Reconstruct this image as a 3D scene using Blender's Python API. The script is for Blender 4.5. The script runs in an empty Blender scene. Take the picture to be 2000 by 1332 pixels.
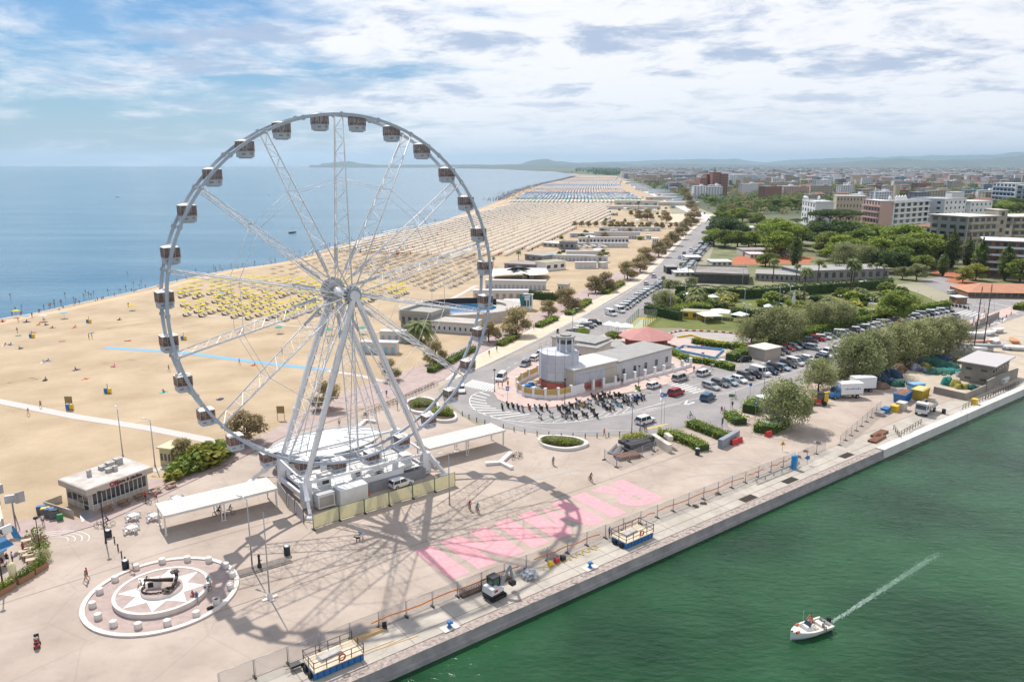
import bpy, math, random
from math import sin, cos, pi, radians, hypot, atan2, sqrt
from mathutils import Vector, Matrix, noise
rnd = random.Random(7)
SC = bpy.context.scene
COL = SC.collection
# ---------------------------------------------------------------- camera
FPX, CH = 1500.0, 50.0
TH = math.atan(344 / FPX)
cam = bpy.data.objects.new('camera', bpy.data.cameras.new('camera'))
COL.objects.link(cam)
cam.location = (0, 0, CH)
cam.rotation_euler = (pi / 2 - TH, 0, 0)
cam.data.sensor_width = 36
cam.data.lens = 36 * FPX / 2000
cam.data.clip_start = 1
cam.data.clip_end = 120000
SC.camera = cam
# ---------------------------------------------------------------- world: sky and clouds
SUN_AZ, SUN_EL = radians(121.5), radians(55)
w = bpy.data.worlds.new('World'); SC.world = w; w.use_nodes = True
nt = w.node_tree; nt.nodes.clear()
def N(t, **k):
    n = nt.nodes.new(t)
    for a, b in k.items(): setattr(n, a, b)
    return n
def Lk(a, b): nt.links.new(a, b)
sky = N('ShaderNodeTexSky', sky_type='NISHITA', sun_disc=False)
sky.sun_elevation = SUN_EL; sky.sun_rotation = pi / 2 - SUN_AZ
sky.altitude = 50; sky.air_density = 1.0; sky.dust_density = 1.2; sky.ozone_density = 2.0
tc = N('ShaderNodeTexCoord'); sep = N('ShaderNodeSeparateXYZ'); Lk(tc.outputs['Generated'], sep.inputs[0])
def mth(op, a, b=None, c=None, clamp=False):
    n = N('ShaderNodeMath', operation=op, use_clamp=clamp)
    for i, v in enumerate((a, b, c)):
        if v is None: continue
        if isinstance(v, (int, float)): n.inputs[i].default_value = v
        else: Lk(v, n.inputs[i])
    return n.outputs[0]
def mrange(v, a, b, c, d):
    n = N('ShaderNodeMapRange'); n.interpolation_type = 'SMOOTHSTEP'
    Lk(v, n.inputs['Value'])
    for k, x in (('From Min', a), ('From Max', b), ('To Min', c), ('To Max', d)): n.inputs[k].default_value = x
    return n.outputs[0]
zz = mth('ADD', mth('MAXIMUM', sep.outputs[2], 0.0), 0.13)
cx = mth('DIVIDE', sep.outputs[0], zz); cy = mth('DIVIDE', sep.outputs[1], zz)
cmb = N('ShaderNodeCombineXYZ'); Lk(cx, cmb.inputs[0]); Lk(cy, cmb.inputs[1])
def fbm(scale, det, rough, off, dist=0.0, st=(1, 1, 1)):
    mp = N('ShaderNodeMapping'); mp.inputs['Location'].default_value = off; mp.inputs['Scale'].default_value = st
    Lk(cmb.outputs[0], mp.inputs[0])
    n = N('ShaderNodeTexNoise'); n.inputs['Scale'].default_value = scale; n.inputs['Detail'].default_value = det
    n.inputs['Roughness'].default_value = rough; n.inputs['Distortion'].default_value = dist
    Lk(mp.outputs[0], n.inputs['Vector']); return n.outputs[0]
n1 = fbm(1.35, 13, 0.63, (6.1, 2.3, 0.0), 0.3)
n2 = fbm(0.45, 4, 0.5, (9.0, 4.0, 2.0))
n3 = fbm(2.3, 11, 0.62, (1.0, 8.0, 5.0), 0.3)
side = mrange(sep.outputs[0], -0.60, 0.15, -0.06, 0.12)          # more cloud inland
cov = mth('ADD', mth('ADD', mth('MULTIPLY', n1, 0.62), mth('MULTIPLY', n2, 0.38)), side)
mask = mrange(cov, 0.44, 0.60, 0.0, 1.0)
shade = mrange(mth('ADD', mth('MULTIPLY', n3, 0.6), mth('MULTIPLY', n1, 0.4)), 0.48, 0.60, 0.0, 1.0)
cc = N('ShaderNodeMix', data_type='RGBA'); Lk(shade, cc.inputs[0])
cc.inputs[6].default_value = (14.2, 14.0, 14.2, 1); cc.inputs[7].default_value = (6.6, 7.7, 10.0, 1)
skm = N('ShaderNodeMix', data_type='RGBA', blend_type='MULTIPLY'); skm.inputs[0].default_value = 1
Lk(sky.outputs[0], skm.inputs[6]); skm.inputs[7].default_value = (0.50, 0.86, 1.2, 1)
mx = N('ShaderNodeMix', data_type='RGBA'); Lk(mth('MULTIPLY', mask, 0.93), mx.inputs[0])
Lk(skm.outputs[2], mx.inputs[6]); Lk(cc.outputs[2], mx.inputs[7])
bg = N('ShaderNodeBackground'); bg.inputs[1].default_value = 0.070
hz_ = N('ShaderNodeMix', data_type='RGBA'); Lk(mth('MULTIPLY', mrange(sep.outputs[2], 0.0, 0.13, 0.85, 0.0), mrange(sep.outputs[0], -0.5, 0.2, 0.25, 1.0)), hz_.inputs[0])
Lk(mx.outputs[2], hz_.inputs[6]); hz_.inputs[7].default_value = (12.6, 12.9, 13.8, 1)
Lk(hz_.outputs[2], bg.inputs[0])
wo = N('ShaderNodeOutputWorld'); Lk(bg.outputs[0], wo.inputs[0])
# ---------------------------------------------------------------- sun
sl = bpy.data.lights.new('sun', 'SUN'); sl.energy = 4.4; sl.angle = radians(0.55); sl.color = (1.0, 0.945, 0.86)
so = bpy.data.objects.new('sun', sl); COL.objects.link(so)
sd = Vector((cos(SUN_AZ) * cos(SUN_EL), sin(SUN_AZ) * cos(SUN_EL), sin(SUN_EL)))
so.rotation_euler = sd.to_track_quat('Z', 'Y').to_euler(); so.location = (0, 0, 300)
# ---------------------------------------------------------------- exposure / render settings
SC.view_settings.view_transform = 'Standard'; SC.view_settings.look = 'None'
SC.view_settings.exposure = 0.14; SC.view_settings.gamma = 1
SC.render.engine = 'CYCLES'
cy_ = SC.cycles
cy_.use_denoising = True
try: cy_.denoiser = 'OPENIMAGEDENOISE'
except Exception: pass
cy_.max_bounces = 5; cy_.diffuse_bounces = 2; cy_.glossy_bounces = 3; cy_.transmission_bounces = 3
cy_.transparent_max_bounces = 12; cy_.volume_bounces = 0
cy_.use_adaptive_sampling = True; cy_.adaptive_threshold = 0.02
cy_.caustics_reflective = False; cy_.caustics_refractive = False
cy_.sample_clamp_indirect = 6

# ================================================================ helpers
def g(px, py, z=0.0):
    """ground point seen at photo pixel (px, py) at height z"""
    u = (px - 1000) / FPX; v = (py - 666) / FPX
    zc = (CH - z) / (sin(TH) + v * cos(TH))
    return (u * zc, (zc - (CH - z) * sin(TH)) / cos(TH))
def gl(pts, z=0.0): return [g(x, y, z) for x, y in pts]
def ang(a, b): return atan2(b[1] - a[1], b[0] - a[0])
def dist(a, b): return hypot(b[0] - a[0], b[1] - a[1])
def lerp(a, b, t): return (a[0] + (b[0] - a[0]) * t, a[1] + (b[1] - a[1]) * t)
def inside(p, poly):
    r = False; j = len(poly) - 1
    for i in range(len(poly)):
        a, b = poly[i], poly[j]
        if (a[1] > p[1]) != (b[1] > p[1]) and p[0] < (b[0] - a[0]) * (p[1] - a[1]) / (b[1] - a[1]) + a[0]: r = not r
        j = i
    return r
def walk(pts, step, start=0.0):
    """points every `step` along a polyline with the local direction"""
    out = []; d = start
    for a, b in zip(pts, pts[1:]):
        L = dist(a, b)
        while d <= L:
            out.append((*lerp(a, b, d / L if L else 0), ang(a, b))); d += step
        d -= L
    return out
def offs(pts, d):
    """polyline shifted sideways (left = +)"""
    out = []
    for i, p in enumerate(pts):
        a = pts[max(i - 1, 0)]; b = pts[min(i + 1, len(pts) - 1)]
        t = ang(a, b); out.append((p[0] - sin(t) * d, p[1] + cos(t) * d))
    return out
def smooth(pts, n=6):
    out = []
    P = [pts[0]] + list(pts) + [pts[-1]]
    for i in range(1, len(P) - 2):
        for k in range(n):
            t = k / n; r = []
            for c in (0, 1):
                a, b, c_, d = P[i-1][c], P[i][c], P[i+1][c], P[i+2][c]
                r.append(0.5 * (2*b + (c_-a)*t + (2*a-5*b+4*c_-d)*t*t + (3*b-a-3*c_+d)*t**3))
            out.append(tuple(r))
    out.append(pts[-1]); return out
# ---- materials
MATS = {}
def mat(name, col, rough=0.75, metal=0.0, var=0.0, vs=1.0, col2=None, bump=0.0, bs=None, rnd_=0.0, trans=0.0, spec=None, alpha=None, stretch=None, det=4, crack=0):
    """Principled material; var/col2: world-space noise mottling, rnd_: brightness change per object, trans: light through leaves"""
    if name in MATS: return MATS[name]
    m = bpy.data.materials.new(name); m.use_nodes = True; t = m.node_tree
    b = t.nodes['Principled BSDF']; b.inputs['Roughness'].default_value = rough; b.inputs['Metallic'].default_value = metal
    if spec is not None: b.inputs['Specular IOR Level'].default_value = spec
    c = (*col, 1); b.inputs['Base Color'].default_value = c
    out = None
    if var or col2 or bump:
        geo = t.nodes.new('ShaderNodeNewGeometry'); mp = t.nodes.new('ShaderNodeMapping')
        if stretch: mp.inputs['Rotation'].default_value = (0, 0, stretch[0]); mp.inputs['Scale'].default_value = (stretch[1], 1, 1)
        t.links.new(geo.outputs['Position'], mp.inputs[0])
    if var or col2:
        nz = t.nodes.new('ShaderNodeTexNoise'); nz.inputs['Scale'].default_value = vs; nz.inputs['Detail'].default_value = det; nz.inputs['Roughness'].default_value = 0.62
        t.links.new(mp.outputs[0], nz.inputs['Vector'])
        rp = t.nodes.new('ShaderNodeValToRGB'); t.links.new(nz.outputs[0], rp.inputs[0])
        rp.color_ramp.elements[0].position = 0.32; rp.color_ramp.elements[1].position = 0.68
        if col2: a, z = c, (*col2, 1)
        else: a = (*[x * (1 - var) for x in col], 1); z = (*[min(1, x * (1 + var)) for x in col], 1)
        rp.color_ramp.elements[0].color = a; rp.color_ramp.elements[1].color = z
        out = rp.outputs[0]
    if crack:
        v = t.nodes.new('ShaderNodeTexVoronoi'); v.feature = 'DISTANCE_TO_EDGE'; v.inputs['Scale'].default_value = crack; t.links.new(mp.outputs[0], v.inputs['Vector'])
        r2 = t.nodes.new('ShaderNodeMapRange'); r2.inputs['From Max'].default_value = crack*.16; r2.inputs['To Min'].default_value = .90; t.links.new(v.outputs[0], r2.inputs[0])
        n3_ = t.nodes.new('ShaderNodeTexNoise'); n3_.inputs['Scale'].default_value = .35; n3_.inputs['Detail'].default_value = 12; n3_.inputs['Roughness'].default_value = .75; t.links.new(mp.outputs[0], n3_.inputs['Vector'])
        r3 = t.nodes.new('ShaderNodeMapRange'); r3.inputs['From Min'].default_value = .3; r3.inputs['From Max'].default_value = .5; r3.inputs['To Min'].default_value = .84; t.links.new(n3_.outputs[0], r3.inputs[0])
        m3 = t.nodes.new('ShaderNodeMath'); m3.operation = 'MULTIPLY'; t.links.new(r2.outputs[0], m3.inputs[0]); t.links.new(r3.outputs[0], m3.inputs[1])
        h3 = t.nodes.new('ShaderNodeHueSaturation'); t.links.new(m3.outputs[0], h3.inputs['Value']); t.links.new(out, h3.inputs['Color']); out = h3.outputs[0]
    if rnd_:
        oi = t.nodes.new('ShaderNodeObjectInfo'); mr = t.nodes.new('ShaderNodeMapRange')
        mr.inputs['To Min'].default_value = 1 - rnd_; mr.inputs['To Max'].default_value = 1 + rnd_
        t.links.new(oi.outputs['Random'], mr.inputs[0])
        hs = t.nodes.new('ShaderNodeHueSaturation')
        h2 = t.nodes.new('ShaderNodeMapRange'); h2.inputs['To Min'].default_value = 0.5 - rnd_ * 0.06; h2.inputs['To Max'].default_value = 0.5 + rnd_ * 0.06
        ml = t.nodes.new('ShaderNodeMath'); ml.operation = 'FRACT'; m7 = t.nodes.new('ShaderNodeMath'); m7.operation = 'MULTIPLY'; m7.inputs[1].default_value = 7.31
        t.links.new(oi.outputs['Random'], m7.inputs[0]); t.links.new(m7.outputs[0], ml.inputs[0]); t.links.new(ml.outputs[0], h2.inputs[0])
        t.links.new(h2.outputs[0], hs.inputs['Hue']); t.links.new(mr.outputs[0], hs.inputs['Value'])
        if out: t.links.new(out, hs.inputs['Color'])
        else: hs.inputs['Color'].default_value = c
        out = hs.outputs[0]
    if out: t.links.new(out, b.inputs['Base Color'])
    if bump:
        n2 = t.nodes.new('ShaderNodeTexNoise'); n2.inputs['Scale'].default_value = bs or vs * 6; n2.inputs['Detail'].default_value = 5
        t.links.new(mp.outputs[0], n2.inputs['Vector'])
        bp = t.nodes.new('ShaderNodeBump'); bp.inputs['Strength'].default_value = bump; bp.inputs['Distance'].default_value = 0.1
        t.links.new(n2.outputs[0], bp.inputs['Height']); t.links.new(bp.outputs[0], b.inputs['Normal'])
    if trans:
        tr = t.nodes.new('ShaderNodeBsdfTranslucent'); mxs = t.nodes.new('ShaderNodeMixShader'); mxs.inputs[0].default_value = trans
        if out: t.links.new(out, tr.inputs[0])
        else: tr.inputs[0].default_value = c
        o = t.nodes['Material Output']
        t.links.new(b.outputs[0], mxs.inputs[1]); t.links.new(tr.outputs[0], mxs.inputs[2]); t.links.new(mxs.outputs[0], o.inputs[0])
    if alpha is not None:
        tp = t.nodes.new('ShaderNodeBsdfTransparent'); mxs = t.nodes.new('ShaderNodeMixShader'); mxs.inputs[0].default_value = alpha
        o = t.nodes['Material Output']
        t.links.new(tp.outputs[0], mxs.inputs[1]); t.links.new(b.outputs[0], mxs.inputs[2]); t.links.new(mxs.outputs[0], o.inputs[0])
    MATS[name] = m; return m
# ---- mesh builder
class MB:
    def __init__(s): s.v = []; s.f = []; s.m = []; s.sm = []
    def add(s, vs, fs, m=0, smooth=False):
        b = len(s.v); s.v += [tuple(v) for v in vs]
        for f in fs: s.f.append([b + i for i in f]); s.m.append(m); s.sm.append(smooth)
        return s
    def box(s, cx, cy, z0, sx, sy, h, rz=0.0, m=0, top=None):
        """box standing on z0; top=(fx,fy) scales the top face"""
        fx, fy = top or (1, 1); c, n = cos(rz), sin(rz); vs = []
        for z, ax, ay in ((z0, 1, 1), (z0 + h, fx, fy)):
            for X, Y in ((-1, -1), (1, -1), (1, 1), (-1, 1)):
                x, y = X * sx / 2 * ax, Y * sy / 2 * ay
                vs.append((cx + x * c - y * n, cy + x * n + y * c, z))
        return s.add(vs, [(3,2,1,0),(4,5,6,7),(0,1,5,4),(1,2,6,5),(2,3,7,6),(3,0,4,7)], m)
    def bar(s, p, q, w, h=None, m=0, up=(0, 0, 1)):
        h = h or w; p, q = Vector(p), Vector(q); d = (q - p)
        if d.length < 1e-6: return s
        d.normalize(); u = Vector(up)
        if abs(d.dot(u)) > .98: u = Vector((1, 0, 0))
        a = d.cross(u).normalized(); b = a.cross(d)
        vs = [o + a * (i * w / 2) + b * (j * h / 2) for o in (p, q) for i, j in ((-1,-1),(1,-1),(1,1),(-1,1))]
        return s.add(vs, [(0,1,2,3),(7,6,5,4),(1,0,4,5),(2,1,5,6),(3,2,6,7),(0,3,7,4)], m)
    def tube(s, p, q, r, r2=None, n=6, m=0, smooth=True):
        r2 = r if r2 is None else r2; p, q = Vector(p), Vector(q); d = q - p
        if d.length < 1e-6: return s
        d.normalize(); u = Vector((0, 0, 1)) if abs(d.z) < .9 else Vector((1, 0, 0))
        a = d.cross(u).normalized(); b = a.cross(d)
        vs = [o + (a * cos(2*pi*i/n) + b * sin(2*pi*i/n)) * rr for o, rr in ((p, r), (q, r2)) for i in range(n)]
        s.add(vs, [(i, i + n, (i+1) % n + n, (i+1) % n) for i in range(n)], m, smooth)
        b0 = len(s.v) - 2 * n
        s.f.append([b0 + i for i in range(n)]); s.f.append([b0 + n + i for i in reversed(range(n))]); s.m += [m, m]; s.sm += [False] * 2
        return s
    def prism(s, pts, z0, z1, m=0, mtop=None, bottom=True):
        n = len(pts); a = sum(pts[i][0]*pts[(i+1)%n][1]-pts[(i+1)%n][0]*pts[i][1] for i in range(n))
        if a < 0: pts = pts[::-1]
        vs = [(x, y, z0) for x, y in pts] + [(x, y, z1) for x, y in pts]
        s.add(vs, [(i, (i+1) % n, (i+1) % n + n, i + n) for i in range(n)], m)
        b = len(s.v) - 2*n
        s.f.append([b + n + i for i in range(n)]); s.m.append(m if mtop is None else mtop); s.sm.append(False)
        if bottom: s.f.append([b + i for i in reversed(range(n))]); s.m.append(m); s.sm.append(False)
        return s
    def flat(s, pts, z=0.0, m=0):
        n = len(pts); a = sum(pts[i][0]*pts[(i+1)%n][1]-pts[(i+1)%n][0]*pts[i][1] for i in range(n))
        if a < 0: pts = pts[::-1]
        return s.add([(p[0], p[1], p[2] if len(p) > 2 else z) for p in pts], [tuple(range(n))], m)
    def strip(s, A, B, z=0.0, m=0):
        """ribbon between two equally long polylines"""
        zz = lambda p: p[2] if len(p) > 2 else z
        n = len(A); vs = [(p[0], p[1], zz(p)) for p in A] + [(p[0], p[1], zz(p)) for p in B]
        fs = [(i, i+1, n+i+1, n+i) for i in range(n-1)]
        p, q, r = (Vector(vs[k]) for k in fs[0][:3])
        if (q - p).cross(r - p).z < 0: fs = [f[::-1] for f in fs]
        return s.add(vs, fs, m)
    def line(s, pts, w, z=0.0, m=0): return s.strip(offs(pts, w/2), offs(pts, -w/2), z, m)
    def wall(s, pts, z0, z1, t, m=0, mtop=None):
        L, R = offs(pts, t/2), offs(pts, -t/2); return s.prism(L + R[::-1], z0, z1, m, mtop)
    def lathe(s, prof, cx=0, cy=0, n=12, m=0, smooth=True):
        vs = [(cx + r*cos(2*pi*i/n), cy + r*sin(2*pi*i/n), z) for r, z in prof for i in range(n)]
        fs = [(k*n+i, k*n+(i+1)%n, (k+1)*n+(i+1)%n, (k+1)*n+i) for k in range(len(prof)-1) for i in range(n)]
        s.add(vs, fs, m, smooth); b = len(s.v) - len(vs)
        if prof[-1][0] > 1e-4: s.f.append([b + (len(prof)-1)*n + i for i in range(n)]); s.m.append(m); s.sm.append(False)
        return s
    def ball(s, c, r, m=0, n=8, k=5, sz=1.0):
        return s.lathe_at([(r*sin(pi*i/k), -r*sz*cos(pi*i/k)) for i in range(k+1)], c, n, m)
    def lathe_at(s, prof, c, n, m):
        s.lathe([(max(r, 1e-5), z + c[2]) for r, z in prof], c[0], c[1], n, m); return s
    def xf(s, M):
        s.v = [tuple(M @ Vector(v)) for v in s.v]; return s
    def mesh(s, name, mats):
        me = bpy.data.meshes.new(name); me.from_pydata(s.v, [], s.f)
        for m in (mats if isinstance(mats, (list, tuple)) else [mats]): me.materials.append(m)
        me.polygons.foreach_set('material_index', s.m); me.polygons.foreach_set('use_smooth', s.sm)
        me.update(); return me
KIDS = {}
def link(o, parent=None):
    COL.objects.link(o)
    if parent is not None: o.parent = parent; KIDS.setdefault(parent.as_pointer(), []).append(o)
    return o
def tag(o, label=None, cat=None, group=None, kind=None):
    if label: o['label'] = label
    if cat: o['category'] = cat
    if group: o['group'] = group
    if kind: o['kind'] = kind
    return o
def obj(name, mb, mats, parent=None, label=None, cat=None, group=None, kind=None, loc=(0, 0, 0), rz=0):
    me = mb if isinstance(mb, bpy.types.Mesh) else mb.mesh(name, mats)
    o = bpy.data.objects.new(name, me); link(o, parent); o.location = loc; o.rotation_euler = (0, 0, rz)
    return tag(o, label, cat, group, kind)
def thing(name, label, cat, loc=(0, 0, 0), rz=0, group=None):
    o = bpy.data.objects.new(name, None); o.empty_display_size = .3; link(o); o.location = (loc[0], loc[1], loc[2] if len(loc) > 2 else 0)
    o.rotation_euler = (0, 0, rz); return tag(o, label, cat, group)
USED = set()
def dup(o, loc=None, rz=None, label=None, group=None, sc=None, parent=None, flat=None):
    """the first use moves the prototype itself, later uses copy it with its parts"""
    if parent is None and o.as_pointer() not in USED:
        USED.add(o.as_pointer()); c = o
    else:
        c = o.copy(); link(c, parent)
        for k in KIDS.get(o.as_pointer(), []): dup(k, parent=c)
    if loc is not None: c.location = (loc[0], loc[1], loc[2] if len(loc) > 2 else 0)
    if rz is not None: c.rotation_euler[2] = rz
    if sc is not None: c.scale = (sc, sc, sc) if isinstance(sc, (int, float)) else sc
    if label: c['label'] = label
    if group: c['group'] = group
    return c
PROTOS = []
def proto(o): PROTOS.append(o); return o
ORD = 'first second third fourth fifth sixth seventh eighth ninth tenth eleventh twelfth thirteenth fourteenth fifteenth sixteenth seventeenth eighteenth nineteenth twentieth'.split()
TENS = ['', '', 'twenty', 'thirty', 'forty', 'fifty', 'sixty', 'seventy', 'eighty', 'ninety']
def od(i):
    i += 1
    if i <= 20: return ORD[i-1]
    t, u = divmod(i, 10)
    if t >= 10: return '%dth' % i
    return (TENS[t][:-1] + 'ieth') if u == 0 else TENS[t] + '-' + ORD[u-1]
# ================================================================ materials in common use
WHITE = mat('white_paint', (.78, .78, .78), .45, var=.05, vs=.6)
STEEL = mat('grey_steel', (.42, .43, .45), .4, .7)
DARK = mat('dark_metal', (.03, .03, .035), .5, .3)
BLACK = mat('black_rubber', (.018, .018, .02), .8)
GLASS = mat('dark_glass', (.03, .045, .055), .08, spec=.8)
CONC = mat('concrete_trim', (.62, .57, .53), .85, var=.12, vs=.8, bump=.2, bs=8)
WOOD = mat('brown_wood', (.25, .15, .08), .7, var=.25, vs=3)
RED = mat('red_plastic', (.5, .03, .03), .5)
BLUE = mat('blue_paint', (.02, .16, .42), .45)
YEL = mat('yellow_paint', (.75, .5, .03), .5)
ORANGE = mat('orange_net', (.85, .25, .03), .6)
GREEN = mat('green_paint', (.03, .22, .07), .5)
# ================================================================ ground, water, roads
WZ = -1.6
QA = math.atan(0.767)
qd = (cos(QA), sin(QA)); qn = (-sin(QA), cos(QA))
def q(s, t, z=None):
    """point s metres along the quay edge, t metres inland from it"""
    p = (s*qd[0] + t*qn[0], 79.1 + s*qd[1] + t*qn[1])
    return p if z is None else (*p, z)
def sq(p):
    x, y = p[0], p[1] - 79.1
    return (x*qd[0] + y*qd[1], x*qn[0] + y*qn[1])
coast = smooth([(-190, 40)] + [(-188, 150), (-185, 215)] + gl([(0,622),(60,612),(150,592),(250,571),(330,551),(440,528),(560,510),(650,482),(730,462),(800,448),(850,437),(900,418),(940,405),(980,389),(1010,375),(1050,362),(1090,353),(1118,346)], WZ) + [(330, 4300), (300, 6000), (-100, 9000), (-1200, 12500), (-3200, 15500), (-5600, 17500)], 4)
inl = offs(coast, -16)
west = [(p[0], p[1]) for p in coast]
# the sea: a broad sheet with its own shading towards the shore
def water_mat(name, deep, shallow, shore=None, scale=.35, strength=.5, rough=.08, spec=.5):
    m = bpy.data.materials.new(name); m.use_nodes = True; t = m.node_tree; b = t.nodes['Principled BSDF']
    b.inputs['Roughness'].default_value = rough; b.inputs['IOR'].default_value = 1.33; b.inputs['Specular IOR Level'].default_value = spec
    geo = t.nodes.new('ShaderNodeNewGeometry')
    def nz(sc, det, st=(1,1,1), rot=0, dd=0):
        mp = t.nodes.new('ShaderNodeMapping'); mp.inputs['Scale'].default_value = st; mp.inputs['Rotation'].default_value = (0,0,rot)
        n = t.nodes.new('ShaderNodeTexNoise'); n.inputs['Scale'].default_value = sc; n.inputs['Detail'].default_value = det; n.inputs['Distortion'].default_value = dd
        t.links.new(geo.outputs['Position'], mp.inputs[0]); t.links.new(mp.outputs[0], n.inputs['Vector']); return n.outputs[0]
    rp = t.nodes.new('ShaderNodeValToRGB'); rp.color_ramp.elements[0].position = .36; rp.color_ramp.elements[1].position = .66
    rp.color_ramp.elements[0].color = (*deep, 1); rp.color_ramp.elements[1].color = (*shallow, 1)
    src = nz(.010, 5, (.35, 2.2, 1), 0) if shore else nz(.05, 5)
    t.links.new(src, rp.inputs[0]); t.links.new(rp.outputs[0], b.inputs['Base Color'])
    a1 = nz(scale, 6, (1, 2.2, 1), .5, .4); a2 = nz(scale*.22, 3, (1, 2, 1), -.3)
    ad = t.nodes.new('ShaderNodeMath'); ad.operation = 'MULTIPLY_ADD'; ad.inputs[1].default_value = 1.6
    t.links.new(a2, ad.inputs[0]); t.links.new(a1, ad.inputs[2])
    bp = t.nodes.new('ShaderNodeBump'); bp.inputs['Strength'].default_value = strength; bp.inputs['Distance'].default_value = .35
    t.links.new(ad.outputs[0], bp.inputs['Height']); t.links.new(bp.outputs[0], b.inputs['Normal'])
    return m
SEA = water_mat('sea_water', (.045, .13, .20), (.11, .205, .27), shore=True, scale=.3, strength=.30, rough=.16, spec=.45)
CHAN = water_mat('channel_water', (.006, .038, .014), (.020, .085, .033), scale=.6, strength=.55, rough=.10, spec=.38)
s_ = MB(); s_.strip(offs(coast, -12), [(-45000, p[1] if p[1] < 15000 else 25000) for p in coast], WZ)
s_.flat([(-45000, 15000, WZ), (-45000, 25000, WZ), (12000, 25000, WZ), (-5600+2, 17500, WZ)])
obj('sea', s_, SEA, kind='structure')
c_ = MB(); c_.flat([q(-900, .4), q(3000, .4), (4000, 1500), (4000, -900), (-100, -900)], WZ)
obj('channel_water', c_, CHAN, kind='structure')
SAND = mat('sand', (.37, .275, .175), .95, vs=.07, col2=(.51, .395, .265), bump=1.0, bs=1.4, det=12)
WET = mat('wet_sand', (.30, .205, .125), .6, vs=.08, col2=(.40, .28, .18), stretch=(-1.25, .12), det=6)
LAND = mat('pale_ground', (.20, .19, .12), .95, vs=.01, col2=(.36, .33, .24), det=8)
g_ = MB(); back = [p for p in inl]
g_.strip(back, [(p[0] + 60000 if i > 40 else 4200, p[1]) for i, p in enumerate(back)], -.03) if False else None
land = inl + [(-5600, 40000), (60000, 40000), (60000, 1300), q(2900, 3)] + [q(-160, 3)] + [(-150, -40), inl[0]]
obj('ground', MB().flat(land, -.03), LAND, kind='structure')
# beach: dry sand, wet slope
sea_side = [(*p, -2.3) for p in offs(coast, 6)]
mid = [(*p, -1.35) for p in offs(coast, -3)]
top = [(*p, 0.0) for p in inl]
obj('wet_beach', MB().strip(mid, sea_side).strip([(*p, -.35) for p in offs(coast, -10)], mid), WET, kind='structure')
obj('foam_line', MB().line(offs(coast, -1.2)[:70], .9, WZ + .05), mat('foam', (.75, .78, .78), .6, vs=.5, col2=(.35, .42, .42)), kind='stuff')
# promenade / sand limit (photo pixels)
beach_in = gl([(-260,1075),(0,1022),(75,1010),(165,1016),(200,960),(300,935),(345,935),(450,868),(522,846),(600,798),(655,775),(740,742),(800,722),(858,700),(910,672),(957,650),(1010,632),(1060,605),(1100,590),(1150,560),(1200,535),(1245,505),(1290,470),(1325,440)])
beach_in += [(165, 800), (200, 1000), (240, 1400), (300, 2000), (390, 2800), (460, 3600)]
k_out = [p for p in inl if 60 < p[1] < 3650]
sb = MB().strip([(*p, -.35) for p in offs(coast, -10)], top)
obj('beach_slope', sb, WET if False else mat('damp_sand', (.5, .36, .22), .9, vs=.06, col2=(.62, .45, .28), bump=.3, bs=1.2), kind='structure')
obj('beach_sand', MB().flat([(-172, 60)] + k_out + beach_in[::-1], .0), SAND, kind='structure')
# plaza, promenade, roads
PAVE = mat('plaza_paving', (.36, .29, .24), .85, vs=.11, col2=(.49, .405, .345), bump=.15, bs=6, det=10, crack=.11)
PROM = mat('promenade_brick', (.36, .27, .25), .85, vs=.5, col2=(.46, .36, .33), det=6)
ASPH = mat('asphalt', (.25, .235, .235), .9, vs=.12, col2=(.33, .305, .30), bump=.15, bs=10, det=10, crack=.09)
ASPD = mat('dark_asphalt', (.16, .15, .155), .9, vs=.2, col2=(.22, .21, .21), det=6)
LANE = mat('bike_lane_paving', (.55, .45, .34), .88, vs=.3, col2=(.66, .55, .42))
PINKW = mat('side_walk_paving', (.48, .36, .32), .88, vs=.4, col2=(.58, .45, .4))
MARK = mat('road_marking_white', (.78, .78, .76), .7, vs=2, col2=(.6, .6, .58))
MARKY = mat('road_marking_yellow', (.75, .5, .12), .7, vs=2, col2=(.6, .42, .15))
r_left = smooth(gl([(870,775),(872,755),(905,733),(957,709),(1020,679),(1128,623),(1254,550),(1330,470),(1362,440),(1375,430)]), 5)
r_right = smooth(gl([(960,768),(975,735),(1010,712),(1060,690),(1130,660),(1232,640),(1292,575),(1345,510),(1395,455),(1402,432)]), 5)
# one sheet of asphalt under both roads and the car park
asph = gl([(903,809),(885,795),(868,775),(872,755),(905,733),(957,709),(1020,679),(1128,623),(1254,550),(1330,470),(1362,440),(1375,430),(1402,430),(1395,455),(1345,510),(1292,575),(1232,640),(1180,676),(1400,672),(1440,690),(1560,665),(1680,640),(1850,608),(1870,582),(1790,548),(1840,540),(2000,575),(2300,640),(2300,680),(2005,640),(1860,640),(1800,668),(1640,725),(1545,765),(1500,775),(1445,800),(1420,830),(1436,844),(1400,836),(1350,828),(1290,846),(1250,850)])
asph += gl([(1210,849),(1166,851),(1119,851),(1072,848),(1025,843),(983,834),(947,826),(921,817)])
obj('road', MB().flat(asph, .004), ASPH, kind='structure')
plaza = [q(-90, 3.2), q(215, 3.2)] + [g(2000, 650)] + gl([(1860,640),(1640,725),(1450,800),(1300,850),(1250,856),(1072,850),(930,830),(870,790),(855,760),(905,728),(930,697),(900,700),(840,740),(780,760),(700,800),(640,825),(560,850),(450,905),(200,1022),(120,1045),(0,1055),(-300,1120)])
obj('plaza_pavement', MB().flat(plaza, -.012), PAVE, kind='structure')
prom_l = beach_in[4:24]
prom_r = gl([(120,1045),(200,1022),(450,905),(560,850),(640,825),(720,795),(800,770),(870,740),(930,697),(985,670),(1050,638),(1128,603),(1233,550),(1290,505),(1335,462),(1355,440)])
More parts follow.
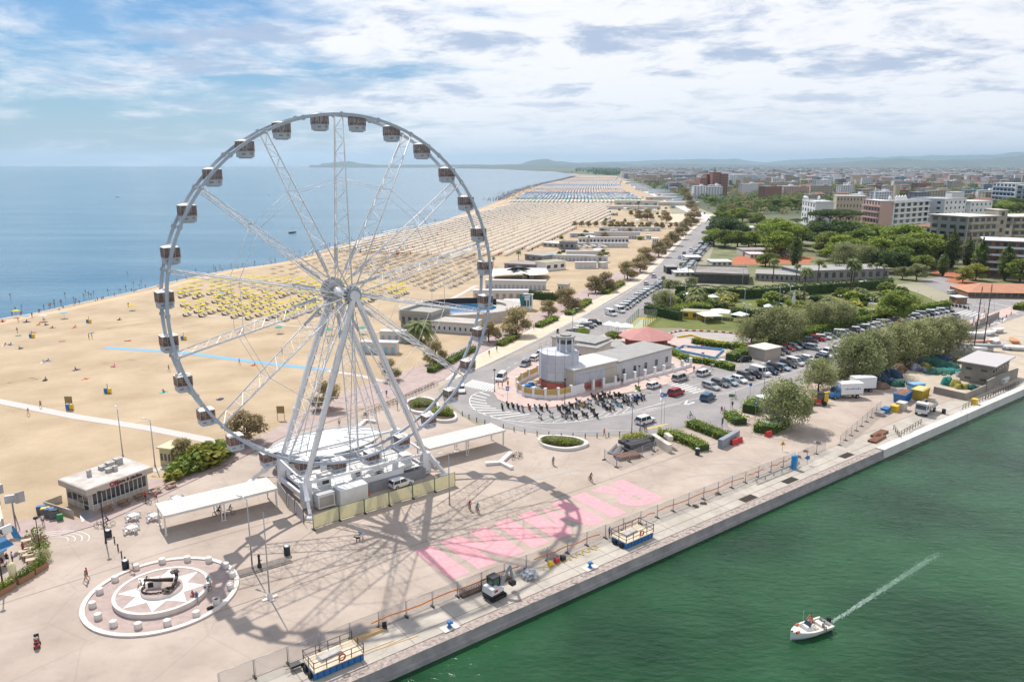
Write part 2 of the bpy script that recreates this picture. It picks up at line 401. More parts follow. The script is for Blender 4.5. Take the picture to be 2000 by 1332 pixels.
obj('promenade', MB().flat(gl([(-300,1112)]) + prom_r + prom_l[::-1] + beach_in[:4][::-1], .008), PROM, kind='structure')
lane_a = gl([(870,742),(930,697),(985,670),(1050,638),(1128,603),(1233,550),(1290,505),(1335,462),(1358,440)])
lane_b = gl([(895,738),(957,709),(1005,686),(1066,655),(1142,615),(1254,550),(1305,498),(1347,456),(1370,436)])
kl = MB(); kl.line(prom_r[:8], .16, .02); kl.line([q(-30, 20.5), q(70, 20.5)], .07, .002); kl.line([q(70, 20.5), q(78, 9)], .07, .002); kl.line(gl([(0,1180),(330,1075),(560,1010)]), .06, .002); obj('pavement_joint', kl, mat('joint_dark', (.12, .1, .09), .9), kind='structure')
obj('cycle_path', MB().strip(lane_a, lane_b, .016), LANE, kind='structure')
mk = MB(); mk.line(smooth(lane_a, 3), .35, .022)
obj('cycle_path_line', mk, MARK, kind='structure')
kb = MB(); kb.wall(lane_b, -.02, .12, .25); obj('road_kerb', kb, CONC, kind='structure')
# distant stretch of the sea-front road and side streets
fr = MB(); fr.strip([(176, 706), (190, 850), (215, 1100), (260, 1600), (340, 2400)], [(196, 700), (206, 850), (232, 1100), (278, 1600), (362, 2400)], .02)
obj('far_road', fr, mat('pale_asphalt', (.5, .48, .47), .9, vs=.05, col2=(.62, .6, .58)), kind='structure')
cr = MB(); cr.strip(gl([(1310,418),(1530,418)]), gl([(1305,434),(1530,434)]), .014)
obj('cross_street', cr, LANE, kind='structure')
# compound pavement (island) with kerb
isl = gl([(961,762),(975,742),(1010,718),(1045,700),(1110,672),(1175,655),(1235,642),(1270,655),(1392,668),(1440,690),(1400,700),(1352,728),(1300,752),(1240,765),(1180,776),(1120,788),(1080,796),(1040,797),(1000,792),(972,781)])
obj('island_pavement', MB().prism(isl, -.02, .13), PINKW, kind='structure')
# port-road pavement strip below the car park
pw_a = gl([(1440,805),(1500,783),(1640,718),(1800,662),(1860,637),(2000,590)]); pw_b = gl([(1450,822),(1510,800),(1650,733),(1810,674),(1870,650),(2010,602)])
obj('port_pavement', MB().strip(pw_a, pw_b, .03), PINKW, kind='structure')
# quay slab, ledge and wall
QS = mat('quay_slab', (.38, .34, .29), .85, vs=.22, col2=(.52, .47, .41), bump=.2, bs=5, det=10, crack=.3)
QR = mat('quay_rubble', (.22, .18, .16), .95, vs=2.2, col2=(.5, .42, .38), bump=.6, bs=6, det=8)
QW = mat('quay_wall', (.26, .25, .26), .9, vs=.5, col2=(.42, .39, .38), bump=.4, bs=3, det=8)
QN = mat('new_concrete', (.6, .58, .54), .8, vs=.4, col2=(.72, .7, .66))
obj('quay_slab', MB().prism([q(-60, 1.38), q(260, 1.38), q(260, 6.4), q(-60, 6.4)], -.5, .006), QS, kind='structure')
jn = MB()
for i in range(-8, 34): jn.line([q(i*6.0, 1.4), q(i*6.0, 6.3)], .06, .011)
for t in (3.0, 6.4): jn.line([q(-60, t), q(260, t)], .09, .011)
obj('slab_joint', jn, mat('joint', (.14, .12, .11), .9), kind='structure')
wl = MB()
wl.prism([q(-60, 0), q(84, 0), q(84, 1.37), q(-60, 1.37)], -3.2, -.06, mtop=1)
for i in range(90):                                  # broken edge of the ledge
    s0 = -30 + i * 1.25 + rnd.random(); wl.box(*q(s0, .35 + rnd.random()*.7), -.12, .5 + rnd.random()*.6, .3 + rnd.random()*.3, .07 + rnd.random()*.05, rnd.random()*3, 1)
wl.prism([q(-60, -.35), q(84, -.35), q(84, 0), q(-60, 0)], -3.2, -1.05)
obj('quay_wall', wl, [QW, QR], label='old stone quay wall with a rough rubble ledge along the green channel', cat='quay wall')
wl = MB(); wl.prism([q(84.05, -.25), q(118, -.25), q(118, 1.3), q(84.05, 1.3)], -3.2, .12); wl.prism([q(118.2, -.25), q(220, -.25), q(220, 1.3), q(118.2, 1.3)], -3.2, .12)
obj('new_quay_wall', wl, QN, label='newly cast pale concrete stretch of the quay wall', cat='quay wall')
# haze: one box of thin air over everything
hz = MB(); hz.prism([(-50000, -1500), (50000, -1500), (50000, 45000), (-50000, 45000)], -6, 560)
hm = bpy.data.materials.new('haze_air'); hm.use_nodes = True; ht = hm.node_tree; ht.nodes.remove(ht.nodes['Principled BSDF'])
pv = ht.nodes.new('ShaderNodeVolumePrincipled'); pv.inputs['Color'].default_value = (.58, .80, 1, 1); pv.inputs['Density'].default_value = 5.0e-5; pv.inputs['Anisotropy'].default_value = .3
ht.links.new(pv.outputs[0], ht.nodes['Material Output'].inputs['Volume'])
obj('haze', hz, hm, kind='stuff')
# ================================================================ the big wheel
WC = Vector((-24.1, 113.6, 31.0)); WA = radians(38.1)
wd = Vector((cos(WA), sin(WA), 0)); wn = Vector((-sin(WA), cos(WA), 0)); UP = Vector((0, 0, 1))
WR = 26.0; NS = 14
def wp(a, r, s): return WC + wd * (r*cos(a)) + UP * (r*sin(a)) + wn * s
def wb(u, s, z): return Vector((WC.x, WC.y, 0)) + wd*u + wn*s + UP*z      # base coordinates: along, across, height
WW = mat('wheel_white_steel', (.75, .76, .78), .38, var=.06, vs=.5)
WG = mat('wheel_grey_underside', (.50, .52, .55), .45, var=.08, vs=.7)
wheel = thing('ferris_wheel', 'tall white observation wheel standing on the plaza beside the beach', 'ferris wheel', (WC.x, WC.y, 0))
def loc(mb):
    mb.xf(Matrix.Translation((-WC.x, -WC.y, 0))); return mb
for s0 in (0.0, 2.7):                                   # two rims of box section
    m = MB(); n = 112
    for k in range(n):
        a0, a1 = 2*pi*k/n, 2*pi*(k+1)/n
        vs = [wp(a, r, s) for a in (a0, a1) for r, s in ((WR-.21, s0-.14), (WR+.21, s0-.14), (WR+.21, s0+.14), (WR-.21, s0+.14))]
        m.add(vs, [(0,1,5,4),(1,2,6,5),(2,3,7,6),(3,0,4,7)], 0)
    for k in range(28):                                 # bolted joint plates of the rim
        a = 2*pi*(k+.02)/28; m.bar(wp(a, WR-.34, s0), wp(a, WR+.34, s0), .12, .42)
    obj('rim', loc(m), mat('rim_shaded_white', (.40, .46, .54), .3, var=.05, vs=.5), wheel)  # blue-grey shade of the backlit white rim is put into its colour
SPA = [pi/2 - k*2*pi/NS for k in range(NS)]
for k, a in enumerate(SPA):                             # spokes: two chords and lattice, splayed towards the hub
    m = MB()
    A0, A1 = wp(a, 1.0, -.5), wp(a, WR-.2, 0); B0, B1 = wp(a, 1.0, 5.2), wp(a, WR-.2, 2.7)
    t = Vector((-sin(a)*wd.x, -sin(a)*wd.y, cos(a)))
    e = .42
    for (P, Q) in ((A0, A1), (B0, B1)):
        m.tube(P + t*.0, Q, .10, n=6)
    C0, C1 = (A0 + B0)/2 + t*.9, (A1 + B1)/2 + t*.55
    m.tube(C0, C1, .06, n=5)
    for i in range(13):
        f, f2 = .1 + i*.069, .1 + (i+1)*.069
        a0_, b0_, c0_ = A0.lerp(A1, f), B0.lerp(B1, f), C0.lerp(C1, f); a1_, b1_, c1_ = A0.lerp(A1, f2), B0.lerp(B1, f2), C0.lerp(C1, f2)
        if i % 2: m.bar(a0_, b1_, .05); m.bar(a0_, c1_, .045); m.bar(b0_, c1_, .045)
        else: m.bar(b0_, a1_, .05); m.bar(c0_, a1_, .045); m.bar(c0_, b1_, .045)
        m.bar(a0_, b0_, .06)
    m.bar(A1, wp(a, WR, 0), .3); m.bar(B1, wp(a, WR, 2.7), .3)
    obj('spoke', loc(m), WW, wheel)
    m = MB()                                            # stiff tapered root plate behind the hub
    m.bar(wp(a, 3.6, 4.7), wp(a, 7.4, 4.4), .5, .12, up=wn)
    obj('root_plate', loc(m), WG, wheel)
m = MB()
for k in range(NS):                                     # mid-height ring of rods
    for s0 in (-.18, 3.6): m.tube(wp(SPA[k], WR*.65, s0), wp(SPA[(k+1) % NS], WR*.65, s0), .045, n=5)
    for s0 in (-.35, 4.4): m.tube(wp(SPA[k], WR*.3, s0), wp(SPA[(k+1) % NS], WR*.3, s0), .03, n=4)
    for s0 in (0.0, 2.7):
        aa = (SPA[k] + SPA[k]-2*pi/NS)/2
        m.tube(wp(SPA[k], WR*.65, s0), wp(SPA[(k+2) % NS], WR*.99, s0), .02, n=4) if False else None
obj('ring_of_tie_rods', loc(m), WW, wheel)
m = MB()
m.tube(WC + wn*-1.5, WC + wn*6.6, .75, n=14)
for s0, r in ((-1.0, 1.15), (-.5, 1.45), (5.2, 1.6), (5.7, 1.3)): m.tube(WC + wn*(s0-.12), WC + wn*(s0+.12), r, n=20, m=1)
for k in range(NS): m.bar(wp(SPA[k], .7, -.7), wp(SPA[k], 1.7, -.45), .3, .2)
obj('hub', loc(m), [WW, STEEL], wheel)
m = MB(); m.tube(WC + wn*6.2, WC + wn*6.5, 2.1, n=8); obj('rear_disc', loc(m), WG, wheel)
# A-frame legs: front pair and rear pair, each a tapering box leg with a joint collar
FEET = {(-1, 0): (-9.6, -1.6, 3.9), (1, 0): (11.2, -1.6, 3.6), (-1, 1): (-8.8, 9.2, 4.6), (1, 1): (11.8, 9.2, 4.5)}
for (sd_, rear), (u, s, z) in FEET.items():
    m = MB(); top = WC + wn*(6.4 if rear else -1.3) + UP*(-.6) + wd*(.35*sd_); bot = wb(u, s, z)
    md = top.lerp(bot, .38)
    for P, Q, w0, w1 in ((top, md, .62, .8), (md, bot, .8, .55)):
        d = (Q - P).normalized(); a_ = wn; b_ = d.cross(a_).normalized()
        vs = [o + a_*(i*w*.36) + b_*(j*w*.55) for o, w in ((P, w0), (Q, w1)) for i, j in ((-1,-1),(1,-1),(1,1),(-1,1))]
        m.add(vs, [(0,1,2,3),(7,6,5,4),(1,0,4,5),(2,1,5,6),(3,2,6,7),(0,3,7,4)])
    for f in (.38, .7): P = top.lerp(bot, f); d = (bot-top).normalized(); m.bar(P - d*.16, P + d*.16, .95, .75, up=wn)
    obj('leg', loc(m), WW, wheel)
    m = MB()                                            # ladder rungs and cable along the leg
    for i in range(34): P = top.lerp(bot, .06 + i*.027); m.bar(P + wn*-.45 - wd*.3*sd_, P + wn*.45 - wd*.3*sd_, .05)
    for e in (-.45, .45): m.tube(top.lerp(bot, .05) + wn*e - wd*.3*sd_, top.lerp(bot, .98) + wn*e - wd*.3*sd_, .035, n=4)
    obj('ladder', loc(m), STEEL, wheel)
# second lattice legs inside the frame, seen behind the main ones
for sd_ in (-1, 1):
    m = MB(); top = WC + wn*5.6 - UP*2; bot = wb(6.9*sd_ + 1.0, 8.2, 4.2)
    for e in (-.45, .45): m.tube(top + wd*e, bot + wd*e*1.4, .09)
    for i in range(15): m.bar(top.lerp(bot, i/15) + wd*(-.45 if i % 2 else .5), top.lerp(bot, (i+1)/15) + wd*(.5 if i % 2 else -.45), .06)
    obj('lattice_strut', loc(m), WW, wheel)
    m = MB(); top = WC + wn*-.6 - UP*1.2; bot = wb(3.2*sd_ + .8, -1.5, 3.6)
    m.tube(top, bot, .05, n=5); obj('stay_rod', loc(m), STEEL, wheel)
# base: nodes, long beams, cross beams, outriggers with round foot pads
m = MB()
for s, z0, z1 in ((-1.6, 3.9, 3.6), (9.2, 4.6, 4.5)): m.bar(wb(-9.6, s, z0), wb(11.4, s, z1), .32, .38)
for u, s, z in FEET.values(): m.box(*wb(u, s, 0).xy, .25, 1.5, 1.1, z, WA)
for u in (-9.4, 11.4): m.bar(wb(u, -1.6, 1.1), wb(u, 9.2, 1.1), .5, .6); m.bar(wb(u, -1.6, 3.6), wb(u, 9.2, 4.4), .26, .3)
obj('base_frame', loc(m), WW, wheel)
for u, s, z, fu, fs in ((-9.9, -1.7, 4.0, -10.6, -5.0), (11.5, -1.7, 3.6, 13.3, -4.0), (-9.2, 9.2, 4.4, -12.5, 13.0), (12, 9.2, 4.4, 15.0, 12.5)):
    m = MB(); P, Q = wb(u, s, z), wb(fu, fs, .5); M_ = P.lerp(Q, .55)
    m.bar(P, M_, .62, .75); m.bar(M_, Q, .46, .5); m.bar(P.lerp(Q, .5), P.lerp(Q, .6), .8, .9)
    pd = wb(fu, fs, 0); m.lathe([(.85, 0), (.85, .22), (.55, .32), (.2, .45)], pd.x, pd.y, 16)
    obj('outrigger', loc(m), WW, wheel)
    m = MB(); m.tube(wb(u*.82, s, 1.0), wb(fu, fs, .7), .08); obj('brace', loc(m), STEEL, wheel)
# cabins hang between the rims
CR = mat('cabin_roof', (.70, .66, .62), .5, var=.08, vs=2); CW = mat('cabin_wall', (.46, .50, .56), .5, var=.05, vs=2)
CG = mat('cabin_tinted_glass', (.20, .13, .115), .12, spec=.7, alpha=.66, var=.25, vs=2.2); CF = mat('cabin_frame', (.36, .26, .22), .5)
CL = mat('cabin_lettering', (.10, .16, .28), .6); CI = mat('cabin_seat_dark', (.07, .06, .06), .7)
def cabin():
    t = thing('cabin', None, None)
    m = MB(); m.box(0, 0, -2.35, 2.1, 1.85, .95, 0, 0, (1.06, 1.06)); m.box(0, 0, -2.52, 1.6, 1.4, .18, 0); r0 = obj('cabin_body', m, CW, t)
    m = MB(); m.box(0, 0, -1.4, 2.2, 1.9, 1.4); obj('window', m, CG, t)
    m = MB()
    for x in (-1.1, -.38, .38, 1.1):
        for y in (-.96, .96): m.box(x, y, -1.4, .1, .1, 1.4)
    for y in (-.33, .33):
        for x in (-1.1, 1.1): m.box(x, y, -1.4, .1, .1, 1.4)
    m.box(0, 0, -1.46, 2.3, 2.02, .09); obj('window_frame', m, CF, t)
    m = MB(); m.box(0, 0, -.02, 2.35, 2.05, .1); m.box(0, 0, .08, 2.35, 2.05, .24, 0, 0, (.35, .35)); m.box(0, 0, .22, .5, .8, .18); m.tube((0, -1.25, .18), (0, 1.25, .18), .1)
    obj('roof', m, CR, t)
    m = MB()
    for y, r in ((-.985, 0), (.985, pi)):
        for x0, ww in ((-.78, .07), (-.66, .09), (-.53, .06), (-.43, .09), (-.3, .07)): m.box(x0, y, -1.98, ww, .012, .13 + ww)
        for i in range(14):
            a0, a1 = 2*pi*i/14, 2*pi*(i+1)/14; m.bar((.62 + .2*cos(a0), y, -1.8 + .2*sin(a0)), (.62 + .2*cos(a1), y, -1.8 + .2*sin(a1)), .05, .02)
        m.box(.62, y, -1.9, .09, .014, .2)
    obj('lettering', m, CL, t)
    m = MB(); m.box(-.8, 0, -1.5, .3, 1.6, .5); m.box(.8, 0, -1.5, .3, 1.6, .5)
    obj('seat', m, CI, t)
    return t
cab = cabin(); first = True
side_w = ['on the right side, ', 'on the left side, ']
for k in range(28):
    a = pi/2 - (k + .5)*2*pi/28; P = wp(a, WR, 1.35)
    c = dup(cab, P, WA, sc=.88)
    c.parent = None
    c['category'] = 'gondola'
    c['group'] = 'passenger cabins round the big wheel'
    n_ = k if k < 14 else 27 - k; sd_ = 'right' if k < 14 else 'left'
    c['label'] = 'brown-windowed wheel cabin, %s from the top going down the %s side of the rim' % (od(n_), sd_)
    c.name = 'wheel_cabin'
# ---------------------------------------------------------------- boarding deck, fences and boxes round the foot of the wheel
DECK = mat('deck_white_panels', (.70, .69, .67), .55, var=.1, vs=.6); GP = mat('grey_skirt', (.24, .25, .27), .7, var=.15, vs=.8)
dk = thing('boarding_deck', 'white boarding deck with ramps under the big wheel', 'platform', wb(1, 4, 0))
def dl(mb): mb.xf(Matrix.Translation(-wb(1, 4, 0))); return mb
def wq(u, s): v = wb(u, s, 0); return (v.x, v.y)
m = MB(); m.prism([wq(-8.6, -.6), wq(10.8, -.6), wq(10.8, 8.6), wq(-8.6, 8.6)], 0, 1.35, 0, 1)
obj('platform', dl(m), [GP, DECK], dk)
m = MB()
m.add([wb(-1.5, -1.9, 1.5), wb(8.5, -1.9, 2.9), wb(8.5, 1.2, 2.9), wb(-1.5, 1.2, 1.5), wb(-1.5, -1.9, 1.3), wb(8.5, -1.9, 2.6), wb(8.5, 1.2, 2.6), wb(-1.5, 1.2, 1.3)], [(0,1,2,3),(7,6,5,4),(0,4,5,1),(2,6,7,3),(1,5,6,2),(3,7,4,0)])
obj('ramp', dl(m), DECK, dk)
m = MB(); m.wall([wq(-3.6, -2.7), wq(10.5, -2.7)], 0, 1.7, .12); obj('skirt_panel', dl(m), GP, dk)
m = MB(); m.wall([wq(-3.4, -2.55), wq(6.5, -2.55)], 1.72, 2.7, .06); obj('balustrade', dl(m), mat('glass_white', (.6, .62, .66), .3), dk)
for (u0, s0, u1, s1, z) in ((-8.6, -.6, -3, -.6, 1.35), (-8.6, 8.6, 10.8, 8.6, 1.35), (-1.5, -1.9, 8.5, -1.9, 2.2), (6.5, -2.5, 10.5, -2.5, 1.7), (-8.6, -.6, -8.6, 8.6, 1.35), (10.8, -.6, 10.8, 8.6, 1.35), (-3, 3.2, 9, 3.2, 1.35), (-3, 5.6, 9, 5.6, 1.35)):
    m = MB(); L = hypot(u1-u0, s1-s0); n = max(2, int(L/1.4))
    for i in range(n+1): f = i/n; P = wb(u0+(u1-u0)*f, s0+(s1-s0)*f, z); m.bar(P, P + UP*1.05, .06)
    for hh in (.5, 1.05): m.bar(wb(u0, s0, z+hh), wb(u1, s1, z+hh), .06)
    obj('railing', dl(m), WW, dk)
for u, s, a_, b_, h in ((-5.5, 1.2, 1.8, 1.4, 2.1), (-2.2, 6.5, 2.2, 1.6, 2.3), (2.5, -1.2, 1.5, 1.2, 1.6), (6.2, 6.9, 2.4, 1.2, 2.2), (9.4, 2.0, 1.4, 1.8, 1.5), (-.2, .7, 1.3, 1.2, 2.0), (4.5, 6.8, 1.2, 1.2, 1.3)):
    m = MB(); P = wb(u, s, 1.35); m.box(P.x, P.y, P.z, a_, b_, h, WA); m.box(P.x, P.y, P.z+h, a_+.3, b_+.3, .1, WA, 1); m.box(P.x - wn.x*b_*.5, P.y - wn.y*b_*.5, P.z+.7, a_*.6, .05, .9, WA, 2)
    obj('kiosk', dl(m), [DECK, CR, GLASS], dk)
# big round white canopy behind the deck
cv = thing('canopy_pavilion', 'low round pavilion with a white ribbed canopy behind the wheel', 'pavilion', wb(1.4, 15.2, 0))
m = MB(); C0 = wb(1.6, 14.2, 0); nseg = 28
ring = lambda r, z: [Vector((C0.x + wd.x*r*.98*cos(2*pi*i/nseg) + wn.x*r*.62*sin(2*pi*i/nseg), C0.y + wd.y*r*.98*cos(2*pi*i/nseg) + wn.y*r*.62*sin(2*pi*i/nseg), z)) for i in range(nseg)]
rs = [ring(10.2, 3.0), ring(7.5, 3.5), ring(4, 3.9), ring(.02, 4.0)]
vs = [v for r in rs for v in r]
m.add(vs, [(k*nseg+i, k*nseg+(i+1) % nseg, (k+1)*nseg+(i+1) % nseg, (k+1)*nseg+i) for k in range(3) for i in range(nseg)])
bl = lambda mb: (mb.xf(Matrix.Translation(-C0)), mb)[1]
obj('roof', bl(m), mat('canvas_white', (.74, .75, .77), .6, var=.04, vs=.4), cv)
m = MB()
for i in range(0, nseg, 2): m.bar(rs[0][i] + UP*.05, rs[1][i] + UP*.05, .09); m.bar(rs[1][i] + UP*.05, rs[2][i] + UP*.06, .09)
for i in range(nseg): m.bar(rs[0][i], rs[0][(i+1) % nseg], .22, .3); m.bar(rs[1][i] + UP*.06, rs[1][(i+1) % nseg] + UP*.06, .07)
obj('roof_rib', bl(m), STEEL, cv)
m = MB()
for i in range(0, nseg, 2): P = rs[0][i]; Q = P.lerp(Vector((C0.x, C0.y, 3)), .08); m.bar((Q.x, Q.y, 0), (Q.x, Q.y, 3), .14)
obj('posts', bl(m), WW, cv)
m = MB()
for i in range(nseg//2, nseg): m.bar(rs[0][i]*.0 + Vector((*rs[0][i].lerp(C0, .12).xy, .9)), Vector((*rs[0][(i+1) % nseg].lerp(C0, .12).xy, .9)), .1, 1.7)
m.box(C0.x, C0.y, 0, 7, 3.5, 2.8, WA, 1)
obj('counter', bl(m), [DECK, GP], cv)
# site container, panels, cabinet
ct = g(676, 1003); t = thing('storage_container', 'white ribbed storage container standing behind the cream fence', 'container', ct, WA + .02)
m = MB(); m.box(0, 0, 0, 4.6, 2.3, 2.55)
for i in range(22): m.box(-2.2 + i*.21, -1.17, .12, .09, .05, 2.3); m.box(-2.2 + i*.21, 1.17, .12, .09, .05, 2.3)
for i in range(10): m.box(-2.32, -1.0 + i*.22, .12, .05, .1, 2.3)
obj('walls', m, WHITE, t)
m = MB(); m.box(0, 0, 2.55, 4.7, 2.4, .08); m.box(-.3, 0, 2.63, .5, .5, .06)
for i in range(9): m.box(-2 + i*.5, 0, 2.63, .12, 2.1, .03)
obj('roof', m, WHITE, t); cc_ = g(666, 991); t.location = (cc_[0] + wd.x*2.3 + wn.x*1.2, cc_[1] + wd.y*2.3 + wn.y*1.2, 0)
m = MB(); m.tube((2.5, -.9, .5), (2.5, -.9, 1.3), .12); obj('fire_extinguisher', m, RED, t)
p0 = wb(-7.4, -3.0, 0); m = MB(); m.box(0, 0, .3, 2.6, 1.7, 2.1); m.box(0, 0, 2.4, 2.7, 1.8, .08, 0, 1); m.box(0, -.9, .6, 2.2, .06, 1.5, 0, 1)
obj('generator_box', m, [WHITE, STEEL], None, 'boxy white generator cabinet between the container and the wheel foot', 'generator', loc=p0, rz=WA)
# cream mesh fence panels with green frames
CREAM = mat('cream_fence_cloth', (.80, .76, .56), .8, var=.05, vs=1.5, trans=.5); GRN = mat('fence_green_frame', (.05, .13, .06), .5)
fa, fb = g(612, 1034), g(891, 946)
fl = [(612,1034),(663,1016),(712,1002),(760,987),(806,973),(849,960),(889,947)]
for i in range(6):
    a, b = g(*fl[i]), g(*fl[i+1]); L = dist(a, b); t = thing('fence_panel', 'cream cloth fence panel below the wheel, %s from the flower box at its left end' % od(i), 'fence panel', a, ang(a, b), 'cream cloth fence panels')
    m = MB(); m.box(L/2, 0, .15, L-.12, .04, 2.0); obj('cloth', m, CREAM, t)
    m = MB()
    for x in (.04, L-.04): m.box(x, 0, 0, .07, .08, 2.25)
    m.bar((0, 0, 2.18), (L, 0, 2.18), .05); m.bar((0, 0, .14), (L, 0, .14), .05); obj('frame', m, GRN, t)
    m = MB(); m.box(0, -.1, 0, .3, .8, .12); obj('foot', m, DARK, t)
gl_ = [(541,963),(561,990),(577,1004),(594,1024)]
for i in range(3):
    a, b = g(gl_[i][0]+2, gl_[i][1]), g(*gl_[i+1]); L = dist(a, b)
    t = thing('fence_panel', 'grey sheet fence panel beside the wheel foot, %s from the white shelter' % od(i), 'fence panel', a, ang(a, b), 'grey sheet fence panels')
    m = MB(); m.box(L/2, 0, .1, L-.1, .05, 2.1); obj('sheet', m, mat('grey_sheet', (.5, .47, .45), .6, var=.08, vs=1), t)
    m = MB(); m.box(.03, 0, 0, .08, .09, 2.3); m.box(L-.03, 0, 0, .08, .09, 2.3); obj('frame', m, DARK, t)
# two white pergola shelters
SH = mat('shelter_roof_white', (.66, .63, .58), .6, var=.06, vs=.6)
def shelter(A, B, Cn, label, h=3.0, posts=(0, .5, 1)):
    """A-B front roof edge pixels, Cn: pixel of the far corner beside A, all at roof height"""
    a, b, c = g(*A, h), g(*B, h), g(*Cn, h); L = dist(a, b); th = ang(a, b); dpt = abs(-(c[0]-a[0])*sin(th) + (c[1]-a[1])*cos(th))
    t = thing('shelter', label, 'shelter', a, th)
    m = MB(); m.box(L/2, dpt/2, h, L, dpt, .1)
    n = int(L/.45)
    for i in range(7): m.box(L/2, dpt*(i+.5)/7, h+.1, L-.1, dpt/7*.86, .05)
    for f in posts: m.box(L*f if 0 < f < 1 else (.15 if f == 0 else L-.15), dpt/2, h+.15, .22, dpt, .05)
    obj('roof', m, SH, t)
    for f in posts:
        x = L*f if 0 < f < 1 else (.2 if f == 0 else L-.2)
        for y in (.5, dpt-.5):
            m = MB()
            if 0 < f < 1: m.box(x-.22, y, 0, .14, .14, h); m.box(x+.22, y, 0, .14, .14, h); m.box(x, y, 0, .8, .4, .06)
            else: m.box(x, y, 0, .2, .2, h); m.box(x, y, 0, .45, .45, .06)
            m.bar((x, y, h-.5), (x, dpt/2, h-.05), .1); obj('post', m, SH, t)
    m = MB(); m.box(L/2, .06, h-.22, L, .1, .22); m.box(L/2, dpt-.06, h-.22, L, .1, .22); obj('edge_beam', m, SH, t)
shelter((319,1010), (543,955), (302,985), 'long white slatted shelter between the round monument and the wheel')
shelter((838,878), (988,841), (812,862), 'long white slatted shelter on the plaza to the right of the wheel foot')
# ================================================================ people
SKIN = mat('skin', (.42, .22, .14), .6, rnd_=.25); HAIR = mat('hair_dark', (.03, .018, .01), .7); SHOE = mat('shoe', (.12, .1, .1), .7)
CLO = {n: mat('cloth_' + n, c, .85) for n, c in dict(white=(.7,.7,.7), black=(.02,.02,.022), navy=(.03,.05,.13), blue=(.03,.18,.45), red=(.5,.04,.04), teal=(.05,.42,.45), olive=(.16,.17,.05), grey=(.22,.22,.23), pink=(.65,.2,.28), orange=(.7,.2,.04), beige=(.5,.4,.28)).items()}
POSE = {}
def figure(kind):
    """joint chains (name, point, radius); bones carry which cloth covers them: 0 skin 1 top 2 bottom 3 hair 4 shoe"""
    P = {'pel': (0,0,.95), 'sp': (0,0,1.15), 'ch': (0,0,1.36), 'nk': (.01,0,1.49), 'hd': (.03,0,1.60), 'tp': (.02,0,1.70)}
    for s_, n in ((1, 'l'), (-1, 'r')):
        P.update({'sh'+n: (0,.17*s_,1.40), 'el'+n: (-.03,.23*s_,1.13), 'wr'+n: (.07,.24*s_,.90), 'ha'+n: (.10,.24*s_,.80),
                  'hp'+n: (0,.09*s_,.92), 'kn'+n: (.02,.10*s_,.50), 'an'+n: (-.02,.10*s_,.09), 'to'+n: (.15,.11*s_,.04)})
    def up(**k): P.update(k)
    if kind == 'walk':
        up(knl=(.16,.1,.52), anl=(.26,.1,.10), tol=(.42,.11,.07), knr=(-.02,-.1,.50), anr=(-.30,-.1,.16), tor=(-.16,-.11,.05),
           ell=(-.14,.22,1.14), wrl=(-.16,.23,.91), hal=(-.13,.23,.82), elr=(.08,-.22,1.14), wrr=(.24,-.22,.96), har=(.32,-.21,.90))
    if kind in ('sit', 'ride', 'scoot'):
        z = {'sit': -.50, 'ride': 0.0, 'scoot': -.12}[kind]; lean = {'sit': .10, 'ride': .22, 'scoot': .1}[kind]
        for k in P:
            x, y, zz_ = P[k]
            if k[:2] in ('pe', 'sp', 'ch', 'nk', 'hd', 'tp', 'sh', 'el', 'wr', 'ha', 'hp'): P[k] = (x + lean*max(0, zz_-.95)/.5, y, zz_ + z)
        for s_, n in ((1, 'l'), (-1, 'r')):
            if kind == 'sit': up(**{'kn'+n: (.42,.14*s_,.47), 'an'+n: (.42+.08*s_,.14*s_,.09), 'to'+n: (.58+.08*s_,.14*s_,.04), 'el'+n: (.10,.22*s_,.70), 'wr'+n: (.32,.16*s_,.60), 'ha'+n: (.40,.14*s_,.58)})
            else:
                k = .12*s_; up(**{'kn'+n: (.34,.11*s_,.66+z*.6+k), 'an'+n: (.20+.05*s_,.11*s_,.27+z*.3+k), 'to'+n: (.34,.11*s_,.22+z*.3+k), 'el'+n: (.36,.21*s_,1.12+z), 'wr'+n: (.55,.22*s_,1.02+z), 'ha'+n: (.62,.22*s_,1.02+z)})
    if kind == 'beach':
        for k in P:
            x, y, zz_ = P[k]
            if k[:2] in ('pe', 'sp', 'ch', 'nk', 'hd', 'tp', 'sh', 'el', 'wr', 'ha', 'hp'): P[k] = (x - .25*max(0, zz_-.95)/.5, y, zz_ - .82)
        for s_, n in ((1, 'l'), (-1, 'r')): up(**{'kn'+n: (.38,.13*s_,.36 if s_ > 0 else .14), 'an'+n: (.66 if s_ > 0 else .78,.12*s_,.07), 'to'+n: (.8,.12*s_,.12), 'el'+n: (-.28,.24*s_,.30), 'wr'+n: (-.36,.26*s_,.08), 'ha'+n: (-.38,.28*s_,.04)})
    if kind == 'lie':
        for k in P: x, y, zz_ = P[k]; P[k] = (zz_ - .9, y, .12 + x*.4)
    if kind == 'bend':
        for k in P:
            x, y, zz_ = P[k]
            if k[:2] in ('sp', 'ch', 'nk', 'hd', 'tp', 'sh'): d = zz_ - .95; P[k] = (x + d*.8, y, .95 + d*.42)
        for s_, n in ((1, 'l'), (-1, 'r')): up(**{'el'+n: (.42,.2*s_,.86), 'wr'+n: (.56,.16*s_,.68), 'ha'+n: (.62,.14*s_,.60)})
    B = [('pel','sp',1),('sp','ch',1),('ch','nk',1),('nk','hd',0),('hd','tp',3)]
    for n in 'lr': B += [('ch','sh'+n,1),('sh'+n,'el'+n,1),('el'+n,'wr'+n,0),('wr'+n,'ha'+n,0),('pel','hp'+n,2),('hp'+n,'kn'+n,2),('kn'+n,'an'+n,0),('an'+n,'to'+n,4)]
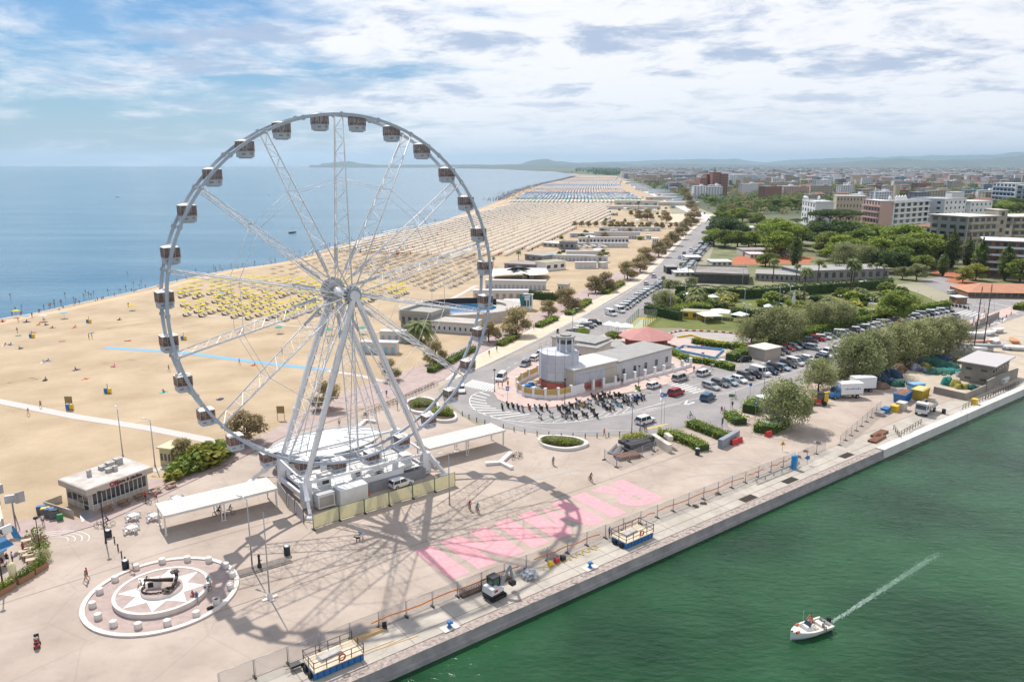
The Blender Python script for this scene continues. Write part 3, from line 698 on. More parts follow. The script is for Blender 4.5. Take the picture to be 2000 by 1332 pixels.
    R = dict(pel=.13, sp=.12, ch=.15, nk=.055, hd=.095, tp=.075, sh=.07, el=.045, wr=.03, ha=.04, hp=.095, kn=.06, an=.04, to=.035)
    return P, B, R
def body(kind):
    P, B, R = figure(kind); names = list(P); idx = {n: i for i, n in enumerate(names)}
    me = bpy.data.meshes.new('p'); me.from_pydata([P[n] for n in names], [(idx[a], idx[b]) for a, b, _ in B], [])
    o = bpy.data.objects.new('p', me); COL.objects.link(o)
    sk = o.modifiers.new('s', 'SKIN'); sk.use_smooth_shade = True
    for i, n in enumerate(names):
        r = R.get(n, R.get(n[:2], .05)); v = me.skin_vertices[0].data[i]
        f = (1.25, .8) if n in ('pel', 'sp', 'ch') else (1, 1); v.radius = (r*f[0], r*f[1]); v.use_root = (n == 'pel')
    sb = o.modifiers.new('u', 'SUBSURF'); sb.levels = 1
    dg = bpy.context.evaluated_depsgraph_get(); out = bpy.data.meshes.new_from_object(o.evaluated_get(dg))
    bpy.data.objects.remove(o); 
    def d2(p, a, b):
        a, b = Vector(a), Vector(b); ab = b - a; t = max(0, min(1, (p-a).dot(ab)/max(ab.length_squared, 1e-9))); return (p - a - ab*t).length
    hd = Vector(P['hd'])
    for f in out.polygons:
        c = Vector(f.center); best = min(B, key=lambda e: d2(c, P[e[0]], P[e[1]])); f.material_index = best[2]; f.use_smooth = True
        if best[2] == 3 or (best[1] == 'hd' and (c - hd).x < -.01 and (c - Vector(P['nk'])).length > .06): f.material_index = 3
        if best[1][:2] == 'el' and d2(c, P[best[1]], P[best[1]]) < .14: f.material_index = 0
        if best[1][:2] == 'kn' and d2(c, P[best[1]], P[best[1]]) < .16: f.material_index = 0
    return out
BODY = {}; BVAR = {}
def person(pose, top='white', bot='navy', at_=(0, 0), rz=0.0, label=None, group=None, sc=1.0, hair=None, z=0.0):
    if pose not in BODY: BODY[pose] = body(pose)
    key = (pose, top, bot)
    if key not in BVAR:
        m = BODY[pose].copy(); m.name = 'person'; ix = [f.material_index for f in m.polygons]; m.materials.clear()
        for x in (SKIN, CLO.get(top, SKIN), CLO.get(bot, SKIN), HAIR, SHOE if top != 'skin' else SKIN): m.materials.append(x)
        m.polygons.foreach_set('material_index', ix); BVAR[key] = m
    o = bpy.data.objects.new('person', BVAR[key]); link(o)
    o.location = (at_[0], at_[1], z); o.rotation_euler = (0, 0, rz); o.scale = (sc,)*3
    return tag(o, label, 'person', group)
# ================================================================ bicycles, mopeds
def wheel_ring(m, x, z, r, t, n=14, mm=0, y=0.0):
    for i in range(n):
        a0, a1 = 2*pi*i/n, 2*pi*(i+1)/n; m.bar((x + r*cos(a0), y, z + r*sin(a0)), (x + r*cos(a1), y, z + r*sin(a1)), t, t, mm, up=(0, 1, 0))
    return m
def make_bike(col):
    t = thing('bicycle', 'bicycle', 'bicycle'); t.location = (0, 0, 0)
    for x in (-.52, .52):
        m = MB(); wheel_ring(m, x, .34, .32, .045, mm=0)
        for i in range(6): m.bar((x, 0, .34), (x + .31*cos(i*pi/3), 0, .34 + .31*sin(i*pi/3)), .01, mm if False else .01, 1)
        obj('wheel', m, [BLACK, STEEL], t)
    m = MB(); A, Bk, S, Hd = (-.52,0,.34), (-.05,0,.30), (-.18,0,.82), (.38,0,.80)
    for p, q_ in ((A, Bk), (A, S), (Bk, S), (Bk, Hd), (S, Hd), (Hd, (.52,0,.34))): m.tube(p, q_, .02, n=5)
    obj('frame', m, col, t)
    m = MB(); m.tube((.38,0,.8), (.34,0,1.0), .018, n=5); m.tube((.34,-.27,1.02), (.34,.27,1.02), .018, n=5); obj('handlebar', m, DARK, t)
    m = MB(); m.box(-.2, 0, .86, .26, .14, .06); obj('saddle', m, BLACK, t)
    return t
BK = {c: make_bike(m) for c, m in (('dark', DARK), ('white', WHITE), ('red', RED))}
def bicycle(c, p, rz, label, group=None, sc=1.0): return dup(BK[c], p, rz, label, group or 'bicycles', sc)
def make_scooter(cm):
    t = thing('scooter', 'scooter', 'scooter')
    for x in (-.62, .62):
        m = MB(); m.tube((x, -.06, .25), (x, .06, .25), .25, n=12); m.tube((x, -.07, .25), (x, .07, .25), .12, n=8, m=1); obj('wheel', m, [BLACK, STEEL], t)
    m = MB(); m.box(-.42, 0, .38, .78, .32, .34, 0, 0, (.8, .8)); m.box(.05, 0, .27, .5, .3, .1); m.bar((.32, 0, .3), (.46, 0, .95), .34, .1); m.bar((.62, 0, .25), (.46, 0, .95), .08); m.box(.6, 0, .42, .4, .16, .08)
    obj('body', m, cm, t)
    m = MB(); m.box(-.38, 0, .72, .72, .3, .1, 0, 0, (.9, .8)); obj('saddle', m, BLACK, t)
    m = MB(); m.tube((.44, -.33, 1.02), (.44, .33, 1.02), .03, n=5); m.box(.5, 0, .88, .16, .26, .16); m.bar((.44, .28, 1.0), (.42, .34, 1.2), .03); m.bar((.44, -.28, 1.0), (.42, -.34, 1.2), .03)
    obj('handlebar', m, DARK, t)
    m = MB(); m.box(-.86, 0, .72, .3, .32, .28, 0, 0, (.8, .8)); obj('top_box', m, DARK, t)
    return t
SCM = [('black', mat('scoot_black', (.02, .02, .024), .25)), ('silver', mat('scoot_silver', (.4, .41, .43), .25, .6)), ('white', mat('scoot_white', (.7, .7, .7), .3)), ('dark blue', mat('scoot_blue', (.02, .06, .2), .25)), ('red', mat('scoot_red', (.45, .02, .02), .25)), ('light blue', mat('scoot_lightblue', (.2, .45, .6), .3)), ('yellow', mat('scoot_yellow', (.7, .4, .03), .3)), ('lime green', mat('scoot_green', (.12, .5, .03), .3))]
SCT = {n: make_scooter(m) for n, m in SCM}
sc_px = [(981,800),(992,796),(1002,798),(1012,801),(1021,804),(1034,801),(1046,802),(1057,802),(1068,800),(1055,818),(1077,815),(1092,803),(1104,802),(1102,817),(1112,817),(1124,817),(1116,797),(1128,799),(1143,815),(1136,795),(1146,797),(1158,807),(1164,816),(1152,790),(1166,790),(1175,786),(1180,798),(1188,803),(1196,800),(1184,786),(1192,780),(1200,787),(1172,779),(1210,795),(1222,790),(1231,793),(1240,788),(1205,777),(1214,777),(1241,782),(1250,782),(1256,780),(1160,779),(1246,763),(1110,806),(1130,790),(1180,775),(1226,782)]
cols = ['black','black','black','dark blue','silver','red','light blue','black','black','white','white','black','dark blue','silver','white','black','black','silver','black','yellow','silver','black','black','white','silver','black','dark blue','black','silver','white','black','silver','black','light blue','black','silver','black','black','black','dark blue','dark blue','silver','black','lime green','black','white','black','silver']
cnt = {}
for i, ((px, py), c) in enumerate(zip(sc_px, cols)):
    p = g(px, py); n = cnt.get(c, 0); cnt[c] = n + 1
    rz = radians(-75) if px < 1080 else radians(-62); rz += (rnd.random()-.5)*.3
    lab = '%s scooter in the moped bays, %s %s one from the left' % (c, od(n), c) if cols.count(c) > 1 else '%s scooter parked in the moped bays beside the scaffolded tower' % c
    s_ = dup(SCT[c], p, rz, lab, 'scooters parked round the tower', 1.12); s_.name = 'parked_scooter'
# ================================================================ round anchor monument
MC = g(317, 1160); STONE = mat('monument_stone', (.62, .56, .51), .75, vs=1.2, col2=(.74, .69, .64)); MP = mat('monument_cobble', (.36, .275, .25), .85, vs=1.2, col2=(.46, .36, .325), bump=.3, bs=9); IRON = mat('old_iron', (.035, .028, .026), .6, .4)
R1 = 8.7
def disc(m, r, z0, z1, mi=0, mt=None, n=64, c=(0, 0)): m.prism([(c[0] + r*cos(2*pi*i/n), c[1] + r*sin(2*pi*i/n)) for i in range(n)], z0, z1, mi, mt)
t = thing('anchor_monument', 'round stone monument with an old iron anchor on a white star', 'monument', MC)
m = MB(); disc(m, R1, 0, .06, 0, 1)
for i in range(64):
    a0, a1 = 2*pi*i/64, 2*pi*(i+1)/64; m.add([(r*cos(a), r*sin(a), z) for z in (.05, .22) for a in (a0, a1) for r in (R1-.55, R1)], [(0,1,3,2),(4,6,7,5),(1,5,7,3),(0,2,6,4)])
obj('outer_ring', m, [STONE, MP], t)
R2 = 5.3; m = MB(); disc(m, R2, .05, .62, 0, 1)
for i in range(64):
    a0, a1 = 2*pi*i/64, 2*pi*(i+1)/64; m.add([(r*cos(a), r*sin(a), z) for z in (.6, .68) for a in (a0, a1) for r in (R2-.35, R2+.06)], [(0,1,3,2),(4,6,7,5),(1,5,7,3),(0,2,6,4)])
obj('platform', m, [STONE, MP], t)
m = MB(); a_ = radians(12)
for i in range(8):
    A = a_ + i*pi/4; m.add([(4.85*cos(A), 4.85*sin(A), .633), (2.1*cos(A+pi/8)*1.35, 2.1*sin(A+pi/8)*1.35, .633), (0, 0, .633), (2.1*cos(A-pi/8)*1.35, 2.1*sin(A-pi/8)*1.35, .633)], [(0, 1, 2, 3)])
obj('star', m, mat('white_stone', (.78, .76, .72), .6), t)
m = MB(); disc(m, 2.35, .62, .95, 0, 1, 40); obj('plinth', m, [STONE, MP], t)
m = MB(); m.box(-.9, .3, .95, 1.5, 1.2, .95, .3, 0, (.75, .8)); m.box(-1.1, -.36, 1.1, .6, .06, .6, .3, 1); obj('stone_block', m, [STONE, IRON], t)
an = thing('anchor', 'huge black iron anchor with chain leaning on the stone block of the monument', 'anchor', (MC[0], MC[1], .95), radians(14))
m = MB(); m.tube((-1.9, .3, 1.0), (1.35, -.15, .85), .17, .24, n=8); obj('shank', m, IRON, an)
m = MB()
pts = [(.95, -1.5, .55), (1.4, -1.0, .3), (1.6, -.2, .5), (1.7, .5, .85), (1.5, 1.15, 1.35)]
for p, q_ in zip(pts, pts[1:]): m.tube(p, q_, .2, n=8)
m.box(1.35, 1.2, 1.1, .9, .75, .14, .5); m.box(.9, -1.4, .3, .9, .7, .14, -.4); obj('flukes', m, IRON, an)
m = MB(); m.tube((-1.7, -.7, .9), (-1.7, 1.0, 1.1), .09, n=6); m.ball((-1.7, -.7, .9), .14); obj('stock', m, IRON, an)
m = MB()
for i in range(16): a0 = 2.6 + i*.17; m.tube((-.4 + 1.7*cos(a0), -.3 + 1.2*sin(a0), .12), (-.4 + 1.7*cos(a0+.15), -.3 + 1.2*sin(a0+.15), .12 + .06*(i % 2)), .09, n=5)
obj('chain', m, IRON, an)
m = MB(); m.lathe([(.42, 0), (.42, .62), (.38, .66), (0, .66)], n=14); pm = m.mesh('stone_stool', STONE)
bp = [(461+150//1, 0)]
bpx = [(317,1100),(366,1096),(408,1098),(441,1109),(454,1127),(450,1150),(384,1204),(327,1221),(270,1227),(222,1223),(192,1209),(181,1186),(195,1159),(225,1135),(266,1112)]
for i, (x, y) in enumerate(bpx):
    p = g(x, y); obj('stone_stool', pm, None, None, 'low round stone stool on the monument ring, %s clockwise from its far end' % od(i), 'stone stool', 'stone stools round the anchor monument', loc=(*p, .06))
wbn = thing('waste_bin', 'open round stone litter basket on the monument ring', 'litter bin', g(423, 1180))
m = MB(); m.lathe([(.4, 0), (.42, .8), (.34, .8), (.34, .3), (0, .3)], n=14); obj('bin_body', m, STONE, wbn); m = MB(); m.lathe([(.33, .31), (.3, .62), (0, .62)], n=10); obj('bag', m, BLACK, wbn)
person('sit', 'white', 'beige', g(263, 1119), radians(215), 'person in a white top seated on a stone stool of the monument', z=.2)
person('sit', 'white', 'beige', g(279, 1158), radians(200), 'person in white sitting on the plinth beside the anchor', z=.65)
person('sit', 'blue', 'navy', g(385, 1174), radians(-75), 'person in a blue top sitting on the monument edge', z=.2)
person('sit', 'red', 'black', g(379, 1172), radians(-110), 'person in a red top sitting next to the blue-topped one on the monument edge', z=.2)
person('sit', 'teal', 'blue', g(407, 1142), radians(-50), 'long-haired person in teal sitting by the bicycle at the monument', z=.2)
bicycle('dark', g(404, 1158), radians(65), 'dark bicycle leaning at the edge of the anchor monument')
m = MB(); m.box(0, 0, 0, .8, .5, .25, 0, 0, (.6, .6)); obj('black_bag', m, BLACK, None, 'black bag lying beside the stone litter basket', 'bag', loc=(*g(411, 1189), .06), rz=.6)
# ================================================================ beach pizza kiosk building
K = [g(107, 955, 3.6), g(170, 960, 3.6)]
ka, kb_, kc = g(104, 945, 3.9), g(168, 958, 3.9), g(298, 912, 3.9)      # roof corners: left, front, right
ka = g(101, 940, 3.9)
th = ang(kb_, kc); Lx = dist(kb_, kc); Ly = abs(-(ka[0]-kb_[0])*sin(th) + (ka[1]-kb_[1])*cos(th))
t = thing('pizza_kiosk', 'low beach snack building with a weathered white roof and red and black pizza sign', 'building', kb_, th)
KW = mat('kiosk_fascia', (.5, .44, .38), .7, var=.06, vs=.8); KR = mat('kiosk_roof', (.42, .37, .33), .85, vs=.35, col2=(.74, .70, .67), det=8); WF = mat('window_frame_white', (.66, .64, .6), .5)
m = MB(); m.box(Lx/2, Ly/2, 0, Lx-1.4, Ly-1.2, 3.0); obj('walls', m, KW, t)
m = MB(); m.box(Lx/2, Ly/2, 3.0, Lx, Ly, .9, 0, 0); m.box(Lx/2, Ly/2, 3.9, Lx-.3, Ly-.3, .06, 0, 1); rf = obj('roof', m, [KW, KR], t)
for x, y, a_, h in ((3.2, Ly*.62, .55, .9), (Lx*.55, Ly*.5, .9, .55), (Lx*.62, Ly*.45, .6, .75), (Lx*.66, Ly*.72, 1.1, .8), (Lx*.8, Ly*.75, 1.1, .9), (Lx*.57, Ly*.75, 1.2, .5)):
    m = MB(); m.box(x, y, 3.95, a_, a_*.8, h); m.box(x, y, 3.95+h, a_*1.15, a_, .08); m.tube((x+.2, y, 3.95), (x+.2, y, 4.1+h), .12); obj('roof_vent', m, [mat('vent_grey', (.42, .4, .38), .6)], rf)
n = 12
for i in range(n):
    x = 1.0 + (Lx-2)*(i+.5)/n; w_ = (Lx-2)/n
    m = MB(); m.box(x, .58, 1.05, w_-.1, .06, 1.75); f_ = obj('window', m, GLASS, t)
    m = MB(); m.box(x - w_/2, .54, .2, .09, .12, 2.75); m.box(x, .54, .98, w_, .1, .08); m.box(x, .54, 2.8, w_, .1, .08); obj('frame', m, WF, f_)
for i in range(4):
    y = .9 + (Ly-1.8)*(i+.5)/4; w_ = (Ly-1.8)/4
    m = MB(); m.box(.68, y, 1.0 if i else .15, .06, w_-.1, 1.3 if i else 2.1); m.box(.68, y, 2.42, .06, w_-.1, .4); f_ = obj('window', m, GLASS, t)
    m = MB(); m.box(.64, y - w_/2, .1, .12, .09, 2.85); m.box(.64, y, 2.3, .1, w_, .09); m.box(.64, y, .95, .1, w_, .08); obj('frame', m, WF, f_)
m = MB(); m.wall([(-1.6, 1.2), (-2.2, Ly+.4), (.5, Ly+.6)], 0, 1.1, .14); m.wall([(-1.6, 1.2), (-1.6, 3.2)], 0, 1.1, .14); obj('terrace_wall', m, KW, t)
m = MB(); m.add([(-1.6,-.9,.02), (.5,-.9,.02), (.6,1.0,.5), (-.9,1.0,.5)], [(0,1,2,3)]); m.add([(-1.6,-.9,.0), (.5,-.9,.0), (.6,1.0,.0), (-.9,1.0,.0)], [(0,1,2,3)]); obj('ramp', m, STEEL, t)
BFONT = None
def text_mesh(s, size, depth=.02, align='CENTER', bold=0.0):
    cu = bpy.data.curves.new('txt', 'FONT'); cu.body = s; cu.size = size; cu.extrude = depth; cu.align_x = align; cu.align_y = 'CENTER'; cu.offset = bold
    o = bpy.data.objects.new('txt', cu); COL.objects.link(o); dg = bpy.context.evaluated_depsgraph_get()
    me = bpy.data.meshes.new_from_object(o.evaluated_get(dg)); bpy.data.objects.remove(o); return me
def sign_text(s, size, mt, parent, loc_, rot, name='lettering', bold=.02):
    me = text_mesh(s, size, .02, bold=bold); me.materials.clear(); me.materials.append(mt); me.name = name
    o = bpy.data.objects.new(name, me); link(o, parent); o.location = loc_; o.rotation_euler = rot; return o
sign_text('OK', .95, mat('sign_dark_red', (.28, .02, .03), .6), t, (Lx*.40, -.03, 3.45), (pi/2, 0, 0), bold=.05)
sign_text('pizza & piadina', .68, mat('sign_brown', (.07, .03, .03), .6), t, (Lx*.63, -.03, 3.45), (pi/2, 0, 0), bold=.03)
for i in range(5):
    x = 2.2 + i*2.6; tt = thing('picnic_table', 'dark wooden picnic table in front of the snack building, %s from its near corner' % od(i), 'picnic table', (kb_[0] + cos(th)*x + sin(th)*.9, kb_[1] + sin(th)*x - cos(th)*.9), th, 'picnic tables in front of the snack building')
    m = MB(); m.box(0, 0, .7, 1.7, .7, .06); obj('table_top', m, WOOD, tt)
    for y in (-.65, .65): m = MB(); m.box(0, y, .42, 1.7, .26, .05); obj('bench', m, WOOD, tt)
    m = MB()
    for x_ in (-.6, .6): m.bar((x_, -.6, 0), (x_, .15, .7), .07); m.bar((x_, .6, 0), (x_, -.15, .7), .07); m.bar((x_, -.7, .38), (x_, .7, .38), .06)
    obj('leg', m, WOOD, tt)
# recycling bins
for i, (x, y, c, cn) in enumerate(((82,1004,BLUE,'blue'),(90,1008,YEL,'yellow'),(99,1009,BLUE,'blue'),(106,1012,DARK,'dark grey'),(118,1016,GREEN,'green'))):
    tt = thing('wheelie_bin', ('%s wheelie bin beside the snack building' % cn) if cn != 'blue' else 'blue wheelie bin %s the yellow one beside the snack building' % ('left of' if i == 0 else 'right of'), 'wheelie bin', g(x, y), radians(-70))
    s_ = .75 if cn == 'green' else 1.15; m = MB(); m.box(0, 0, .1, .62*s_, .95*s_, 1.0*s_, 0, 0, (1.12, 1.1)); obj('bin_body', m, mat('bin_grey_body', (.12, .13, .14), .6) if cn not in ('green',) else GREEN, tt)
    m = MB(); m.box(0, 0, .1 + 1.0*s_, .72*s_, 1.08*s_, .12, 0, 0, (.85, .85)); obj('lid', m, c, tt)
    m = MB()
    for y_ in (-.35, .35): m.tube((-.3*s_, y_*s_-.05, .1), (-.3*s_, y_*s_+.05, .1), .1)
    obj('wheels', m, BLACK, tt)
person('stand', 'white', 'navy', g(85, 1026), radians(-40), 'person in a white top and navy shorts beside the wheelie bins')
person('walk', 'red', 'black', g(285, 979), radians(-100), 'person in a red top pushing a bicycle past the snack building'); bicycle('dark', g(288, 983), radians(-20), 'bicycle pushed by the person in red near the snack building')
person('walk', 'pink', 'black', g(305, 979), radians(-50), 'person in a dark pink top walking past the snack building')
person('ride', 'navy', 'navy', g(213, 1027), radians(200), 'person in navy riding a bicycle near the white garden tables'); bicycle('white', g(213, 1027), radians(200), 'white bicycle ridden near the white garden tables')
bicycle('dark', g(196, 1030), radians(190), 'dark bicycle parked by the black lamp post')
# white tables and chairs
def make_tset():
    t = thing('garden_table', 'x', 'table'); m = MB(); m.box(0, 0, .7, 1.1, 1.1, .05); obj('table_top', m, WHITE, t); m = MB()
    for a_, b_ in ((1,1),(1,-1),(-1,1),(-1,-1)): m.box(a_*.45, b_*.45, 0, .06, .06, .7)
    obj('legs', m, WHITE, t); return t
def make_chair():
    t = thing('garden_chair', 'x', 'chair'); m = MB(); m.box(0, 0, .42, .5, .5, .05); obj('seat', m, WHITE, t); m = MB(); m.box(-.24, 0, .45, .05, .5, .45); obj('backrest', m, WHITE, t); m = MB()
    for a_, b_ in ((1,1),(1,-1),(-1,1),(-1,-1)): m.box(a_*.21, b_*.21, 0, .05, .05, .42)
    obj('legs', m, WHITE, t); return t
GT, GC = make_tset(), make_chair()
for j, (x, y, nm) in enumerate(((257,1038,'nearest the plaza'),(260,1014,'nearest the snack building'),(301,1014,'under the end of the shelter'),(345,980,'behind the long shelter'))):
    p = g(x, y); dup(GT, p, th, 'white square garden table, the one %s' % nm, 'white garden tables')
    for k in range(4): a_ = th + k*pi/2; dup(GC, (p[0] + .85*cos(a_), p[1] + .85*sin(a_)), a_ + pi, 'white garden chair at the white table %s' % nm, 'white garden chairs at the table ' + nm)
# ================================================================ street lamps and poles
def lamp_post(p, h, label, kind='double', z=0.0, rz=0.0, group='street lamps'):
    t = thing('street_lamp', label, 'street lamp', (*p, z), rz, group)
    m = MB(); m.tube((0,0,0), (0,0,h), .11 if h > 6 else .07, .06 if h > 6 else .05, n=7); m.tube((0,0,0), (0,0,.5), .16, .12, n=8)
    pm_ = STEEL if kind != 'lantern' else DARK
    if kind == 'double':
        for s_ in (-1, 1): m.tube((0,0,h-.1), (.9*s_,0,h+.15), .05, n=5)
    if kind == 'single': m.tube((0,0,h-.1), (1.1,0,h+.15), .05, n=5)
    obj('pole', m, pm_, t)
    if kind == 'double':
        for s_ in (-1, 1): m = MB(); m.box(1.2*s_, 0, h+.08, .8, .32, .14, 0, 0, (.8, .7)); obj('lamp_head', m, WHITE, t)
    elif kind == 'single': m = MB(); m.box(1.35, 0, h+.1, .8, .3, .14, 0, 0, (.8, .7)); obj('lamp_head', m, WHITE, t)
    elif kind == 'globe': m = MB(); m.ball((0,0,h+.22), .25, 0, 10, 6); obj('globe', m, mat('globe_glass', (.8, .8, .78), .3), t)
    else:
        m = MB(); m.lathe([(.05, h), (.28, h+.12), (.3, h+.3), (.1, h+.42), (0, h+.45)], n=10); obj('lantern', m, DARK, t)
    return t
lamp_post(g(878, 985), 8.2, 'tall thin street lamp with two heads in front of the cream fence', 'double', rz=.3)
lamp_post(g(493, 1110), 9.5, 'tall street lamp left of the flagpole near the anchor monument', 'single', rz=2.6)
lamp_post(g(240, 890), 8.6, 'tall street lamp rising behind the snack building', 'single', rz=2.2)
lamp_post(g(303, 910), 8.2, 'tall street lamp on the sand between the snack building and the yellow hut', 'single', rz=2.8)
lamp_post(g(207, 1060), 7.2, 'black lamp post beside the parked bicycle at the snack building', 'lantern')
lamp_post(g(966, 766), 5.0, 'black lantern post at the corner of the tower pavement', 'lantern')
lamp_post(g(1103, 790), 5.4, 'black lantern post beside the cream-panelled wall of the tower', 'lantern')
lamp_post(g(1247, 760), 5.2, 'black lantern post near the green scooter', 'lantern')
lamp_post(g(1233, 862), 9.2, 'tall steel pole with many floodlights at the bollard row', 'double', rz=1.0)
lamp_post(g(1491, 775), 7.8, 'steel street lamp with two heads beside the willow trees', 'double', rz=.7)
lamp_post(g(1688, 722), 8.5, 'steel street lamp with two heads among the large willow trees', 'double', rz=.7)
lamp_post(g(1118, 662), 9.0, 'tall steel lamp on the sea-front road beside the pool hedge', 'single', rz=.3)
for i, (x, y) in enumerate(((1308,622),(1337,600),(1452,622),(1455,655),(1530,655),(1700,640),(1520,615),(1540,612),(1450,560),(1840,540),(1600,500),(1545,480))):
    lamp_post(g(x, y), 9.5, 'grey floodlight mast in the gardens, %s from the sea-front road' % od([0,1,2,3,5,10,4,6,7,11,8,9][i]), 'double' if i % 2 else 'single', rz=i*.7, group='floodlight masts in the gardens')
t = thing('flagpole', 'bare white pole on a stone base beside the anchor monument', 'pole', g(527, 1168))
m = MB(); m.tube((0,0,.5), (0,0,11), .1, .05, n=7); obj('pole', m, STEEL, t); m = MB(); m.box(0, 0, 0, 1.9, .5, .1, .7); m.box(0, 0, 0, .5, 1.7, .1, .7); m.lathe([(.35, .1), (.3, .6), (.1, .8)], n=10); obj('base', m, STONE, t)
# drinking fountain platform with bins
t = thing('drinking_fountain', 'black iron drinking fountain on a low dark platform', 'fountain', g(507, 1108), radians(35)); m = MB(); m.box(.6, -.2, .0, 6.6, 1.9, .08); obj('platform', m, mat('drain_dark', (.2, .17, .15), .9, var=.2, vs=2), t)
m = MB(); m.lathe([(.3, .08), (.24, .5), (.16, .6), (.14, 1.5), (.2, 1.6), (.05, 1.9)], n=10); m.box(.2, 0, .9, .3, .08, .08); obj('fountain_post', m, DARK, t)
def bin_(p, label, h=1.25, r=.42):
    t = thing('litter_bin', label, 'litter bin', p); m = MB(); m.lathe([(r, .04), (r, h*.85), (r*.9, h*.87)], n=12); obj('bin_body', m, DARK, t); m = MB(); m.lathe([(r*.7, h*.8), (r, h*.95), (r*.7, h), (0, h)], n=12); obj('lid', m, STEEL, t)
bin_(g(561, 1083), 'black cylindrical litter bin near the drinking fountain', 1.35); bin_(g(246, 1110), 'black litter bin at the end of the short bollard row'); bin_(g(212, 1048), 'black litter bin at the foot of the black lamp post', 1.1); bin_(g(1362, 888), 'dark litter bin at the end of the plaza hedge', 1.3)
# bollards
m = MB(); m.lathe([(.09, 0), (.08, .75), (.11, .78), (.11, .92), (0, .97)], n=8); bm_ = m.mesh('bollard', mat('bollard_black', (.025, .03, .035), .5))
for i, (x, y) in enumerate([(218,1048),(224,1060),(231,1075),(238,1089),(245,1100),(252,1112),(256,1095)][:6]): obj('bollard', bm_, None, None, 'black bollard in the short row near the snack building, %s from the lamp post' % od(i), 'bollard', 'bollards near the snack building', loc=(*g(x, y), 0))
rb = [(903,812),(916,818),(931,824),(947,829),(983,837),(1004,843),(1025,847),(1049,851),(1072,852),(1096,855),(1119,855),(1143,856),(1166,855),(1189,854),(1210,852),(1250,842),(1262,839)]
for i, (x, y) in enumerate(rb): obj('bollard', bm_, None, None, 'black bollard along the curved edge of the plaza road, %s from the left' % od(i), 'bollard', 'bollards along the curved road', loc=(*g(x, y), 0))
# ================================================================ curved white planters and benches
PL = mat('planter_white', (.72, .70, .68), .55, var=.04, vs=.7); SOIL = mat('soil', (.1, .07, .04), .95)
LF = {}
def leafmat(n, c, c2, tr=.25, vs=.45): LF[n] = mat('leaf_' + n, c, .65, vs=vs, col2=c2, trans=tr, rnd_=.14, spec=.25); return LF[n]
for n_, a_, b_ in (('green', (.11,.165,.025), (.29,.34,.07)), ('bright', (.16,.235,.025), (.36,.42,.07)), ('olive', (.20,.225,.085), (.44,.45,.22)), ('tamarisk', (.26,.235,.09), (.52,.40,.24)), ('dark', (.045,.09,.025), (.11,.16,.04)), ('yellowgreen', (.27,.28,.05), (.42,.40,.08)), ('palm', (.14,.18,.06), (.28,.29,.11)), ('poplar', (.10,.15,.04), (.24,.30,.09)), ('pine', (.06,.10,.03), (.13,.18,.05)), ('flower', (.5,.05,.12), (.15,.18,.04))): leafmat(n_, a_, b_)
BARK = mat('bark', (.12, .085, .06), .95, var=.3, vs=3)
def leaves(m, c, rad, n, size, mi=0, hollow=.55, flatz=1.0, r_=None, droop=0.0):
    """n small leaf quads through an ellipsoidal shell"""
    r_ = r_ or rnd
    for _ in range(n):
        while True:
            v = Vector((r_.uniform(-1, 1), r_.uniform(-1, 1), r_.uniform(-1, 1)))
            if .05 < v.length < 1: break
        v = v.normalized() * (hollow + (1-hollow)*r_.random()**.6)
        p = Vector((c[0] + v.x*rad[0], c[1] + v.y*rad[1], c[2] + v.z*rad[2]))
        a = Vector((r_.uniform(-1, 1), r_.uniform(-1, 1), r_.uniform(-1, 1)*.6 - droop)); b = Vector((r_.uniform(-1, 1), r_.uniform(-1, 1), r_.uniform(-1, 1)*.6))
        if a.length < .1 or b.length < .1: continue
        a = a.normalized()*size*r_.uniform(.6, 1.3); b = (b - a*(b.dot(a)/a.length_squared)); b = b.normalized()*size*r_.uniform(.4, .8) if b.length > .01 else Vector((size, 0, 0))
        m.add([p - a - b*.3, p - b, p + a + b*.3, p + b], [(0, 1, 2, 3)], mi)
def shrub_mesh(name, rad, n, size, leaf, lumps=5, seed=1, sm=SOIL):
    r_ = random.Random(seed); m = MB()
    for i in range(lumps):
        a = r_.random()*6.28; d = r_.random()*.55 if i else 0
        leaves(m, (rad[0]*d*cos(a), rad[1]*d*sin(a), rad[2]*(.45 + .2*r_.random())), (rad[0]*(1-d*.5), rad[1]*(1-d*.5), rad[2]*.6), n//lumps, size, 0, .35, r_=r_)
    for i in range(4): m.tube((0, 0, 0), (rad[0]*.4*cos(i*1.6), rad[1]*.4*sin(i*1.6), rad[2]*.7), .05, .02, n=4, m=1)
    return m.mesh(name, [LF[leaf], BARK])
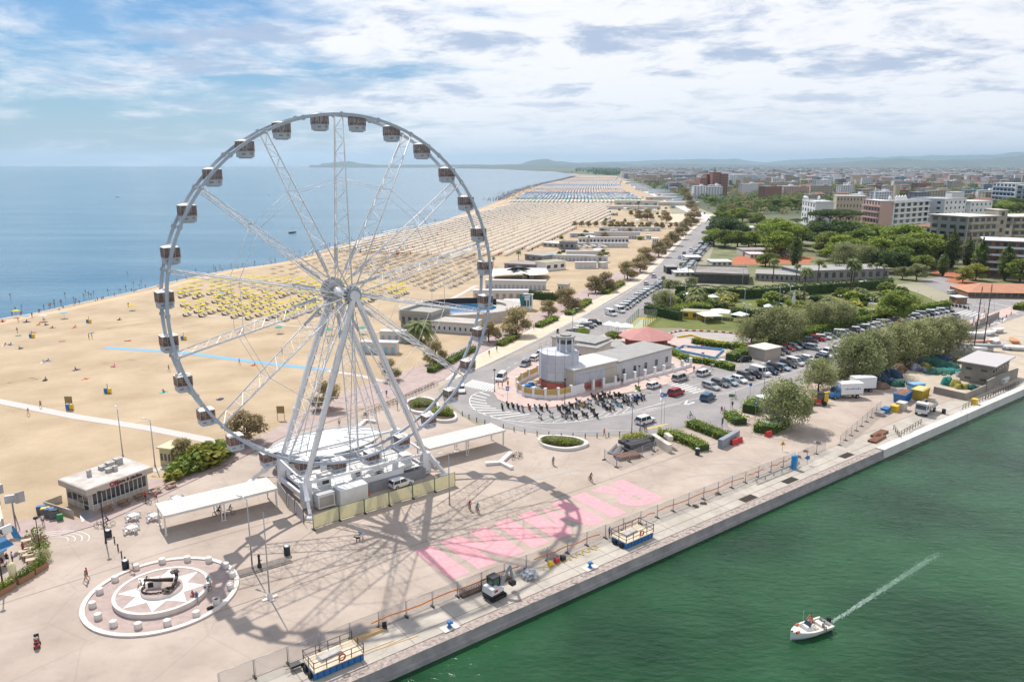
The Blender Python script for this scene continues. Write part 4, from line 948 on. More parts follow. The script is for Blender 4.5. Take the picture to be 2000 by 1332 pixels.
def planter(px, label, plants, hgt=.55):
    pts = smooth(gl(px + [px[0]]), 4)[:-1]; cx_ = sum(p[0] for p in pts)/len(pts); cy__ = sum(p[1] for p in pts)/len(pts)
    t = thing('planter', label, 'planter', (cx_, cy__)); P = [(x-cx_, y-cy__) for x, y in pts]; n = len(P); I = [(x*.86, y*.86) for x, y in P]
    m = MB(); vs = [(x, y, z) for z in (0, hgt) for x, y in P] + [(x, y, z) for z in (hgt, hgt-.15) for x, y in I]
    m.add(vs, [(i, (i+1) % n, n+(i+1) % n, n+i) for i in range(n)] + [(n+i, n+(i+1) % n, 2*n+(i+1) % n, 2*n+i) for i in range(n)] + [(2*n+i, 2*n+(i+1) % n, 3*n+(i+1) % n, 3*n+i) for i in range(n)])
    obj('basin', m, PL, t); obj('soil', MB().flat(I, hgt-.12), SOIL, t)
    for k, (x, y, r, h, lf) in enumerate(plants):
        p = g(x, y); o = obj('shrub', shrub_mesh('shrub', (r, r, h), int(260*r*r+80), .13, lf, 4, seed=int(x)), None, None, '%s shrub in the %s, %s from its left' % ({'green': 'green', 'bright': 'bright green', 'olive': 'grey-green', 'yellowgreen': 'yellow-green', 'dark': 'dark green', 'tamarisk': 'brownish'}[lf], label.split(',')[0].replace('curved ', ''), od(k)), 'shrub', loc=(*p, hgt-.15))
planter([(790,792),(800,783),(830,779),(850,785),(858,797),(848,808),(820,810),(798,804)], 'curved white planter beside the wheel, farther of two', [(812,796,1.5,.9,'green'),(828,795,1.6,1.0,'olive'),(838,793,1.5,.9,'green'),(820,789,1.4,.9,'olive')])
planter([(838,812),(850,803),(880,805),(892,815),(888,823),(866,826),(846,822)], 'curved white planter beside the wheel, nearer of two', [(856,812,1.4,1.5,'bright'),(868,813,1.5,1.6,'bright'),(876,814,1.3,1.3,'bright')])
planter([(1050,862),(1056,856),(1075,854),(1120,857),(1145,865),(1147,872),(1120,880),(1090,880),(1060,873)], 'curved white planter standing alone near the bollards', [(1068,868,1.2,.9,'green'),(1080,869,1.3,1.3,'olive'),(1092,871,1.2,.8,'green'),(1105,871,1.4,1.3,'bright'),(1120,872,1.3,.8,'green'),(1130,871,1.0,.7,'olive')])
def bench(px, label):
    m = MB(); pts = gl(px); m.wall(pts, 0, .5, .75, 0); o = obj('bench', m, PL, None, label, 'bench'); return o
bench([(948,908),(978,906),(1000,917)], 'white angled stone bench below the right shelter'); bench([(978,905),(998,887)], 'straight white stone bench arm running towards the parked bicycles')
bench([(700,836),(714,824),(735,826)], 'white stone bench behind the round canopy')
for i, (x, y, r_) in enumerate(((1003,896,1.2),(1010,892,.7),(1016,894,1.0))): bicycle(['dark','red','dark'][i], g(x, y), r_, 'bicycle parked at the white bench, %s from the left' % od(i))
for i in range(22):
    p = lerp(g(715, 812), g(850, 752), i/21); bicycle(['dark','white','dark','red'][i % 4], p, radians(-45 + (i*37 % 20)), 'bicycle in the long rack on the promenade behind the wheel, %s from its near end' % od(i), 'bicycles racked on the promenade')
# people on the plaza
pp = [('ride','red','navy',917,995,-70,'cyclist in a red top crossing the plaza beside another cyclist','dark'), ('ride','teal','navy',932,1000,-65,'cyclist in a teal top crossing the plaza beside another cyclist','dark'), ('ride','teal','black',1080,908,-80,'cyclist in teal near the white planter on the plaza','white'), ('ride','olive','navy',1153,940,-70,'cyclist in an olive top above the pink letters','dark'), ('ride','teal','black',1350,818,150,'cyclist in a turquoise top on the port road','dark'), ('ride','white','black',1433,779,30,'cyclist in white on the pavement beside the port road','white'), ('ride','navy','navy',1256,842,10,'dark-clothed cyclist behind the white car','dark'), ('ride','navy','black',427,1007,20,'cyclist in navy under the long white shelter','dark'), ('ride','teal','beige',448,1006,30,'cyclist in light blue under the long white shelter','white'), ('ride','white','navy',713,815,50,'cyclist in white riding behind the round canopy','dark')]
for ps, a_, b_, x, y, d, lb, bc in pp:
    person(ps, a_, b_, g(x, y), radians(d), lb); bicycle(bc, g(x, y), radians(d), 'bicycle under the ' + lb)
for ps, a_, b_, x, y, d, lb in (('walk','red','black',171,1132,200,'person in a red top walking left of the monument'), ('walk','grey','beige',169,1138,190,'person in grey walking just in front of the red-topped one'), ('bend','blue','white',709,1054,190,'person in blue bending down to a dog'), ('walk','orange','red',1180,853,-60,'person in orange running along the bollards'), ('stand','blue','navy',1190,1050,-40,'person in blue leaning at the quay railing'), ('stand','red','black',973,758,0,'person in red at the tower corner, nearest the road'), ('stand','black','navy',981,760,180,'person in black at the tower corner beside the one in red'), ('stand','orange','black',992,756,60,'person in orange at the tower corner'), ('walk','red','navy',1409,808,-90,'person in red near the green sign at the port road'), ('walk','white','navy',1414,810,-90,'person in white near the green sign at the port road'), ('walk','black','navy',1430,798,-140,'person in black pushing a pram at the port road'), ('stand','black','black',1355,727,-60,'person in black at the white gate post'), ('walk','beige','red',1389,722,-60,'person with red shorts at the roadside sign'), ('stand','black','black',1215,752,-60,'person in black beside the wall with white pillars'), ('stand','navy','black',1208,751,-80,'person in navy beside the wall with white pillars'), ('stand','white','black',1191,775,-60,'person in white among the parked scooters, nearest the wall'), ('stand','teal','white',1195,795,-60,'person in teal shorts among the parked scooters'), ('stand','white','navy',663,833,-60,'person in white standing behind the round canopy'), ('walk','blue','black',755,775,-120,'person in blue on the promenade right of the wheel leg'), ('walk','red','black',792,792,-60,'person in red beside the wheel leg'), ('stand','black','red',776,800,0,'person in black beside the white wheel leg')):
    person(ps, a_, b_, g(x, y), radians(d), lb)
# dog
DOGF = mat('dog_fur', (.05, .03, .02), .9)
m = MB(); m.tube((-.28,0,.42), (.22,0,.46), .12, .16, n=8); m.tube((.2,0,.5), (.42,0,.68), .09, .08, n=8); m.tube((.36,0,.7), (.62,0,.64), .09, .045, n=8); m.box(.4, .06, .74, .06, .04, .1); m.box(.4, -.06, .74, .06, .04, .1); m.tube((-.3,0,.5), (-.52,0,.62), .035, .015, n=5)
for x in (-.24, .18):
    for y in (-.09, .09): m.tube((x, y, .42), (x - .05, y, .2), .06, .035, n=6); m.tube((x - .05, y, .2), (x, y, .02), .035, .03, n=6); m.box(x + .03, y, 0, .1, .06, .04)
obj('dog', m, DOGF, None, 'dark brown dog held by the person in blue on the plaza', 'dog', loc=(*g(699, 1056), 0), rz=radians(200))
# mobility scooter with rider
t = thing('mobility_scooter', 'red mobility scooter on the plaza in the near left', 'mobility scooter', g(73, 1262), radians(-60)); m = MB(); m.box(0, 0, .22, 1.1, .5, .14); m.box(-.35, 0, .35, .5, .5, .25); m.bar((.5, 0, .3), (.35, 0, .95), .3, .14); obj('body', m, RED, t)
m = MB(); m.box(-.3, 0, .6, .5, .48, .12); m.box(-.52, 0, .7, .1, .48, .5); obj('seat', m, BLACK, t); m = MB()
for x, y in ((-.4, .28), (-.4, -.28), (.45, .26), (.45, -.26)): m.tube((x, y-.05, .15), (x, y+.05, .15), .15, n=10)
obj('wheels', m, BLACK, t); m = MB(); m.bar((.33, -.25, .95), (.33, .25, .95), .05); m.box(.55, 0, .6, .25, .35, .25); obj('handlebar', m, DARK, t)
person('sit', 'white', 'black', g(73, 1262), radians(-60), 'person in white riding the red mobility scooter', z=.22)
# ================================================================ lettering painted on the quay
PK = mat('pink_ground_paint', (.62, .29, .32), .85, vs=1.4, col2=(.72, .37, .40), det=8)
def letter(ch, w, bw=2.9):
    """polygons of a block letter, x 0..w, y 0..1 (y scaled later)"""
    if ch == 'I': return [[(0,0),(w,0),(w,1),(0,1)]]
    if ch == 'M': return [[(0,0),(bw,0),(bw,1),(0,1)], [(w-bw,0),(w,0),(w,1),(w-bw,1)], [(bw,1),(bw,.62),(w/2,.02),(w/2,.5)], [(w-bw,1),(w/2,.5),(w/2,.02),(w-bw,.62)]]
    if ch == 'N': return [[(0,0),(bw,0),(bw,1),(0,1)], [(w-bw,0),(w,0),(w,1),(w-bw,1)], [(bw,1),(bw,.5),(w-bw,0),(w-bw,.5)]]
    out = [[(0,0),(bw,0),(bw,1),(0,1)]]; cx_, cy__, rx, ry = bw, .70, w-bw-.2, .30
    for i in range(10):
        a0, a1 = -pi/2 + pi*i/10, -pi/2 + pi*(i+1)/10
        out.append([(cx_ + rx*cos(a0), cy__ + ry*sin(a0)), (cx_ + rx*cos(a1), cy__ + ry*sin(a1)), (cx_ + rx*.38*cos(a1), cy__ + ry*.34*sin(a1)), (cx_ + rx*.38*cos(a0), cy__ + ry*.34*sin(a0))])
    out.append([(bw,.40),(bw+2.2,.42),(w+.2,0),(w-2.9,0)]); return out
s0 = 37.4
lt = thing('ground_lettering', 'huge pink RIMINI letters painted on the quay paving', 'painted lettering', q(18, 14.6))
for ch, wd_ in (('R', 7.0), ('I', 2.9), ('M', 9.4), ('I', 2.9), ('N', 7.6), ('I', 2.9)):
    m = MB()
    for pl in letter(ch, wd_): m.flat([q(s0 - x, 19.2 - y*9.1) for x, y in pl], .003)
    m.xf(Matrix.Translation((-lt.location.x, -lt.location.y, 0))); obj('letter', m, PK, lt); s0 -= wd_ + 1.3
# ================================================================ mesh fence along the quay
FMESH = mat('fence_wire', (.45, .45, .46), .5, .5, alpha=.16); FP = mat('fence_post_galvanised', (.36, .37, .39), .45, .6)
def make_panel(L=3.45):
    t = thing('mesh_fence_panel', 'x', 'fence panel'); m = MB(); m.box(L/2, 0, .12, L-.08, .012, 1.85); obj('wire_mesh', m, FMESH, t)
    m = MB(); m.tube((0,0,0), (0,0,2.05), .035, n=5); m.tube((.12,0,.1), (.12,0,2.0), .02, n=4); m.tube((L-.05,0,.1), (L-.05,0,2.0), .02, n=4); m.tube((0,0,2.0), (L,0,2.0), .02, n=4); m.tube((0,0,.12), (L,0,.12), .02, n=4); obj('frame', m, FP, t)
    m = MB(); m.box(0, 0, 0, .22, .75, .13); obj('foot', m, DARK, t); return t
FPN = make_panel(); fi = 0
def fence_run(a, b, where):
    global fi
    L = dist(a, b); n = max(1, round(L/3.45)); th_ = ang(a, b)
    for i in range(n):
        p = lerp(a, b, i/n); dup(FPN, p, th_, 'grey wire mesh fence panel %s, %s from its left end' % (where, od(i)), 'mesh fence panels ' + where, sc=(L/n/3.45, 1, 1))
fence_run(q(-31, 6.45), q(66, 6.1), 'along the quay')
fence_run(g(1180, 898), g(1204, 913), 'left of the pipe stack'); fence_run(g(1204, 913), g(1300, 872), 'in front of the pipe stack'); fence_run(g(1557, 905), g(1612, 878), 'at the works area bend'); fence_run(g(1640, 870), g(1720, 800), 'behind the works area')
for i, (a, b) in enumerate(((-14.6, 6), (8.4, 20), (24, 31), (31.5, 52), (53, 57.5), (59, 66))):
    m = MB(); n = 10
    for k in range(n):
        x0, x1 = a + (b-a)*k/n, a + (b-a)*(k+1)/n; h0, h1 = .95 + .12*sin(k*1.7), .95 + .12*sin((k+1)*1.7)
        m.bar(q(x0, 6.36, h0), q(x1, 6.36, h1), .03, .16)
    obj('orange_net_strip', m, ORANGE, None, 'orange plastic warning strip tied to the quay fence, %s from the left' % od(i), 'warning strip', 'orange strips on the quay fence')
# ---- work pontoons, excavator and building materials on the quay
PW = mat('pontoon_deck', (.55, .45, .32), .85, vs=1.5, col2=(.68, .58, .45)); RAIL = mat('rail_brown', (.11, .085, .075), .7)
def pontoon(p, rz, label):
    t = thing('work_pontoon', label, 'pontoon', p, rz); m = MB(); m.box(0, 0, .1, 5.4, 2.7, .75, 0, 0)
    for i in range(8): m.box(-2.35 + i*.67, -1.37, .15, .08, .06, .62, 0, 1); m.box(-2.35 + i*.67, 1.37, .15, .08, .06, .62, 0, 1)
    obj('hull', m, [BLUE, mat('pontoon_rib', (.01, .08, .24), .5)], t); obj('deck', MB().box(0, 0, .85, 5.6, 2.9, .08), PW, t)
    for (x0, y0, x1, y1, gap) in ((-2.7,-1.35,2.7,-1.35,0), (-2.7,1.35,2.7,1.35,0), (-2.7,-1.35,-2.7,1.35,0), (2.7,-1.35,2.7,1.35,0)):
        m = MB(); n = 4 if x0 != x1 else 2
        for i in range(n+1): x, y = x0+(x1-x0)*i/n, y0+(y1-y0)*i/n; m.box(x, y, .9, .07, .07, 1.15 if i in (0, n) else 1.05)
        for h in (1.35, 1.95): m.bar((x0, y0, h), (x1, y1, h), .06)
        obj('railing', m, RAIL, t)
    m = MB(); wheel_ring(m, .3, 1.45, .34, .12, 14, 0, -1.42); obj('life_ring', m, mat('life_ring_red', (.6, .1, .05), .6), t)
    m = MB(); m.tube((-3.0, -.6, .3), (-2.75, -.6, .3), .35, n=12); m.tube((-3.0, .6, .3), (-2.75, .6, .3), .35, n=12); obj('tyre_fender', m, BLACK, t)
    m = MB(); m.box(-.3, .3, .93, 2.6, 1.2, .28, .1, 0, (.85, .7)); obj('sheet_pile', m, mat('grey_tarpaulin', (.42, .4, .38), .8, var=.15, vs=2), t)
pontoon(q(-20.3, 3.6), QA, 'blue-sided work pontoon with rails standing on the quay at its near left end'); pontoon(q(23.6, 3.7), QA + .02, 'blue-sided work pontoon with brown rails standing on the middle of the quay')
t = thing('excavator', 'small white and black excavator with raised arm on the quay slab', 'excavator', g(966, 1166), QA + .1)
XW = mat('excavator_white', (.72, .72, .71), .35)
m = MB()
for y in (-.72, .72):
    m.box(0, y, .1, 1.8, .38, .42); m.tube((-.9, y-.19, .31), (-.9, y+.19, .31), .25, n=10); m.tube((.9, y-.19, .31), (.9, y+.19, .31), .25, n=10)
    for i in range(9): m.box(-.9 + i*.225, y, .53, .1, .42, .05)
obj('tracks', m, BLACK, t); m = MB(); m.box(0, 0, .4, 1.2, 1.1, .25); m.bar((1.1, -.9, .3), (1.1, .9, .3), .12, .4); obj('undercarriage', m, DARK, t)
m = MB(); m.box(-.25, 0, .68, 1.9, 1.7, .3); m.tube((-1.0, -.7, .7), (-1.0, .7, .7), .3, n=10); obj('base_plate', m, DARK, t)
m = MB(); m.box(-.55, 0, .95, 1.35, 1.72, .75, 0, 0, (.85, .95)); m.box(.45, -.55, .95, .6, .55, .5); bd = obj('body', m, XW, t)
sign_text('E50', .34, mat('decal_red', (.6, .02, .03), .5), bd, (-.5, -.88, 1.35), (pi/2, 0, 0), bold=.02)
m = MB(); m.box(.1, .3, 1.3, 1.1, 1.0, 1.25); obj('cab_glass', m, mat('cab_green_glass', (.05, .13, .09), .1, alpha=.85), t); m = MB()
for x in (-.45, .65):
    for y in (-.2, .8): m.box(x, y, 1.25, .1, .1, 1.35)
m.box(.1, .3, 2.55, 1.25, 1.15, .12); m.box(.1, .3, 1.2, 1.2, 1.1, .12); obj('cab_frame', m, DARK, t)
m = MB(); m.bar((.6, -.3, 1.0), (1.35, -.3, 2.5), .26, .34); m.bar((1.3, -.3, 2.4), (2.3, -.3, 3.35), .24, .32); m.bar((2.2, -.3, 3.4), (2.75, -.3, 1.3), .2, .28); m.bar((.9, -.3, 1.2), (1.6, -.3, 2.2), .1); m.bar((1.5, -.3, 2.9), (2.4, -.3, 3.7), .1); obj('arm', m, mat('arm_grey', (.3, .31, .33), .5), t)
m = MB(); m.box(2.6, -.3, .75, .6, .7, .5, 0, 0, (1.2, 1)); obj('bucket', m, DARK, t)
REB = mat('rebar_cage', (.16, .11, .09), .85)
t = thing('rebar_cage', 'long low rebar cage lying behind the excavator', 'rebar cage', q(-3.0, 6.0), QA); m = MB()
for i in range(30): m.box(i*.25, 0, 0, .04, .8, .04); m.box(i*.25, -.38, 0, .04, .04, .85); m.box(i*.25, .38, 0, .04, .04, .85)
for h in (.2, .4, .6, .8):
    for y in (-.38, .38): m.bar((0, y, h), (7.3, y, h), .05)
m.box(3.6, 0, .02, 7.2, .7, .28); obj('cage', m, REB, t)
m = MB(); leaves(m, (0, 0, .45), (1.0, .8, .55), 140, .3, 0, .7); m.box(0, 0, 0, 1.5, 1.1, .7, .3, 0, (.6, .6)); obj('sheet_heap', m, mat('white_sheet', (.66, .68, .7), .6), None, 'crumpled white plastic sheet heap beside the excavator arm', 'plastic sheet', loc=(*q(6.3, 4.6), 0))
def bollard_blue(p, label):
    t = thing('mooring_bollard', label, 'mooring bollard', p); m = MB(); m.lathe([(.34, 0), (.3, .1), (.17, .16), (.16, .5), (.32, .58), (.3, .72), (0, .76)], n=12); m.box(.2, 0, .5, .45, .2, .14); obj('post', m, BLUE, t)
    obj('pad', MB().box(0, 0, 0, 2.0, 1.3, .05, QA), CONC, t)
bollard_blue(q(-7.4, 1.75), 'blue mooring bollard on the quay, left of the excavator'); bollard_blue(q(13.9, 1.8), 'blue mooring bollard on the quay between the excavator and the far pontoon')
m = MB()
for i in range(4): m.box(2.5, i*.16, 0.0, 5.4, .13, .16)
for i in range(3): m.box(2.4, .08 + i*.16, .17, 5.0, .13, .1)
obj('timber_stack', m, mat('pale_timber', (.62, .42, .2), .7), None, 'stack of pale timber planks along the fence above the near pontoon', 'timber', loc=q(-18.4, 5.6, 0), rz=QA)
for i, (s1, t1, a_) in enumerate(((-18, 3.6, .05), (-15.5, 3.0, .1))): obj('loose_plank', MB().box(2.2, 0, .01, 4.8, .1, .05), mat('pale_timber', (.62, .42, .2), .7), None, 'single pale plank lying on the slab right of the near pontoon, the %s one' % ('longer' if i == 0 else 'nearer'), 'plank', loc=q(s1, t1, 0), rz=QA - a_)
t = thing('wheelbarrow', 'dark wheelbarrow standing behind the near pontoon', 'wheelbarrow', q(-23.8, 5.2), QA); m = MB(); m.box(0, 0, .35, .9, .6, .3, 0, 0, (1.2, 1.2)); obj('tray', m, DARK, t); m = MB(); m.tube((.75, -.05, .2), (.75, .05, .2), .2, n=10); obj('wheel', m, BLACK, t); m = MB(); m.bar((.75, 0, .2), (-1.1, .28, .6), .05); m.bar((.75, 0, .2), (-1.1, -.28, .6), .05); m.bar((-.3, .25, .4), (-.35, .25, 0), .05); m.bar((-.3, -.25, .4), (-.35, -.25, 0), .05); obj('handles', m, WOOD, t)
m = MB(); m.box(0, 0, 0, .5, .45, .45); m.box(0, 0, .45, .5, .06, .5); obj('site_chair', m, DARK, None, 'worn dark chair standing on the slab behind the pale planks', 'chair', loc=q(-13.3, 5.8, 0), rz=.4)
for i, (s1, t1, c, nm) in enumerate(((10.2, 5.2, 'yellow_paint', 'yellow'), (11.3, 5.3, 'red_plastic', 'red'), (12.4, 5.3, 'dark_metal', 'dark'))):
    m = MB(); m.box(0, 0, .1, .7, .5, .5, 0, 0, (.8, .8)); m.tube((-.3, 0, .12), (.3, 0, .12), .15, n=8); m.bar((-.3, -.2, .1), (-.3, -.2, .8), .05); m.bar((-.3, .2, .1), (-.3, .2, .8), .05); m.bar((-.3, -.2, .8), (-.3, .2, .8), .05)
    obj('site_machine', m, MATS[c], None, '%s petrol compressor on the slab right of the excavator' % nm, 'compressor', loc=q(s1, t1, 0), rz=QA)
m = MB(); pv_ = None
for i in range(60):
    a = (9 + i*.16, 5.1 + .45*sin(i*.9) + .25*sin(i*2.3)); p = q(a[0], a[1], .05)
    if pv_: m.tube(pv_, p, .04, n=4)
    pv_ = p
obj('hose', m, YEL, None, 'tangled yellow hose lying along the fence right of the excavator', 'hose')
m = MB()
for i, (s1, t1) in enumerate(((58.7, 2.3), (76.4, 2.6), (47.5, 2.2))): m.flat([q(s1-1.6, t1-.7), q(s1+1.6, t1-.7), q(s1+1.6, t1+.7), q(s1-1.6, t1+.7)], .014)
obj('slab_pit', m, mat('pit_dark', (.035, .025, .02), .95), kind='structure')
for i, (s1, t1) in enumerate(((38.6, 5.2), (40.5, 5.1), (45, 5.8), (69, 7.2), (72.5, 8.0), (78, 9))):
    m = MB()
    for k in range(9): a = rnd.random()*6.28; m.box(cos(a)*.5*rnd.random(), sin(a)*.4*rnd.random(), 0, .3, .25, .15 + .2*rnd.random(), a, 0, (.6, .6))
    obj('rubble_heap', m, mat('rubble', (.18, .12, .08), .95, var=.3, vs=4), None, 'small brown rubble heap by the quay fence, %s from the left' % od(i), 'rubble heap', 'rubble heaps on the quay', loc=q(s1, t1, 0))
t = thing('guard_rail', 'long grey steel guard rail on posts on the quay', 'guard rail', q(53.2, 4.9), QA); m = MB(); m.box(6, 0, .55, 12.5, .08, .32); obj('rail', m, STEEL, t)
for i in range(6): obj('post', MB().box(.4 + i*2.3, .08, 0, .12, .12, .8), STEEL, t)
m = MB(); m.lathe([(.5, 0), (.5, 2.2), (.42, 2.4), (0, 2.5)], n=14); obj('blue_tank', m, mat('bright_blue_plastic', (.02, .25, .55), .4), None, 'bright blue upright cylinder at the right end of the guard rail', 'tank', loc=q(63.6, 4.8, 0))
def sign_(p, label, kind, h=2.6, rz=0.0):
    t = thing('road_sign', label, 'sign', p, rz); m = MB(); m.tube((0,0,0), (0,0,h), .04, n=5)
    if kind == 'board': m.tube((.8,0,0), (.8,0,h), .04, n=5)
    obj('post', m, STEEL, t); m = MB(); SB = mat('sign_blue', (.02, .16, .45), .5)
    if kind == 'round': m.tube((0, -.05, h), (0, -.02, h), .38, n=16); obj('plate', m, SB, t); m = MB(); m.bar((-.2, -.06, h+.15), (.15, -.06, h-.15), .1, .02); obj('arrow', m, WHITE, t)
    if kind == 'square': m.box(0, -.04, h-.45, .7, .04, .9); obj('plate', m, SB, t); m = MB(); m.box(0, -.07, h-.2, .4, .02, .4); obj('symbol', m, WHITE, t)
    if kind == 'tri': m.add([(-.5,-.04,h-.4),(.5,-.04,h-.4),(0,-.04,h+.45),(-.5,0,h-.4),(.5,0,h-.4),(0,0,h+.45)], [(0,1,2),(5,4,3),(0,3,4,1),(1,4,5,2),(2,5,3,0)]); obj('plate', m, mat('sign_amber', (.75, .42, .02), .5), t); m = MB(); m.add([(-.12,-.06,h-.25),(.12,-.06,h-.25),(0,-.06,h+.15)], [(0,1,2)]); obj('symbol', m, BLACK, t)
    if kind == 'board': m.box(.4, -.05, h-1.3, 1.2, .06, 1.3); obj('plate', m, mat('sign_dark_panel', (.05, .07, .1), .4), t)
    if kind == 'green': m.box(0, -.04, h-.6, 1.0, .06, .6); obj('plate', m, GREEN, t)
sign_(q(69.4, 10.8), 'amber warning triangle sign inside the works fence', 'tri', 1.5); sign_(q(67.0, 4.4), 'round blue arrow sign standing on the slab beside the pit', 'round', 1.3); sign_(g(1205, 908), 'round blue arrow sign in front of the pipe stack', 'round', 1.2)
sign_(g(1291, 828), 'pair of tall blue information signs beside the white car', 'square', 6.0, -.4); sign_(g(1297, 828), 'tall post with round blue arrow sign behind the information sign', 'round', 6.0); sign_(g(1426, 808), 'green bus stop style sign at the port road corner', 'green', 4.2); sign_(g(1464, 782), 'round blue sign pair on the port road pavement', 'round', 3.6); sign_(g(1474, 826), 'blue square sign beside the hedges and the white cabin', 'square', 4.2); sign_(g(1408, 850), 'dark information board on two posts above the grey barrier', 'board', 3.4, QA+.4)
sign_(g(1371, 722), 'blue sign on a post behind the parked white hatchback', 'square', 4.0); sign_(g(1340, 732), 'blue parking sign at the end of the pillared wall', 'square', 3.6); sign_(g(991, 785), 'dark signpost on the tower pavement', 'square', 3.0); sign_(g(1920, 626), 'amber warning triangle sign near the boat yard', 'tri', 3.2); sign_(g(1882, 600), 'round dark road sign at the far junction', 'round', 3.0)
# ---- steel pipe and sheet-pile stack
PIP = mat('pile_grey', (.13, .13, .14), .5, .4); RUST = mat('rusty_steel', (.17, .07, .04), .85, vs=2, col2=(.28, .14, .09))
st = thing('sheet_pile_stack', 'stack of dark grey steel sheet piles inside the fenced square', 'pile stack', g(1243, 878), radians(32))
for k, (x, y, z, L, w_) in enumerate(((0, 0, 0, 5.5, 2.4), (1.6, 1.2, 0, 6, 2), (.3, .2, .8, 5, 1.8), (2.0, 1.4, .8, 5.5, 1.6), (1.0, 2.6, .6, 5.5, 1.6))):
    m = MB()
    for i in range(int(w_/.3)):
        for j in range(3): m.box(x, y - w_/2 + i*.3, z + j*.24, L, .2, .2, 0, 0, (1, .6))
    obj('pile_bundle', m, PIP, st)
st = thing('rusty_pile_stack', 'low stack of rusty steel piles in front of the grey stack', 'pile stack', g(1224, 893), radians(22)); m = MB()
for i in range(8):
    for j in range(3): m.box(0, -1 + i*.26, j*.22, 4.4, .18, .18)
obj('pile_bundle', m, RUST, st)
st = thing('leaning_pile_heap', 'fan of dark steel piles leaning left of the pile stack', 'pile stack', g(1206, 884), radians(60)); m = MB()
for i in range(9): m.bar((-1.6 + rnd.random()*.4, -1 + i*.28, .12), (1.8, -.8 + i*.25, .3 + rnd.random()*.7), .24, .2)
obj('piles', m, PIP, st)
for i, (s1, t1) in enumerate(((88.5, 3.5), (91.5, 4.6))):
    m = MB()
    for k in range(6):
        for j in range(2): m.box(0, -.7 + k*.25, j*.22, 5.0, .18, .18)
    obj('rusty_pile_stack', m, RUST, None, 'rusty pile stack on the right quay, %s the white lorry' % ('well left of' if i == 0 else 'just below'), 'pile stack', loc=q(s1, t1, 0), rz=QA + .1)
# ---- hedges, blocks, barrier beside the plaza
def hedge(pts, w_, h, label, leaf='bright', base=0.0, dens=24, size=.22):
    P = walk(pts, .9); cx_, cy__ = P[len(P)//2][:2]; m = MB(); r_ = random.Random(len(P))
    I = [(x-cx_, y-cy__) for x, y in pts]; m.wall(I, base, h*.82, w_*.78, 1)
    for x, y, a in P: leaves(m, (x-cx_, y-cy__, base + h*.52), (.75, .75, h*.5), 3, size, 0, .8, r_=r_)
    for x, y, a in walk(pts, .45):
        for _ in range(dens):
            u = r_.uniform(-1, 1); v = r_.random(); ed = r_.random() < .45
            ox = (u if not ed else (1 if u > 0 else -1)*(1-.1*r_.random()))*w_/2*(1 + .14*sin(x*1.3+y)); zz_ = base + (h*(1 + .09*sin(x*.9 + y*1.7)) if not ed else h*v); px_, py_ = x - sin(a)*ox - cx_, y + cos(a)*ox - cy__
            leaves(m, (px_, py_, zz_), (.2, .2, .14), 1, size, 0, .1, r_=r_)
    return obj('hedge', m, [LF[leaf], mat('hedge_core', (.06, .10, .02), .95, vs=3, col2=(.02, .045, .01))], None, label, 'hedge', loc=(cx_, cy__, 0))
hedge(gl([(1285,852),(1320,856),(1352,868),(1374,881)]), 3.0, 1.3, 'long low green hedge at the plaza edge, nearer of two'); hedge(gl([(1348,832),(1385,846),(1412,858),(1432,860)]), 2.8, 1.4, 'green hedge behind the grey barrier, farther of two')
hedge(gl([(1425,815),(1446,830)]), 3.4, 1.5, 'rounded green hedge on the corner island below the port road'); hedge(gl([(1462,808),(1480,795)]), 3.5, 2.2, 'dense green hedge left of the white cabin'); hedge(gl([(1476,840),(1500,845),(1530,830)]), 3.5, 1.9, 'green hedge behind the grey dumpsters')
o = obj('shrub', shrub_mesh('shrub', (2.4, 2.0, 1.7), 1100, .2, 'yellowgreen', 6, 3), None, None, 'feathery yellow-green shrub behind the pipe stack', 'shrub', loc=(*g(1245, 866), 0)); o = obj('shrub', shrub_mesh('shrub', (1.6, 1.4, 1.4), 500, .2, 'yellowgreen', 5, 4), None, None, 'smaller yellow-green shrub at the floodlight pole', 'shrub', loc=(*g(1228, 864), 0))
m = MB(); m.wall(gl([(1275,862),(1308,884)]), 0, 1.5, .9); m.wall(gl([(1300,868),(1310,876)]), 1.5, 2.3, .8); obj('block_wall', m, mat('pale_blocks', (.62, .56, .48), .85), None, 'row of pale concrete blocks between the pipe stack and the hedge', 'block wall')
m = MB(); m.wall(gl([(1406,876),(1440,856)]), 0, 1.7, .9); obj('grey_barrier', m, mat('grey_barrier_paint', (.25, .28, .32), .7, var=.1, vs=1), None, 'long grey concrete barrier beside the red blocks', 'barrier')
for i, (x, y) in enumerate(((1434,868),(1443,864),(1501,852))):
    m = MB(); m.box(0, 0, 0, 1.4, .6, 1.0, 0, 0, (1, .6)); obj('plastic_barrier', m, RED, None, ['red and white plastic barrier, the left one beside the grey barrier', 'red plastic barrier, the right one beside the grey barrier', 'red plastic barrier in front of the grey dumpsters'][i], 'barrier', loc=(*g(x, y), 0), rz=.5)
DG = mat('dumpster_grey', (.24, .26, .29), .5, var=.1, vs=1); DL = mat('dumpster_lid', (.42, .45, .5), .45)
for i, (x, y) in enumerate(((1498,840),(1512,841),(1527,834))):
    t = thing('dumpster', 'grey dumpster with pale lid, %s of three below the willow tree' % ['left', 'middle', 'right'][i], 'dumpster', g(x, y), QA + .15); m = MB(); m.box(0, 0, .2, 1.9, 1.5, 1.35, 0, 0, (1.06, 1.06)); obj('bin_body', m, DG, t); m = MB(); m.box(0, 0, 1.55, 2.1, 1.7, .25, 0, 0, (.95, .55)); obj('lid', m, DL, t)
